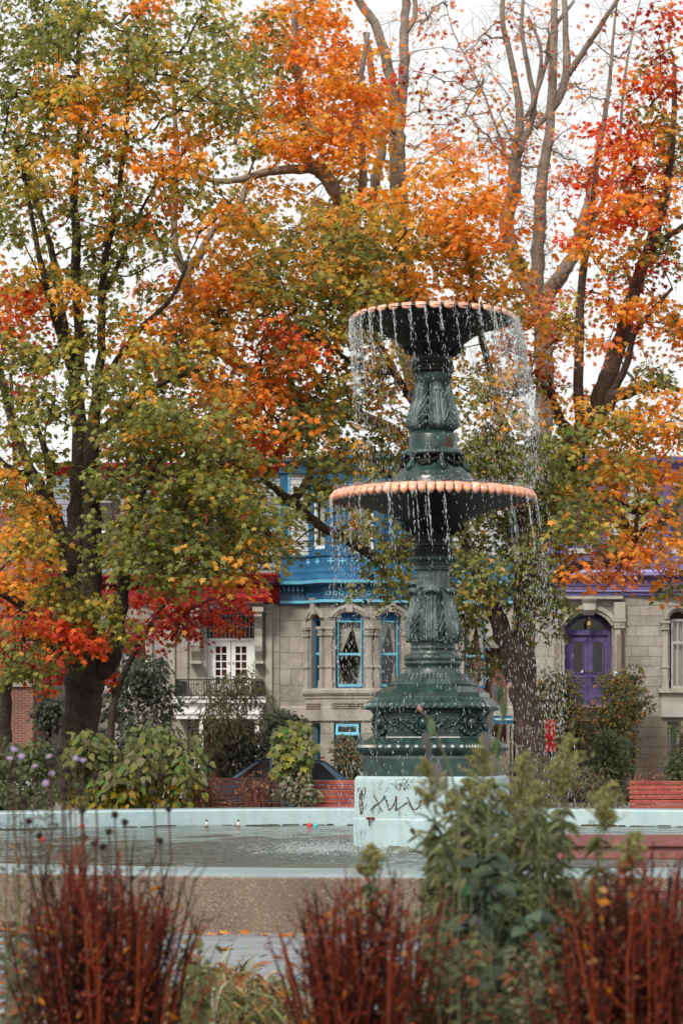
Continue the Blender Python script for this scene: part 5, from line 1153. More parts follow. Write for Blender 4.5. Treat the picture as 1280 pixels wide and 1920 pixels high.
E_b = [
 (1000, 620, 60, 60, .7, 'pAo'), (1060, 690, 50, 50, .5, 'pAg'), (960, 690, 40, 40, .6, 'pRA'), (1130, 660, 50, 40, .5, 'oAp'), (1030, 760, 40, 40, .45, 'pAy'), (1110, 880, 60, 50, .9, 'gAo', -1), (1180, 1000, 60, 40, .7, 'oAp', -1.3), (1230, 1010, 40, 50, .7, 'Aog', -1.2), (1262, 50, 40, 40, 1.2, 'rRo'), (1268, 100, 30, 25, 1.0, 'gR'), (1210, 140, 45, 40, 1.2, 'ro'), (1245, 190, 45, 40, 1.0, 'gRA'), (1160, 235, 50, 30, 1.3, 'rR', -.8), (1210, 250, 60, 45, 1.2, 'roA', -.8), (1255, 270, 40, 40, 1.5, 'gR'), (1180, 290, 50, 35, 1.3, 'oRr', -.8), (1220, 320, 60, 40, 1.1, 'gRA'), (1225, 360, 60, 40, 1.3, 'roA', -1), (1170, 340, 60, 35, 1.0, 'ro', -1),
 (1140, 400, 50, 30, 1.3, 'oAr', -1), (1110, 440, 40, 30, 1.1, 'Ao'), (1190, 410, 60, 30, 1.4, 'or', -1), (1255, 440, 30, 50, 1.2, 'gg'), (1100, 310, 30, 35, .9, 'rR'), (1070, 340, 30, 30, .8, 'rp'), (1060, 430, 35, 25, 1.0, 'or'),
 (1150, 480, 60, 40, .9, 'gAo'), (1220, 510, 60, 40, 1.0, 'gAR'), (1130, 560, 50, 30, .9, 'roA'), (1150, 600, 45, 20, 1.2, 'orr', -1), (1100, 545, 20, 14, 1.5, 'rr', -1), (1250, 580, 40, 50, 1.2, 'oAg'), (1200, 570, 40, 30, .8, 'oAg'), (1240, 640, 45, 30, 1.0, 'oAp'), (1060, 560, 40, 40, .8, 'pAy'), (1040, 610, 30, 30, .8, 'Apy'), (1010, 580, 40, 40, .9, 'pRo'), (990, 640, 40, 40, .8, 'pR'),
 (1000, 700, 35, 30, .7, 'pR'), (1240, 720, 50, 30, 1.3, 'gAg', -.8), (1200, 770, 60, 35, 1.5, 'gAg', -.8), (1250, 790, 45, 45, 1.6, 'gAo', -.8), (1150, 800, 50, 30, 1.4, 'ygA', -.6), (1170, 840, 60, 35, 1.5, 'Aog', -.8), (1120, 830, 40, 30, 1.2, 'gyo', -.6), (1240, 860, 50, 35, 1.5, 'Aog', -.8), (1180, 880, 60, 25, 1.2, 'oAg', -1), (1250, 920, 45, 40, 1.5, 'gAo', -1), (1130, 890, 40, 30, .9, 'oAy', -1), (1150, 940, 40, 25, .7, 'oAy', -1.2), (1215, 960, 50, 30, .9, 'oAg', -1.2), (1260, 985, 30, 25, 1.1, 'ogA', -1.2),
 (1150, 1015, 45, 20, .9, 'orA', -1.4), (1190, 1030, 40, 22, .8, 'orp', -1.4), (1240, 1055, 40, 22, .8, 'oAp', -1.4), (1265, 1100, 25, 30, 1.4, 'gAo', -1.2), (1170, 1070, 40, 16, .8, 'oRp', -1.4),
]
t, k = tree('red and orange maple leaning right at the right edge of the park', (1008, 1530), 51.4, E_l, E_b, M_barkb, leafparts=200); NL += k
# two tall nearly bare maples behind
C_l = [
 [(1002, 1530, 0, 18), (988, 1350, 0, 18), (984, 1200, 0, 18), (988, 1050, 0, 18), (1004, 900, 0, 18), (1020, 740, 0, 18), (1018, 640, 0, 17), (1012, 560, 0, 17)],
 [(1012, 580, 0, 14), (1008, 500, 0, 13), (1010, 430, 0, 12), (1016, 340, 0, 11), (1032, 225, 0, 9), (1036, 110, 0, 8), (1040, -20, 0, 6)],
 [(1000, 560, 0, 13), (950, 440, .5, 14), (962, 360, .5, 14), (966, 300, .5, 11), (974, 225, .5, 8), (960, 120, .5, 6), (942, 40, .5, 5), (944, -30, .5, 4)],
 [(966, 300, .5, 8), (1000, 210, .3, 6), (990, 130, .3, 5), (978, 60, .3, 4), (980, -20, .3, 3)],
 [(1018, 570, 0, 16), (1040, 530, -.3, 15), (1068, 490, -.5, 13), (1086, 440, -.5, 11), (1108, 360, -.5, 9), (1126, 260, -.5, 6), (1140, 170, -.5, 4), (1150, 60, -.4, 2.4), (1160, -30, -.4, 1.5)],
 [(1004, 240, 0, 5), (1044, 190, 0, 8), (1062, 130, 0, 8), (1060, 60, 0, 6), (1056, -20, 0, 5)], [(1064, 140, 0, 7), (1090, 100, -.2, 6), (1130, 40, -.4, 5), (1170, -20, -.5, 4)],
 [(990, 215, .2, 5), (1020, 130, .2, 4), (1034, 60, .1, 4), (1076, 0, 0, 3)], [(1000, 210, .3, 4), (1014, 100, .3, 3.5), (990, 30, .3, 3)],
 [(962, 330, .5, 3.5), (930, 240, .8, 2.4), (900, 160, 1, 1.7), (850, 60, 1, 1), (830, -20, 1, .7)], [(984, 500, 0, 7), (966, 470, -.4, 6), (940, 430, -.6, 4)], [(1086, 440, -.4, 6), (1130, 380, 0, 5), (1158, 280, .4, 3.6), (1170, 150, .6, 2.6), (1190, 40, .8, 1.6), (1210, -40, .8, 1)],
]
C_b = [(960, 250, 60, 45, .9, 'opA'), (985, 300, 40, 40, .7, 'op'), (860, 170, 70, 60, .45, 'pRo'), (930, 60, 60, 60, .25, 'p'), (1000, 40, 90, 50, .2, 'pp'), (1100, 60, 70, 60, .25, 'pR'), (1140, 140, 50, 50, .3, 'pR'), (960, 40, 30, 20, .5, 'R'), (1090, 230, 50, 50, .3, 'pp'), (880, 330, 50, 40, .4, 'pAo'), (960, 420, 40, 40, .7, 'opA'), (1040, 470, 50, 50, .5, 'opr'), (1020, 280, 50, 50, .5, 'opr'), (1080, 320, 40, 40, .6, 'rRo'), (930, 500, 40, 40, .6, 'pA'), (1010, 400, 40, 50, .5, 'po'), (960, 600, 50, 40, .5, 'pR'), (1050, 640, 50, 50, .35, 'pAR'), (1180, 60, 60, 60, .15, 'p'), (820, 60, 50, 50, .3, 'pp'), (1220, 30, 40, 30, .2, 'p'), (900, 240, 60, 60, .35, 'pA'), (870, 90, 60, 60, .3, 'pR'), (1040, 150, 60, 90, .25, 'p'), (1180, 200, 40, 60, .25, 'pr'), (930, 180, 40, 60, .3, 'pR')]
t, k = tree('tall nearly bare maple with pale forking limbs right of centre', (1002, 1530), 56.0, C_l, [(*b_[:4], b_[4]*2.1, b_[5]) for b_ in C_b], M_barkg, ns=11, spr=.72, thick=1.6, leafparts=0, twig=.0085, lsize=(.085, .14)); NL += k
D_l = [
 [(826, 1530, 0, 16), (818, 1300, 0, 16), (812, 1000, 0, 16), (806, 800, 0, 17), (798, 660, 0, 18), (772, 560, 0, 18), (752, 470, 0, 17), (747, 350, 0, 16), (744, 260, 0, 15), (746, 215, 0, 14)],
 [(742, 225, 0, 12), (728, 130, -.2, 10), (712, 70, -.3, 9), (690, 25, -.4, 8), (655, -20, -.5, 7)],
 [(750, 220, 0, 11), (758, 130, .2, 10), (757, 60, .3, 9), (764, -20, .3, 8)], [(760, 60, .3, 6), (778, 30, .3, 5), (776, -20, .3, 4)],
 [(742, 250, 0, 5), (727, 238, -.5, 6), (720, 232, -.7, 5)],
 [(800, 680, .1, 13), (752, 580, .4, 12), (704, 480, .5, 11), (702, 350, .4, 10), (716, 270, .4, 9), (700, 160, .4, 7), (684, 60, .3, 5)],
]
D_b = [(800, 130, 50, 60, .45, 'pRo'), (800, 230, 50, 50, .4, 'poA'), (850, 140, 50, 40, .35, 'pR'), (820, 50, 50, 40, .3, 'pp'), (770, 280, 40, 40, .35, 'pp'), (830, 260, 50, 40, .35, 'pA'), (720, 90, 30, 40, .5, 'po'), (790, 340, 40, 30, .4, 'po')]
t, k = tree('tall thin maple with a forked pale trunk above the upper bowl', (826, 1530), 58.0, D_l, [(*b_[:4], b_[4]*1.9, b_[5]) for b_ in D_b], M_barkg, ns=11, spr=.72, thick=1.6, leafparts=0, twig=.0085, lsize=(.085, .14)); NL += k
H_l = [
 [(792, 1530, 0, 17), (800, 1200, 0, 17), (802, 900, 0, 18), (790, 760, 0, 18), (745, 620, 0, 18), (695, 510, 0, 17), (655, 420, 0, 16), (625, 350, 0, 14), (600, 320, 0, 13)],
 [(602, 325, 0, 12), (572, 290, 0, 11), (564, 200, 0, 9), (556, 100, 0, 7), (548, -20, 0, 5)], [(600, 322, 0, 9), (560, 316, -.4, 9), (500, 322, -.7, 8), (440, 338, -.9, 6), (395, 337, -1, 5), (350, 322, -1.1, 3), (300, 330, -1.2, 1.5)],
 [(470, 330, -.8, 6), (440, 400, -.9, 7), (400, 430, -.9, 6), (372, 480, -.9, 8), (352, 525, -.9, 9), (380, 620, -1.2, 10), (470, 700, -1, 11), (600, 760, -.6, 12), (720, 800, -.2, 13), (800, 880, 0, 14)], [(655, 430, 0, 9), (680, 340, .2, 8), (670, 200, .2, 6), (690, 60, .2, 4)], [(352, 525, -.9, 8), (328, 460, -1, 7), (328, 380, -1, 6), (330, 270, -1, 5), (322, 120, -1, 3), (318, 10, -1, 2)], [(640, 420, 0, 6), (620, 330, .3, 5), (600, 300, .3, 4)],
 [(440, 270, -.6, 4), (452, 200, -.6, 3.5), (446, 120, -.6, 3)],
]
H_b = [(560, 40, 70, 50, 1.3, 'oAo'), (520, 110, 50, 45, 1.0, 'gyo'), (500, 40, 50, 50, 1.0, 'ogA'), (440, 40, 60, 60, .8, 'gyo'), (610, 110, 70, 55, 1.5, 'oAo'), (660, 130, 60, 50, 1.3, 'oA'), (570, 180, 60, 45, 1.3, 'oAo', -.8), (640, 200, 80, 50, 1.7, 'ooA', -1), (690, 200, 45, 45, 1.3, 'oAr', -1), (600, 245, 90, 40, 1.7, 'oAo', -1), (670, 265, 55, 35, 1.5, 'oA', -1), (540, 250, 40, 40, 1.0, 'oAy'), (480, 250, 50, 35, .8, 'gy'), (450, 300, 50, 30, .8, 'gyg'), (520, 330, 50, 25, .6, 'gA'), (560, 380, 70, 30, 1.0, 'Ao'), (640, 370, 60, 35, .9, 'Ayo'), (500, 410, 60, 25, 1.0, 'Ag'), (620, 30, 50, 40, .9, 'oA'), (700, 330, 40, 40, .8, 'oA'), (620, 310, 50, 35, .7, 'oA'), (410, 410, 50, 30, .7, 'Ao'), (460, 160, 50, 50, .8, 'gg')]
t, k = tree('bright orange maple behind the middle of the park, upper left of the bowls', (792, 1530), 54.0, H_l, H_b, M_barkg, ns=60, leafparts=60); NL += k
# crimson maples near the houses at the left
F_l = [[(205, 1500, 0, 8), (207, 1380, 0, 7.5), (222, 1290, 0, 6.5), (262, 1205, 0, 5), (310, 1130, 0, 4), (340, 1060, 0, 2.5)], [(290, 1160, 0, 4), (350, 1145, -.3, 4), (400, 1120, -.5, 3), (440, 1115, -.6, 2)], [(215, 1310, 0, 5), (212, 1200, .2, 4), (225, 1100, .3, 3), (210, 950, .4, 2)]]
F_b = [(320, 1120, 70, 45, 1.8, 'R'), (290, 1165, 60, 30, 1.3, 'RRb'), (370, 1150, 55, 40, 1.7, 'R'), (420, 1130, 45, 25, 1.1, 'R'), (250, 1180, 40, 30, .9, 'Rb'), (440, 1130, 30, 15, .9, 'R'), (210, 870, 30, 60, .6, 'R'), (220, 1240, 25, 25, .6, 'or'), (400, 720, 30, 50, .5, 'R'), (205, 1270, 25, 20, .6, 'Ro'), (330, 960, 40, 40, .5, 'R'), (460, 880, 40, 30, .5, 'R'), (240, 700, 50, 60, .4, 'R'), (300, 540, 50, 50, .35, 'Rp'), (90, 380, 60, 60, .3, 'Rp')]
t, k = tree('slender crimson maple growing before the grey house right of the big dark trunk', (205, 1500), 58.0, F_l, F_b, M_bark, ns=52, thick=1.2, leafparts=40, lsize=(.09, .15), spr=.42); NL += k
G_l = [[(10, 1500, 0, 14), (8, 1380, 0, 13), (14, 1280, 0, 10), (30, 1180, 0, 8), (40, 1080, 0, 6), (30, 900, 0, 5), (20, 700, 0, 3)], [(14, 1270, 0, 7), (60, 1220, -.3, 5), (90, 1190, -.4, 4)], [(30, 1180, 0, 6), (80, 1090, 0, 4), (120, 1030, 0, 3)]]
G_b = [(35, 1090, 45, 40, 1.0, 'RoA'), (20, 1180, 40, 40, 1.0, 'oRg'), (25, 1150, 60, 50, 1.3, 'RoR'), (60, 1110, 60, 40, .8, 'R'), (20, 1225, 45, 45, 1.2, 'oRr'), (90, 1240, 45, 45, .9, 'Rro'), (80, 1260, 25, 20, .9, 'R'), (15, 1275, 30, 30, .9, 'oR'), (110, 1060, 40, 40, .4, 'R'), (40, 640, 50, 60, .5, 'R'), (30, 700, 40, 50, .5, 'R'), (70, 880, 50, 60, .3, 'R'), (100, 1270, 22, 18, .8, 'R')]
t, k = tree('crimson and orange maple before the red brick building at the left edge', (10, 1500), 58.5, G_l, G_b, M_bark, ns=52, thick=1.2, leafparts=40, lsize=(.09, .15), spr=.42); NL += k
print('maple leaves', NL)
# ================================================================ PARK FURNITURE, CARS, SMALL THINGS
M_bench = mat('worn_red_wood', (.33, .075, .052), .7, spots=[(5, (.40, .13, .095), .5, .7), (18, (.48, .27, .22), .60, .70)], bump=(40, .004), rnd=.2)
M_benchd = mat('dark_red_wood', (.085, .022, .017), .7, spots=[(5, (.06, .016, .013), .5, .7)], bump=(40, .004), rnd=.12)
M_benchn = mat('mauve_red_wood', (.17, .055, .05), .45, spots=[(5, (.13, .045, .042), .5, .7)], bump=(40, .004), rnd=.08)
M_castir = mat('bench_iron', (.015, .015, .016), .5)
SLAT = {}
def slat_mesh(m):
    if m.name not in SLAT:
        bm = bmesh.new(); bmesh.ops.create_cube(bm, size=1); bmesh.ops.bevel(bm, geom=list(bm.edges), offset=.06, segments=1, affect='EDGES')
        me = bpy.data.meshes.new('slat'); bm.to_mesh(me); bm.free(); me.materials.append(m); SLAT[m.name] = me
    return SLAT[m.name]
def bench(label, x0, x1, Y, top, ns, m, back=True, face=-1, slat=.068, gap=.022, group='red slatted park benches', ground=0.0):
    """face = -1: the seat is on the side towards the camera; +1: seen from behind"""
    t = thing('park_bench', label, 'bench', ((x0+x1)/2, Y, ground), group); w = x1-x0; xm = (x0+x1)/2
    for k in range(ns):
        z = top-slat/2-k*(slat+gap); lean = -face*.22*(z-top)*-1
        inst('slat', slat_mesh(m), (xm, Y+face*-.0+face*(top-z)*.22*1.0, z), t, (-face*.21, 0, random.uniform(-.001, .001)), (w, .032, slat))
    for k in range(6): inst('seat_slat', slat_mesh(m), (xm, Y+face*(.14+.085*k), .44+.004*k-.006*abs(k-3)), t, (0, 0, 0), (w, .075, .035))
    for xx in (x0+.25, x1-.25):
        q = MB(); yb = Y-face*.03
        q.tube([(xx, Y-face*.035, top-.02), (xx, Y+face*.05, .6), (xx, Y+face*.12, .40), (xx, Y+face*.35, .38), (xx, Y+face*.60, .40)], .02, 5)
        q.tube([(xx, Y+face*.10, .40), (xx, Y-face*.02, ground)], .022, 5); q.tube([(xx, Y+face*.55, .40), (xx, Y+face*.60, ground)], .022, 5); q.build('iron_leg', M_castir, t)
    return t
bench('worn light red slatted bench against the far basin rim left of the fountain block', X(569, 46), X(569, 46)+1.9, 46.0, Z(1464, 46), 7, M_bench)
bench('worn light red slatted bench at the far right behind the basin rim', X(1179, 46), X(1179, 46)+1.9, 46.0, Z(1465, 46), 7, M_bench)
bench('dark red slatted bench half hidden by dry shrubs behind the far rim', X(366, 47.3), X(532, 47.3), 47.3, Z(1459, 47.3), 6, M_benchd, face=1)
bench('long mauve red bench seen from behind between the flower bed and the basin', X(955, 18.6), X(955, 18.6)+2.6, 18.6, Z(1566, 18.6), 2, M_benchn, face=1, slat=.092, gap=.004, group='red slatted park benches')
# low iron fence behind the far rim
fn = thing('iron_fence', 'low black iron fence rail behind the dry shrubs left of the fountain', 'fence', (X(440, 48.2), 48.2, 0))
x0, x1 = X(340, 48.2), X(560, 48.2)
for z in (.25, .62): MB().box(x0, x1, 48.19, 48.215, z, z+.03).build('rail', M_black, fn)
for k in range(22): MB().tube([(x0+(x1-x0)*(k+.5)/22, 48.2, 0), (x0+(x1-x0)*(k+.5)/22, 48.2, .74)], .010, 5).build('bar', M_black, fn)
# ---------------- cars
def car(label, X0, Y, L, m, ground=-.196, roof=1.42, flip=1):
    t = thing('parked_car', label, 'car', (X0+L/2, Y, ground), 'cars parked in the street'); Wd = 1.72; y0 = Y-Wd/2
    prof = [(0, .38), (.0, .62), (.06, .74), (.30, .80), (1.05, .94), (1.75, 1.36*roof/1.42), (2.15, roof), (2.9, roof), (3.45, 1.36*roof/1.42), (4.02, .98), (4.14, .92), (4.18, .60), (4.16, .36), (3.7, .26), (.4, .26)]
    k = L/4.18
    def sect(y, ins): return [(X0+x*k, y if z < .95 else y+(Y-y)*ins*(z-.95)/.45, ground+z) for x, z in prof]
    q = MB(); q.rings([sect(y0+.05, .25), sect(y0, .22), sect(y0+Wd, .22), sect(y0+Wd-.05, .25)], True, True); b_ = q.build('body', m, t)
    def glass(poly, lab='side_window'):
        for side in (0, 1):
            g = MB(); vs_ = []
            for x, z in poly:
                y = y0 if side == 0 else y0+Wd; y = y+(Y-y)*.22*max(0, z-.95)/.45; vs_.append((X0+x*k, y+(-.012 if side == 0 else .012), ground+z))
            g.add(vs_, [tuple(range(len(vs_)))]); g.build(lab, MATS['car_glass'], t)
    mat('car_glass', (.012, .015, .018), .06, spec=.7)
    r = roof/1.42
    glass([(1.28, .98), (1.86, 1.33*r), (2.12, 1.36*r), (2.12, .98)]); glass([(2.18, .98), (2.18, 1.365*r), (2.85, 1.365*r), (2.85, .98)]); glass([(2.91, .98), (2.91, 1.36*r), (3.35, 1.31*r), (3.75, 1.0)])
    for lab, a, c in (('windscreen', (1.12, .965), (1.72, 1.33*r)), ('rear_window', (3.98, .99), (3.50, 1.33*r))):
        g = MB(); s_ = -.012 if lab == 'windscreen' else .012
        g.add([(X0+a[0]*k+s_, y0+.12, ground+a[1]+.012), (X0+a[0]*k+s_, y0+Wd-.12, ground+a[1]+.012), (X0+c[0]*k+s_, y0+Wd-.28, ground+c[1]+.012), (X0+c[0]*k+s_, y0+.28, ground+c[1]+.012)], [(0, 1, 2, 3)]); g.build(lab, MATS['car_glass'], t)
    for x in (.78, 3.36):
        for yy in (y0-.01, y0+Wd-.19):
            w = MB(); n_ = 20; rr = []
            for (rad, d) in ((.20, 0), (.29, -.0), (.31, .03), (.31, .17), (.29, .2), (.2, .2)): rr.append([(X0+x*k+rad*math.cos(2*PI*i/n_), yy+d, ground+.31+rad*math.sin(2*PI*i/n_)) for i in range(n_)])
            w.rings(rr, True, True); wo_ = w.build('wheel', mat('tyre_rubber', (.02, .02, .02), .9), t)
            h = MB(); h.rings([[(X0+x*k+a*math.cos(2*PI*i/n_), yy-.012 if yy < Y else yy+.212, ground+.31+a*math.sin(2*PI*i/n_)) for i in range(n_)] for a in (.19, .05)], True, True); h.build('rim', mat('alloy', (.4, .4, .41), .3, metal=.8), wo_)
    for yy in (y0+.08, y0+Wd-.34):
        h = MB(); h.box(X0-.012, X0+.03, yy, yy+.26, ground+.62, ground+.74); h.build('headlight', mat('lamp_glass', (.6, .62, .62), .1), t)
        h = MB(); h.box(X0+L-.10, X0+L+.006, yy, yy+.2, ground+.78, ground+.95); h.build('tail_light', mat('tail_red', (.30, .02, .015), .2), t)
    h = MB(); h.box(X0-.03, X0+.0, y0+.1, y0+Wd-.1, ground+.34, ground+.5); h.build('bumper', MATS['tyre_rubber'], t)
    h = MB(); h.box(X0+3.36*k, X0+3.46*k, y0+.5, y0+Wd-.5, ground+roof-.01, ground+roof+.03); h.build('brake_light', MATS['tail_red'], t)
    return t
M_carb = mat('blue_grey_car_paint', (.10, .17, .26), .25, coat=.8, metal=.4); M_carw = mat('pale_car_paint', (.42, .50, .58), .25, coat=.8)
car('dark blue grey hatchback parked behind the benches, its roof seen above them', X(346, 61.5), 61.5, 4.3, M_carb, roof=1.50)
car('pale blue car parked at the far left behind the aster bush', X(88, 61.5)-4.35, 61.5, 4.3, M_carw, roof=1.40)
# ---------------- bright red upright boxes beside the trunk, in place of a tail light
M_vred = mat('signal_red', (.75, .004, .004), .35)
rb = thing('red_upright', 'bright red upright shape with a dark slit beside the leaning maple trunk', 'red upright', (X(1031, 57), 57, 0))
xa, xb = X(1021.5, 57), X(1041, 57); xm = (xa+xb)/2
for (a, b_) in ((1350, 1388), (1391, 1410)):
    q = MB()
    zt, zb = Z(a, 57), Z(b_, 57)
    q.box(xa, xm-.018, 56.93, 57.07, zb, zt-.06); q.box(xm+.018, xb, 56.93, 57.07, zb, zt-.06); q.box(xa, xb, 56.94, 57.06, zt-.058, zt); q.box(xm-.0175, xm+.0175, 56.97, 57.05, zb+.01, zt-.06); q.build('red_panel', M_vred, rb)
q = MB(); q.tube([(xm, 57, 0), (xm, 57, Z(1410, 57)+.01)], .04, 8); q.build('post', M_black, rb)
# trellis and garden pieces
M_rusty = mat('rusty_wire', (.16, .085, .055), .8)
tr = thing('fan_trellis', 'rusty fan shaped trellis against the brown basement wall at the right', 'trellis', (X(1218, 73), 73, 0))
for k in range(7):
    s_ = k/6-.5; MB().tube([(X(1215, 73)+s_*.24, 73, .35), (X(1219, 73)+s_*.62, 73, Z(1411, 73))], .011, 5).build('bar', M_rusty, tr)
for py, w in ((1415, .72), (1438, .46)): MB().tube([(X(1218, 73)-w/2, 72.98, Z(py, 73)), (X(1218, 73)+w/2, 72.98, Z(py-1, 73))], .011, 5).build('cross_bar', M_rusty, tr)
urn = thing('garden_pier', 'small stone pier with a stepped cap behind the blue grey car', 'stone pier', (X(439, 68), 68, 0))
xc = X(439, 68)
MB().box(xc-.24, xc+.24, 67.76, 68.24, -.2, Z(1447, 68)).build('pier', M_limed, urn)
q = MB(); z = Z(1447, 68); q.rings([[(xc+sx*a, 68+sy*a, z+h) for sx, sy in ((-1, -1), (1, -1), (1, 1), (-1, 1))] for a, h in ((.30, .002), (.30, .12), (.2, .22), (.17, .30), (.0, .36))], True, False); q.build('cap', M_limed, urn)
MB().box(X(920, 72.4), X(960, 72.4), 72.2, 72.6, Z(1366, 72.4), Z(1348, 72.4)).build('shop_awning', M_dblue, None, label='narrow blue awning board with a pale dotted strip between fountain base and trunk', cat='awning') if False else None
aw = thing('awning_board', 'narrow blue board with a pale dotted strip between the fountain base and the brown trunk', 'board', (X(940, 73.5), 73.5, 0))
ya = 73.5; MB().box(X(921, ya), X(960, ya), ya, ya+.12, Z(1358, ya), Z(1342, ya)).build('board', M_blue, aw); MB().box(X(921, ya), X(960, ya), ya-.02, ya-.001, Z(1351, ya), Z(1347, ya)).build('strip', M_lblue, aw)
for k in range(9): MB().box(X(923+4*k, ya), X(925+4*k, ya), ya-.03, ya-.021, Z(1350.5, ya), Z(1348, ya)).build('dot', M_whitep, aw)
for xs in (924, 957): MB().tube([(X(xs, ya), ya+.06, -.05), (X(xs, ya), ya+.06, Z(1358, ya))], .03, 6).build('post', M_black, aw)
# ---------------- floating things in the basin
def ball_on_water(px, py, r, m, label):
    Y = (EYE-WAT)*F/(py-HZ); o = MB().ball((0, 0, 0), r, 16, 10).build('floating_ball', m, None, True, label=label, cat='ball', group='plastic balls floating in the basin'); o.location = (X(px, Y), Y, WAT+r*.45)
M_rball = mat('red_plastic', (.62, .012, .02), .3); M_cball = mat('cyan_plastic', (.06, .48, .58), .3)
ball_on_water(580.5, 1551, .046, M_rball, 'red ball touching a cyan ball on the water left of the fountain block')
ball_on_water(590.8, 1551, .046, M_cball, 'cyan ball floating on the water beside a red ball')
ball_on_water(154, 1553, .046, M_rball, 'lone red ball floating near the far rim at the left')
ball_on_water(79, 1577, .04, M_rball, 'red ball floating closer in at the left edge behind the seed heads')
M_duckb = mat('duck_brown', (.16, .105, .065), .7); M_duckw = mat('bottle_white', (.7, .68, .62), .5)
for px, lb in ((387.5, 'left one of two small floating toy ducks with white necks and dark caps'), (447, 'right one of two small floating toy ducks with white necks and dark caps')):
    Y = (EYE-WAT)*F/(1552.5-HZ); c = (X(px, Y), Y, WAT); t = thing('toy_duck', lb, 'toy duck', c, 'toy ducks floating by the far rim'); x, y, z = c
    MB().ball((x, y, z+.02), .036, 12, 8, 1.05, 1, .8).build('body', M_duckb, t, True)
    q = MB(); q.lathe((x, y), [(.022, z+.035), (.020, z+.06), (.017, z+.09), (.015, z+.105)], 12, None, True, True); q.build('neck', M_duckw, t, True)
    q = MB(); q.lathe((x, y), [(.019, z+.106), (.020, z+.125), (.012, z+.135)], 12, None, True, True); q.build('cap', M_black, t, True)
# ---------------- falling water
M_drop = bpy.data.materials.new('water_drop'); M_drop.use_nodes = True; pb = M_drop.node_tree.nodes['Principled BSDF']
pb.inputs['Base Color'].default_value = (.86, .93, .96, 1); pb.inputs['Roughness'].default_value = .12; pb.inputs['Transmission Weight'].default_value = .5; pb.inputs['IOR'].default_value = 1.33; pb.inputs['Specular IOR Level'].default_value = .8
OV = np.array([(0, 0, .5), (1, 0, .05), (0, 1, .05), (-1, 0, .05), (0, -1, .05), (0, 0, -.5)], float); OF = np.array([(0, 1, 2), (0, 2, 3), (0, 3, 4), (0, 4, 1), (5, 2, 1), (5, 3, 2), (5, 4, 3), (5, 1, 4)])
def drops(name, pos, wid, ln, label, slant=.10, cat=None):
    n_ = len(pos); v = np.repeat(OV[None], n_, 0).copy(); v[:, :, 0] *= wid[:, None]; v[:, :, 1] *= wid[:, None]; v[:, :, 2] *= ln[:, None]; v[:, :, 0] -= v[:, :, 2]*slant
    v += pos[:, None, :]; return soup(name, v.reshape(-1, 3), (OF[None]+(np.arange(n_)*6)[:, None, None]).reshape(-1, 3), M_drop, None, None, label=label, cat=cat, kind='stuff')
def fall(R, z0, z1, ns_, per, wind, strand):
    P_, W_, L_ = [], [], []
    for i in range(ns_):
        a0 = 2*PI*i/ns_+rng.normal(0, .02); side = 1+.5*max(0, math.cos(a0))**2      # the wind carries more water off the right side
        m = int(per*side*rng.uniform(.5, 1.5)); h = (z0-z1)*rng.beta(1.05, 1.35, m)
        sp = .008+.055*np.sqrt(h); a = a0+rng.normal(0, 1, m)*sp*.5/R
        rr = R+.05+.05*np.sqrt(h)+rng.normal(0, 1, m)*sp*.6; wd = wind*h*rng.uniform(.6, 1.4, m)
        P_.append(np.stack([FX+rr*np.cos(a)+wd, FY+rr*np.sin(a), z0-h], 1)); W_.append(rng.uniform(.0013, .0033, m)*(1+.25*rng.random(m))); L_.append(rng.uniform(.025, .085, m)*(.6+.35*np.sqrt(h)))
        if rng.random() < strand:                                                   # unbroken strand just below the lip
            for s_ in range(rng.integers(1, 4)):
                k = rng.integers(10, 34); hh = np.sort(rng.random(k)**1.3)*rng.uniform(.3, .9); aa = a0+rng.normal(0, .02)
                P_.append(np.stack([FX+(R+.05+.06*np.sqrt(hh))*np.cos(aa)+wind*hh+rng.normal(0, .006, k), FY+(R+.05+.06*np.sqrt(hh))*np.sin(aa), z0-hh], 1)); W_.append(rng.uniform(.0016, .0034, k)); L_.append(rng.uniform(.05, .13, k))
    return np.concatenate(P_), np.concatenate(W_), np.concatenate(L_)
a = fall(149*S, fz(603), fz(925), 36, 85, .12, .95)
r2 = (a[0][:, 0]-FX)**2+(a[0][:, 1]-FY)**2; ok = (a[0][:, 2] > fz(922)) | (r2 > (190*S)**2)
b2 = fall(187*S, fz(940), WAT, 72, 52, .085, .28)
ex = rng.random(380); c2x = FX+rng.normal(1.28, .14, 380)+.3*ex; P3 = np.stack([c2x, FY+rng.normal(-.15, .35, 380), fz(640)-ex*5.2], 1)       # spray blown off to the right
PP = np.concatenate([a[0][ok], b2[0], P3]); WW = np.concatenate([a[1][ok], b2[1], rng.uniform(.0016, .004, 380)]); LL = np.concatenate([a[2][ok], b2[2], rng.uniform(.03, .09, 380)])
ok = PP[:, 2] > WAT+.02
drops('falling_water', PP[ok], WW[ok], LL[ok], 'bright streaks and drops of water falling from both fountain bowls', .1, 'falling water')
# thin veil right below the upper lip at the right, as many fine drops
m = 2600; th = rng.normal(-.1, .55, m); h = rng.random(m)**1.3*1.5; rr = 149*S+.06+.09*np.sqrt(h)+rng.normal(0, .015, m)
vp = np.stack([FX+rr*np.cos(th)+.12*h, FY+rr*np.sin(th), fz(600)-h], 1)
m2 = 900; th2 = PI+rng.normal(.1, .4, m2); h2 = rng.random(m2)**1.5*1.0; rr2 = 149*S+.05+.04*np.sqrt(h2)
vp = np.vstack([vp, np.stack([FX+rr2*np.cos(th2)+.1*h2, FY+rr2*np.sin(th2), fz(600)-h2], 1)])
drops('water_veil', vp, rng.uniform(.0011, .0026, len(vp)), rng.uniform(.03, .08, len(vp)), 'fine sheet of water blowing off the right lip of the upper bowl', .12, 'falling water')
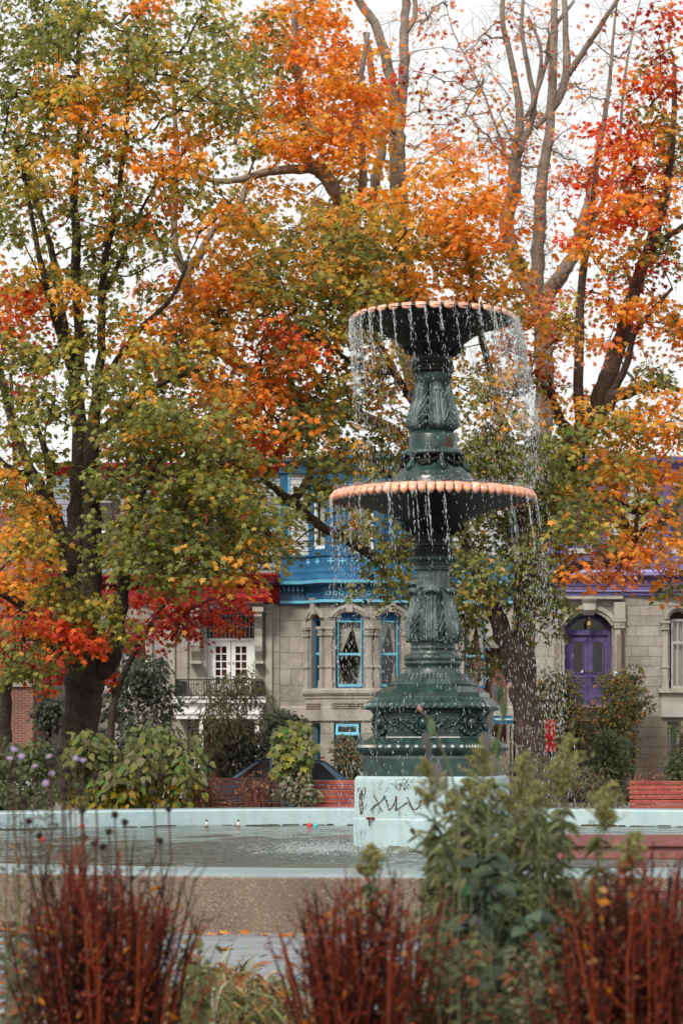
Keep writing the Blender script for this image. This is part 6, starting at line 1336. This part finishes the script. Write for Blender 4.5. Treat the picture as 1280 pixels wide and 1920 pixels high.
# splashes along the rim of the lower bowl and where the water lands
m = 2600; th = rng.uniform(0, 2*PI, m); hh = np.abs(rng.normal(0, .045, m)); rr = rng.uniform(150, 188, m)*S
sp = np.stack([FX+rr*np.cos(th), FY+rr*np.sin(th), fz(924)+hh+.01], 1)
m = 5200; th = rng.uniform(0, 2*PI, m); rr = np.abs(rng.normal(1.55, .42, m)); hh = np.abs(rng.normal(0, .045, m))*np.where(rng.random(m) < .2, 2.6, 1)
s2 = np.stack([FX+rr*np.cos(th)+.25, FY+rr*np.sin(th), WAT+hh], 1); lf = rng.normal(0, 1, (3400, 3))
s3 = np.stack([FX-1.45+.42*lf[:, 0], FY-.5+.7*lf[:, 1], WAT+np.abs(lf[:, 2])*.06], 1)
sp = np.vstack([sp, s2, s3]); drops('splash', sp, rng.uniform(.002, .0052, len(sp)), rng.uniform(.006, .016, len(sp)), 'white splashing droplets around the pedestal and along the lower bowl', 0, 'splash')
# ================================================================ SHRUBS BEHIND THE BASIN
M_stem = mat('woody_stem', (.07, .05, .035), .9); M_gstem = mat('green_stem', (.10, .11, .05), .7)
def cvec(c, n, j=.2): return np.clip(np.array(c)[rng.integers(0, len(c), n)]*rng.uniform(1-j, 1+j, (n, 1)), 0, .9)
def shrub(label, px, py0, py1, wpx, Y, cols, T, n, size, name='shrub', cat='shrub', group=None, dpt=None, droop=.6, parts=0, mtop=None, stems=7, face=.5, clumps=26, grd=0.0, csize=.3, up=.35, stemmat=None):
    """px: centre column, py0..py1: top and bottom rows, wpx: half width in pixels"""
    root = thing(name, label, cat, (X(px, Y), Y, grd), group); w = wpx*Y/F; zt, zb = Z(py0, Y), max(grd, Z(py1, Y)); d_ = dpt or w*.7
    q = MB()
    for k in range(stems):
        e = (X(px, Y)+random.uniform(-.75, .75)*w, Y+random.uniform(-.6, .6)*d_, zb+(zt-zb)*random.uniform(.6, .95)); q.tube([(X(px, Y)+random.uniform(-.2, .2)*w, Y, grd), ((X(px, Y)+e[0])/2+random.uniform(-.1, .1), (Y+e[1])/2, (grd+e[2])/2), e], [.02, .014, .006], 5)
    q.build('stems', stemmat or M_stem, root, kind='stuff')
    a = rng.uniform(0, 2*PI, clumps); rr = np.sqrt(rng.random(clumps)); t = rng.random(clumps)
    prof = np.sqrt(np.clip(1-(np.clip(t-.45, 0, 1)/.62)**2, .05, 1))
    cc = np.stack([X(px, Y)+w*rr*np.cos(a)*prof, Y+d_*rr*np.sin(a)*prof, zb+(zt-zb)*(.04+.92*t)], 1)
    j = rng.integers(0, clumps, n); off = rng.normal(0, 1, (n, 3)); off /= np.linalg.norm(off, axis=1, keepdims=True)+1e-9; rad = csize*rng.uniform(.3, 1, (n, 1))**.6
    pos = cc[j]+off*rad*np.array([1, 1, .8]); pos[:, 2] = np.maximum(pos[:, 2], grd+.05)
    d = off*np.array([.7, .7, .2])+np.array([0, 0, -droop])+rng.normal(0, .3, (n, 3)); nn = off*.5+np.array([0, -face, up])+rng.normal(0, .3, (n, 3))
    sz = rng.uniform(*size, n); co = cvec(cols, n)
    if mtop is not None:
        low = (pos[:, 2] < zb+(zt-zb)*.33) & (rng.random(n) < .55); co[low] = cvec(mtop, int(low.sum()))
    near = np.zeros(n, bool)
    if parts: near[np.argsort(pos[:, 1]-rng.random(n)*.15)[:parts]] = True
    leaves('foliage', T, pos[~near], d[~near], nn[~near], sz[~near], co[~near], SHRUB, root, kind='stuff')
    if parts: leaf_objects(T, 'leaf'+name, pos[near], d[near], nn[near], sz[near], co[near], SHRUB, root)
    return root
GB = [(.135, .165, .06), (.17, .195, .075), (.10, .13, .055), (.20, .21, .08)]; YB = [(.34, .27, .03), (.28, .25, .04), (.40, .28, .04)]
DG = [(.055, .068, .045), (.075, .09, .06), (.04, .05, .035), (.095, .105, .075)]; MG = [(.09, .115, .05), (.12, .145, .06), (.07, .09, .045)]
RB = [(.13, .055, .035), (.18, .08, .05), (.09, .04, .03), (.26, .15, .09)]
shrub('broad leaved light green bush with yellow lower leaves behind the far rim at the left', 180, 1388, 1512, 75, 45.2, GB, OVATE, 1250, (.12, .21), 'broad_leaved_bush', 'bush', 'broad leaved bushes behind the far rim', .9, .8, 150, YB, csize=.42, clumps=22)
shrub('right one of the two broad leaved bushes, nearer the grey house balcony', 296, 1372, 1512, 66, 45.2, GB, OVATE, 1250, (.12, .21), 'broad_leaved_bush', 'bush', 'broad leaved bushes behind the far rim', .9, .8, 150, YB, csize=.42, clumps=22)
shrub('dark green aster bush at the left edge behind the far rim', 40, 1398, 1512, 75, 45.0, MG, OVATE, 1500, (.07, .12), csize=.35)
shrub('dark grey green rounded shrub in front of the grey house, right of the big trunk', 258, 1240, 1420, 62, 67, DG, OVATE, 2600, (.10, .17), csize=.6, clumps=34, dpt=1.0)
shrub('small dark grey green tree left of the big trunk before the white wall', 98, 1310, 1410, 30, 66, DG, OVATE, 700, (.10, .16), csize=.4, clumps=14, stems=4)
shrub('feathery olive bamboo like shrub before the balcony of the grey house', 425, 1258, 1400, 62, 66, [(.10, .10, .05), (.075, .075, .04), (.13, .12, .065)], LANCE, 2300, (.12, .22), csize=.5, clumps=34, dpt=.9, stems=10)
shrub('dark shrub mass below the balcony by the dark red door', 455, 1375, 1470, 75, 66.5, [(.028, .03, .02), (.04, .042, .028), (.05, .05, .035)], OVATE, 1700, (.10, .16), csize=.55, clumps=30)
shrub('tall light green vine covered shrub between the dark bench and the light red bench', 553, 1362, 1455, 30, 45.6, [(.15, .19, .07), (.19, .22, .09), (.11, .14, .055), (.26, .26, .07)], MAPLE, 620, (.10, .17), csize=.24, clumps=20, parts=60, droop=1.2)
shrub('green climber leaves under the vine covered shrub by the light red bench', 556, 1445, 1513, 32, 45.4, [(.10, .12, .06), (.14, .16, .09), (.30, .26, .20), (.22, .2, .12)], OVATE, 480, (.07, .12), csize=.22, clumps=16)
shrub('grey green climbing shrub on the bow window wall above the vine', 530, 1338, 1380, 28, 70, DG, OVATE, 700, (.10, .16), csize=.5, clumps=12)
shrub('leafy climber over the basement window of the blue trimmed house', 655, 1376, 1470, 22, 71.5, [(.085, .095, .045), (.12, .125, .06), (.16, .10, .05)], OVATE, 900, (.09, .15), csize=.45, clumps=18, dpt=.5)
shrub('dry red brown shrub left of the dark bench behind the far rim', 385, 1456, 1513, 38, 45.0, RB, SMALL, 280, (.05, .09), 'dry_shrub', 'shrub', 'dry red brown shrubs', csize=.26, stems=24, stemmat=mat('red_twig', (.16, .05, .035), .8))
shrub('dry red brown shrub in front of the right half of the dark bench', 480, 1454, 1513, 40, 45.0, RB, SMALL, 280, (.05, .09), 'dry_shrub', 'shrub', 'dry red brown shrubs', csize=.26, stems=24, stemmat=MATS['red_twig'])
shrub('dry red brown shrub with seed heads at the far right behind the bench', 1210, 1448, 1500, 45, 47.6, RB, SMALL, 500, (.05, .09), 'dry_shrub', 'shrub', 'dry red brown shrubs', csize=.26, stems=12, stemmat=MATS['red_twig'])
IV = [(.10, .105, .05), (.075, .085, .042), (.13, .125, .055), (.24, .15, .05)]
shrub('feathery ivy mound on the left side of the purple house steps', 1042, 1268, 1440, 42, 72.5, IV, OVATE, 3400, (.08, .15), 'ivy', 'ivy', 'ivy beside the purple house steps', csize=.55, clumps=30, dpt=.6)
shrub('orange tinged ivy spilling over the right rail of the purple house steps', 1150, 1262, 1420, 36, 72.3, [(.10, .11, .05), (.13, .13, .055), (.30, .16, .045), (.075, .085, .04)], OVATE, 2100, (.07, .13), 'ivy', 'ivy', 'ivy beside the purple house steps', csize=.42, clumps=30, dpt=.6)
shrub('ivy arm reaching up the wall right of the purple door', 1188, 1256, 1345, 22, 73.6, IV, OVATE, 1100, (.08, .15), 'ivy', 'ivy', 'ivy beside the purple house steps', csize=.4, clumps=12, dpt=.4)
shrub('green leafy bush below the ivy, left of the trellis', 1142, 1378, 1500, 30, 56, [(.10, .13, .06), (.14, .17, .085), (.075, .10, .05)], OVATE, 1100, (.09, .15), csize=.35, clumps=22)
shrub('grey green low shrub round the foot of the leaning trunk', 985, 1425, 1512, 70, 47.5, [(.09, .10, .06), (.12, .125, .075), (.17, .16, .09)], LANCE, 1300, (.09, .16), csize=.3, clumps=26)
shrub('grey green low shrub right of the leaning trunk behind the far rim', 1090, 1440, 1512, 60, 47.5, [(.09, .10, .06), (.12, .115, .07), (.17, .13, .08)], LANCE, 1000, (.09, .16), csize=.3, clumps=22)
shrub('dark green shrub at the right edge beside the basement window', 1272, 1352, 1470, 14, 70, MG, OVATE, 500, (.09, .14), csize=.35, clumps=12)
# fallen leaves
m = 900; px = rng.uniform(-6, 6, m); yy = np.where(rng.random(m) < .35, rng.uniform(12.5, 20.6, m), rng.uniform(44, 56, m)); ok = ~((yy < 21) & ((px-FX)**2+(yy-FY)**2 < 11.5**2))
px, yy = px[ok], yy[ok]; m = len(px)
leaves('fallen_leaves', MAPLE, np.stack([px, yy, np.where(yy < 13.7, .045, np.where(yy < 20.0, .012, .0))], 1), rng.normal(0, 1, (m, 3))*np.array([1, 1, .1]), np.array([[0, 0, 1]])+rng.normal(0, .2, (m, 3)), rng.uniform(.07, .12, m), pick('obAp', m), LEAF, None, kind='stuff', label='scattered fallen maple leaves on the paving and soil', cat='fallen leaves')
m = 130; px = rng.uniform(-3.2, 2.6, m); ang = np.arcsin(np.clip((px-FX)/11.5, -1, 1)); yy = FY-np.cos(ang)*11.5-rng.uniform(.03, .3, m)
leaves('drifted_leaves', MAPLE, np.stack([px, yy, np.full(m, .012)], 1), rng.normal(0, 1, (m, 3))*np.array([1, 1, .2]), np.array([[0, -.3, 1]])+rng.normal(0, .3, (m, 3)), rng.uniform(.05, .11, m), pick('obAp', m), LEAF, None, kind='stuff', label='line of fallen leaves along the foot of the near basin wall', cat='fallen leaves')

# ================================================================ FLOWER BED IN FRONT
GD = .03
M_rstem = []
for i, c in enumerate([(.11, .019, .010), (.045, .012, .008), (.21, .042, .018), (.016, .008, .006)]): M_rstem.append(mat('red_stem_%s' % 'abcd'[i], c, .85, spec=.12, spots=[(30, tuple(x*.5 for x in c), .5, .7)]))
def stem_protos():
    out = []
    for k in range(8):
        q = MB(); h = 1.0; bx, by = random.uniform(-.11, .11), random.uniform(-.11, .11)
        pts = [(bx*t*t+random.uniform(-.013, .013), by*t*t+random.uniform(-.013, .013), h*t) for t in np.linspace(0, 1, 6)]
        q.tube(pts, [.0075, .0065, .006, .005, .0045, .002], 5)
        for s_ in range(random.randint(5, 9)):
            t = random.uniform(.42, 1); i = min(4, int(t*5)); p = Vector(pts[i]).lerp(Vector(pts[i+1]), t*5-i if i < 5 else 1); a = random.uniform(0, 2*PI); l = random.uniform(.025, .075)
            e = p+Vector((math.cos(a)*l, math.sin(a)*l, l*random.uniform(.4, 1.3))); q.tube([p, (p+e)/2+Vector((0, 0, -.008)), e, e+Vector((-math.cos(a)*.012, -math.sin(a)*.012, .012))], [.0028, .0024, .002, .0015], 3)
        out.append(q)
    return out
STEMS = [[q.build('stem', m, None).data for q in stem_protos()] for m in M_rstem]
for o in [o for o in COL.objects if o.name.startswith('stem') and o.parent is None]: bpy.data.objects.remove(o)
def red_clump(label, px0, px1, Y, ztop, n, seed):
    random.seed(seed); xm = X((px0+px1)/2, Y); w = (px1-px0)/2*Y/F
    t = thing('red_stemmed_perennial', label, 'plant', (xm, Y, GD), 'dry red stemmed perennials in the flower bed')
    ends = []
    for k in range(n):
        s_ = random.uniform(-1, 1); dy = random.uniform(-.26, .26); base = Vector((xm+s_*w*.55, Y+dy*.6, GD)); h = (ztop-GD)*random.choice((random.uniform(.82, 1.03), random.uniform(.55, .95)))*(1-.10*s_*s_)
        tip = Vector((xm+s_*w*1.0+random.gauss(0, .03), Y+dy, GD+h)); tip += Vector((random.gauss(0, .035), random.gauss(0, .03), 0)); v = tip-base; me = STEMS[random.choices(range(4), (4, 4, 3, 3))[0]][random.randrange(8)]
        o = inst('stem', me, base, t); o.rotation_mode = 'QUATERNION'; o.rotation_quaternion = Vector((0, 0, 1)).rotation_difference(v) @ Matrix.Rotation(random.uniform(0, 6.28), 3, 'Z').to_quaternion(); o.scale = (1.1, 1.1, v.length); ends.append((base, tip))
    m = n*34; j = rng.integers(0, n, m); tt = rng.beta(3.2, 1.6, m); b_ = np.array([tuple(e[0]) for e in ends]); e_ = np.array([tuple(e[1]) for e in ends])
    pos = b_[j]+(e_[j]-b_[j])*tt[:, None]+rng.normal(0, .028, (m, 3)); d = rng.normal(0, 1, (m, 3))+np.array([0, 0, .3])
    co = cvec([(.14, .022, .012), (.24, .04, .018), (.05, .013, .010), (.09, .035, .035), (.30, .09, .04), (.16, .085, .05)], m); sel = rng.random(m) < .02; co[sel] = cvec([(.55, .22, .03), (.5, .3, .12)], int(sel.sum()))
    leaves('dry_leaves', SMALL, pos, d, rng.normal(0, 1, (m, 3)), np.where(sel, rng.uniform(.03, .05, m), rng.uniform(.010, .030, m)), co, SHRUB, t, kind='stuff'); return t
red_clump('dense clump of dry dark red stems at the lower left with black seed heads above', 74, 326, 8.4, Z(1596, 8.4), 165, 21)
red_clump('dry dark red stems bottom centre before the basin wall', 568, 800, 8.0, Z(1636, 8.0), 145, 22)
red_clump('wide clump of dry red stems in the lower right corner below the mauve bench', 1052, 1330, 7.6, Z(1608, 7.6), 200, 23)
random.seed(5)
# seed heads on thin dark stems
M_seed = mat('seed_head_black', (.018, .011, .009), .95); M_dstem = mat('dead_stem', (.06, .03, .022), .85)
heads = [(112, 1410), (95, 1432), (128, 1442), (178, 1456), (22, 1459), (150, 1482), (288, 1487), (155, 1519), (234, 1542), (215, 1528), (204, 1560), (74, 1567), (54, 1540), (158, 1572), (178, 1582), (193, 1588), (300, 1577), (316, 1517), (120, 1480), (44, 1500)]
YS = 8.9; hl = [(0, 'black seed heads of faded coneflowers in front of the aster bush'), (1, 'black coneflower seed heads standing above the left clump of red stems')]
sh = [thing('seed_head_plant', lb, 'plant', (X(110+80*i, YS), YS, GD), 'faded coneflowers with seed heads') for i, lb in hl]
for i, (px, py) in enumerate(heads):
    t = sh[0 if px < 140 else 1]; Y = YS+random.uniform(-.35, .35); p = P(px, py, Y); bx = X(100 if px < 140 else 200, YS)+random.uniform(-.12, .12)
    q = MB(); q.tube([(bx, Y, GD), (bx*.6+p.x*.4, Y, GD+.5*(p.z-GD)), (p.x+.01, Y, GD+.85*(p.z-GD)), (p.x, Y, p.z)], [.005, .0045, .004, .003], 5); q.build('stem', M_dstem, t)
    q = MB(); q.ball(p, .013, 9, 7, 1, 1, 1.0)
    for s_ in range(14):
        v = Vector((random.gauss(0, 1), random.gauss(0, 1), random.gauss(0, 1))).normalized(); q.tube([p+v*.010, p+v*.019], [.003, .0008], 3)
    q.build('seed_head', M_seed, t)
# purple asters
M_ast = mat('aster_petal', (.28, .21, .46), .6); M_astc = mat('aster_centre', (.45, .32, .06), .8)
fl = [(26, 1405), (40, 1418), (18, 1422), (65, 1436), (92, 1418), (142, 1422), (156, 1425), (97, 1450), (85, 1468)]
at = thing('purple_aster', 'purple aster flowers on thin stems at the upper left of the flower bed', 'flower', (X(70, 9.6), 9.6, GD))
for px, py in fl:
    Y = 9.6+random.uniform(-.3, .3); p = P(px, py, Y); q = MB(); q.tube([(X(80, 9.6)+random.uniform(-.08, .08), Y, GD), (p.x+random.uniform(-.02, .02), Y, (p.z+GD)*.55), tuple(p)], [.004, .003, .002], 4); q.build('stem', M_dstem, at)
    q = MB(); n_ = 14; tx, ty = random.uniform(-.5, .5), random.uniform(-1, -.3); e1 = Vector((1, 0, tx)).normalized(); e2 = e1.cross(Vector((0, ty, .6)).normalized()).normalized()
    for k in range(n_):
        a = 2*PI*k/n_; d = e1*math.cos(a)+e2*math.sin(a); s_ = (e1*math.cos(a+PI/2)+e2*math.sin(a+PI/2))*.0026; q.add([p+d*.004, p+d*.009+s_, p+d*.014, p+d*.009-s_], [(0, 1, 2, 3)])
    f_ = q.build('flower', M_ast, at); MB().ball(p, .005, 6, 4).build('centre', M_astc, f_)
m = 900; pos = np.stack([rng.normal(X(75, 9.6), .11, m), rng.normal(9.6, .25, m), rng.uniform(.5, 1.45, m)], 1)
leaves('foliage', LANCE, pos, rng.normal(0, .6, (m, 3))+np.array([0, 0, .2]), rng.normal(0, .5, (m, 3))+np.array([0, -.4, .5]), rng.uniform(.025, .05, m), cvec([(.07, .085, .045), (.10, .115, .06), (.055, .06, .04), (.12, .08, .06)], m), SHRUB, at, kind='stuff')
# goldenrod and the leafy plants in front of the fountain
M_gold = [(.31, .29, .12), (.25, .26, .12), (.36, .31, .12), (.21, .24, .12)]
GL = [(.095, .115, .045), (.135, .15, .065), (.065, .08, .036), (.17, .18, .09)]
def plume(root, p, h, w, lean, n=34):
    q = MB(); pos, dd = [], []
    ax = Vector((lean, random.uniform(-.1, .1), 1)).normalized(); top = p+ax*h
    q.tube([p-ax*.05, p+ax*h*.5, top], [.003, .0024, .001], 4)
    for k in range(n):
        t = (k+.5)/n; b_ = p+ax*h*t*.96; a = random.uniform(0, 2*PI); l = w*1.15*(1-t*.85)*random.uniform(.75, 1.2)
        o = Vector((math.cos(a), math.sin(a), 0)); pts = [b_+o*l*s_+Vector((0, 0, l*(.95*s_-.40*s_*s_))) for s_ in np.linspace(0, 1, 6)]; q.tube(pts, .0014, 3, False)
        for s_ in range(30):
            u = random.random(); i = min(4, int(u*5)); c_ = pts[i].lerp(pts[i+1], u*5-i); pos.append(c_+Vector((random.gauss(0, .0045), random.gauss(0, .0045), random.gauss(.005, .0045))))
    s = q.build('plume', M_gstem, root); pos = np.array([tuple(x) for x in pos]); m = len(pos)
    leaves('florets', SMALL, pos, rng.normal(0, .6, (m, 3))+np.array([0, 0, 1]), rng.normal(0, 1, (m, 3)), rng.uniform(.008, .017, m), cvec(M_gold, m), SHRUB, s, kind='stuff')
def goldenrod(label, px, py, Y, hpx, wpx, bx, lean=.1, nleaf=150, lz=.25):
    p = P(px, py+hpx, Y); t = thing('goldenrod', label, 'plant', (bx, Y, GD), 'goldenrods in the flower bed')
    pts = smooth_path([(bx, Y, GD), (bx*.7+p.x*.3, Y, GD+(p.z-GD)*.4), (p.x-lean*.05, Y, GD+(p.z-GD)*.8), tuple(p)], 4)
    q = MB(); q.tube([tuple(a) for a in pts], list(np.linspace(.006, .003, len(pts))), 5); q.build('stem', M_gstem, t)
    plume(t, p, hpx*Y/F, wpx*Y/F, lean)
    for k in range(2): plume(t, p+Vector((random.uniform(-.03, .03), random.uniform(-.03, .03), -random.uniform(.02, .08))), hpx*Y/F*.6, wpx*Y/F*.6, random.uniform(-.9, .9), 16)
    j = rng.random(nleaf)**.8; i = np.clip((j*(len(pts)-1)).astype(int), 0, len(pts)-1); a = rng.uniform(0, 2*PI, nleaf)
    pos = pts[i]+rng.normal(0, .006, (nleaf, 3)); d = np.stack([np.cos(a), np.sin(a), rng.normal(-.45, .35, nleaf)], 1)
    leaves('leaves', LANCE, pos, d, np.array([[0, -.3, .8]])+rng.normal(0, .35, (nleaf, 3)), rng.uniform(.05, .11, nleaf), cvec(GL, nleaf), SHRUB, t, kind='stuff'); return t
for lb, px, py, Y, h, w, bx, ln in [
 ('goldenrod plume in front of the pale block, leftmost of the tall plumes', 815, 1425, 9.4, 85, 42, X(865, 9.4), -.25),
 ('goldenrod plume covering the right end of the green base', 905, 1388, 9.8, 90, 45, X(905, 9.8), .05),
 ('goldenrod plume beside the foot of the leaning trunk', 965, 1415, 9.6, 105, 45, X(940, 9.6), .2),
 ('largest goldenrod plume below the red upright', 1058, 1382, 9.7, 105, 62, X(1030, 9.7), .12),
 ('goldenrod plume right of the largest one, drooping to the right', 1125, 1470, 9.2, 70, 40, X(1060, 9.2), .4),
 ('low goldenrod tip against the water left of the leafy stems', 700, 1592, 8.8, 42, 26, X(760, 8.8), -.15),
 ('pale green goldenrod tip in front of the mauve bench', 1185, 1568, 8.6, 48, 34, X(1150, 8.6), .1),
 ('faded goldenrod plume behind the drooping one', 1010, 1470, 9.9, 70, 40, X(990, 9.9), -.1)]:
    goldenrod(lb, px, py, Y, h, w, bx, ln)
# willowy leafy stems that fill the space below the plumes
def leafy(label, px0, px1, py0, Y, ns_, nl, T, size, cols, name='leafy_perennial', parts=0, dpt=.35, bias=1.0, grp='leafy perennials in front of the fountain', droop=.5):
    w = (px1-px0)/2*Y/F; xm = X((px0+px1)/2, Y); t = thing(name, label, 'plant', (xm, Y, GD), grp); q = MB(); P_ = []
    for k in range(ns_):
        s_ = random.uniform(-1, 1); y_ = Y+random.uniform(-dpt, dpt); top = GD+(Z(py0, Y)-GD)*random.uniform(.62, 1.0)*(1-.25*s_*s_)
        pts = smooth_path([(xm+s_*w*.55, y_, GD), (xm+s_*w*.8, y_, GD+(top-GD)*.45), (xm+s_*w+random.gauss(0, .02), y_, GD+(top-GD)*.85), (xm+s_*w*1.06+random.gauss(0, .04), y_, top)], 5)
        q.tube([tuple(a) for a in pts], list(np.linspace(.005, .002, len(pts))), 4); P_.append(pts)
    q.build('stems', M_gstem, t, kind='stuff'); P_ = np.array(P_)
    j = rng.integers(0, ns_, nl); i = (rng.random(nl)**bias*(P_.shape[1]-1)).astype(int); a = rng.uniform(0, 2*PI, nl); pos = P_[j, i]+rng.normal(0, .012, (nl, 3))
    d = np.stack([np.cos(a), np.sin(a), rng.normal(-droop, .35, nl)], 1); nn = np.array([[0, -.35, .75]])+rng.normal(0, .35, (nl, 3)); sz = rng.uniform(*size, nl); co = cvec(cols, nl)
    near = np.zeros(nl, bool); near[:parts] = True
    leaves('foliage', T, pos[~near], d[~near], nn[~near], sz[~near], co[~near], SHRUB, t, kind='stuff')
    if parts: leaf_objects(T, 'lf'+name, pos[near], d[near], nn[near], sz[near], co[near], SHRUB, t)
    return t
leafy('willowy green stems in front of the right half of the pale block', 800, 960, 1455, 9.5, 40, 3000, LANCE, (.05, .10), GL)
leafy('willowy green stems below the largest goldenrod plume', 940, 1110, 1480, 9.4, 38, 2800, LANCE, (.05, .10), GL)
leafy('dense grey green leafy stems hiding the lower right of the pale block', 785, 1060, 1415, 9.9, 60, 4300, LANCE, (.05, .105), GL, 'leafy_perennial')
leafy('broad dark leaved stems in front of the pale block', 850, 1000, 1560, 8.8, 22, 620, OVATE, (.055, .10), [(.06, .085, .055), (.085, .12, .08), (.05, .07, .05)], 'broad_leaved_perennial', 130)
leafy('low mound of small grey green leaves at the bottom right of the leafy stems', 900, 1060, 1740, 8.4, 34, 3400, OVATE, (.02, .042), [(.10, .12, .06), (.14, .15, .085), (.20, .19, .12), (.17, .09, .06)], 'low_perennial')
leafy('thin mixed green and red stems between the centre red clump and the leafy stems', 770, 900, 1640, 8.5, 18, 600, LANCE, (.03, .07), [(.09, .11, .055), (.22, .06, .04), (.13, .14, .07)])
leafy('small green and rusty plants in the lower left corner beside the left red clump', 0, 80, 1660, 8.8, 22, 700, OVATE, (.025, .05), [(.07, .09, .045), (.10, .11, .06), (.24, .10, .05), (.16, .07, .05)], 'low_perennial', 0, .3, 1.2)
leafy('straw coloured stalks at the left edge of the flower bed', 0, 60, 1500, 9.0, 9, 90, LANCE, (.03, .06), [(.26, .15, .075), (.20, .12, .06)], 'straw_stalk', 0, .2)
leafy('low green and rust mound between the leafy stems and the right red clump', 940, 1060, 1700, 8.6, 30, 1800, OVATE, (.02, .045), [(.10, .12, .05), (.14, .15, .07), (.22, .09, .05), (.07, .085, .04)], 'low_perennial')
leafy('mixed weeds and dry tips between the centre red clump and the low mound', 780, 930, 1690, 8.2, 30, 1500, OVATE, (.02, .045), [(.09, .11, .05), (.13, .14, .07), (.24, .08, .04), (.06, .08, .04)], 'low_perennial')
leafy('dry weeds and grass tips between the left and centre red clumps', 330, 560, 1800, 12.8, 40, 1000, LANCE, (.05, .11), [(.20, .20, .09), (.30, .22, .10), (.12, .14, .06), (.30, .12, .05)], 'low_perennial', 0, .3)
leafy('small rounded leaves at the right of the left red clump before the wall', 320, 400, 1700, 9.6, 14, 260, OVATE, (.03, .06), [(.11, .13, .05), (.16, .16, .06), (.20, .12, .05)], 'low_perennial')
OVAL = tmpl([(0, 0), (.17, .2), (.20, .45), (.1, .8), (0, 1.05), (-.1, .8), (-.20, .45), (-.17, .2)], .25)
# two tall bare topped stalks with hanging leaves against the fountain base
for lb, path, lv in [('tall thin stalk with hanging leaves crossing the scroll panel of the fountain', [(860, 1560), (850, 1470), (825, 1395), (800, 1345), (786, 1328)], [(797, 1385), (802, 1410), (820, 1440), (838, 1462), (808, 1360)]),
                     ('tall thin stalk with green hanging leaves right of the fountain base', [(915, 1600), (920, 1480), (935, 1380), (948, 1310), (952, 1282)], [(925, 1295), (945, 1330), (920, 1350), (912, 1385), (930, 1400), (940, 1300)])]:
    Y = 9.0; t = thing('tall_stalk', lb, 'plant', (X(path[0][0], Y), Y, GD), 'tall stalks before the fountain base'); q = MB(); b0 = P(*path[0], Y); pts = [(b0.x, Y, GD)]+[tuple(P(a, b_, Y)) for a, b_ in path]; sm = smooth_path(pts, 4)
    q.tube([tuple(a) for a in sm], list(np.linspace(.006, .0025, len(sm))), 5); q.build('stem', M_gstem, t)
    pos = np.array([tuple(P(a, b_-14, Y)) for a, b_ in lv]); n_ = len(lv)
    leaf_objects(OVAL, 'stalkleaf', pos, np.array([[.1, 0, -1]])+rng.normal(0, .2, (n_, 3)), np.array([[0, -1, .2]])+rng.normal(0, .4, (n_, 3)), rng.uniform(.065, .09, n_), cvec([(.065, .095, .05), (.12, .135, .09)], n_), SHRUB, t)
    for k in range(3): MB().ball(P(path[-1][0]+random.uniform(-5, 5), path[-1][1]+random.uniform(-4, 8), Y), .006, 7, 5, 1, 1, 1.2).build('bud', mat('pink_bud', (.42, .26, .22), .7), t)
# strap leaves (iris) on the edge of the bed
M_strap = [(.20, .22, .09), (.30, .29, .14), (.13, .16, .07), (.42, .40, .30), (.34, .22, .09)]
def strap(label, px, Y, n_, lmin, lmax, name='iris_clump', spread=.25, flat=.5):
    t = thing(name, label, 'plant', (X(px, Y), Y, GD), 'strap leaved clumps along the edge of the bed')
    for k in range(n_):
        l = random.uniform(lmin, lmax); a = random.uniform(0, 2*PI); o = Vector((math.cos(a), math.sin(a)*.6, 0)); b_ = Vector((X(px, Y)+random.gauss(0, spread*.5), Y+random.gauss(0, spread*.5), GD)); fl_ = random.uniform(.15, 1)*flat
        s_ = Vector((-o.y, o.x, 0)).normalized() if random.random() < .5 else Vector((1, 0, 0)); vs_ = []; w = random.uniform(.007, .016)
        for j in range(8):
            u = j/7; ang = 1.45-fl_*2.2*u*u; p = b_+(o*math.cos(ang)*.9*u+Vector((0, 0, 1))*max(.02, math.sin(ang)*u))*l; ww = w*(1-u**2.5)+.0008; vs_ += [p-s_*ww, p+s_*ww]
        vv = np.array([tuple(x) for x in vs_]); ff = np.array([(2*j, 2*j+1, 2*j+3, 2*j+2) for j in range(7)]); c = np.repeat(cvec(M_strap, 1), 16, 0)
        soup('leaf', vv, ff, SHRUB, t, c)
strap('tangle of yellowed strap leaves on the edge of the bed left of the paving', 400, 13.25, 120, .25, .6, flat=1.0, spread=.4)
strap('upright green strap leaves before the paving at the bottom centre', 448, 13.0, 22, .35, .62, flat=.35, spread=.18)
strap('pale dry strap leaves at the bottom edge right of the upright ones', 510, 13.35, 90, .2, .42, flat=1.0, spread=.35)
strap('strap leaves and dry stalks in the lower left corner behind the red clump', 30, 10.0, 50, .25, .6, flat=.6, spread=.3)
strap('low strap leaves behind the left red clump', 345, 12.6, 90, .3, .65, flat=.8, spread=.25)
m = 1600; pos = np.stack([rng.uniform(-2.2, 2.4, m), rng.uniform(7.5, 13.7, m), np.full(m, GD+.015)], 1); pos[:, 2] += rng.random(m)*.03
leaves('leaf_litter', OVATE, pos, rng.normal(0, 1, (m, 3))*np.array([1, 1, .25]), np.array([[0, 0, 1]])+rng.normal(0, .45, (m, 3)), rng.uniform(.04, .09, m), pick('bpgoR', m)*rng.uniform(.5, 1, (m, 1)), SHRUB, None, kind='stuff', label='dry leaf litter covering the soil of the flower bed', cat='leaf litter')
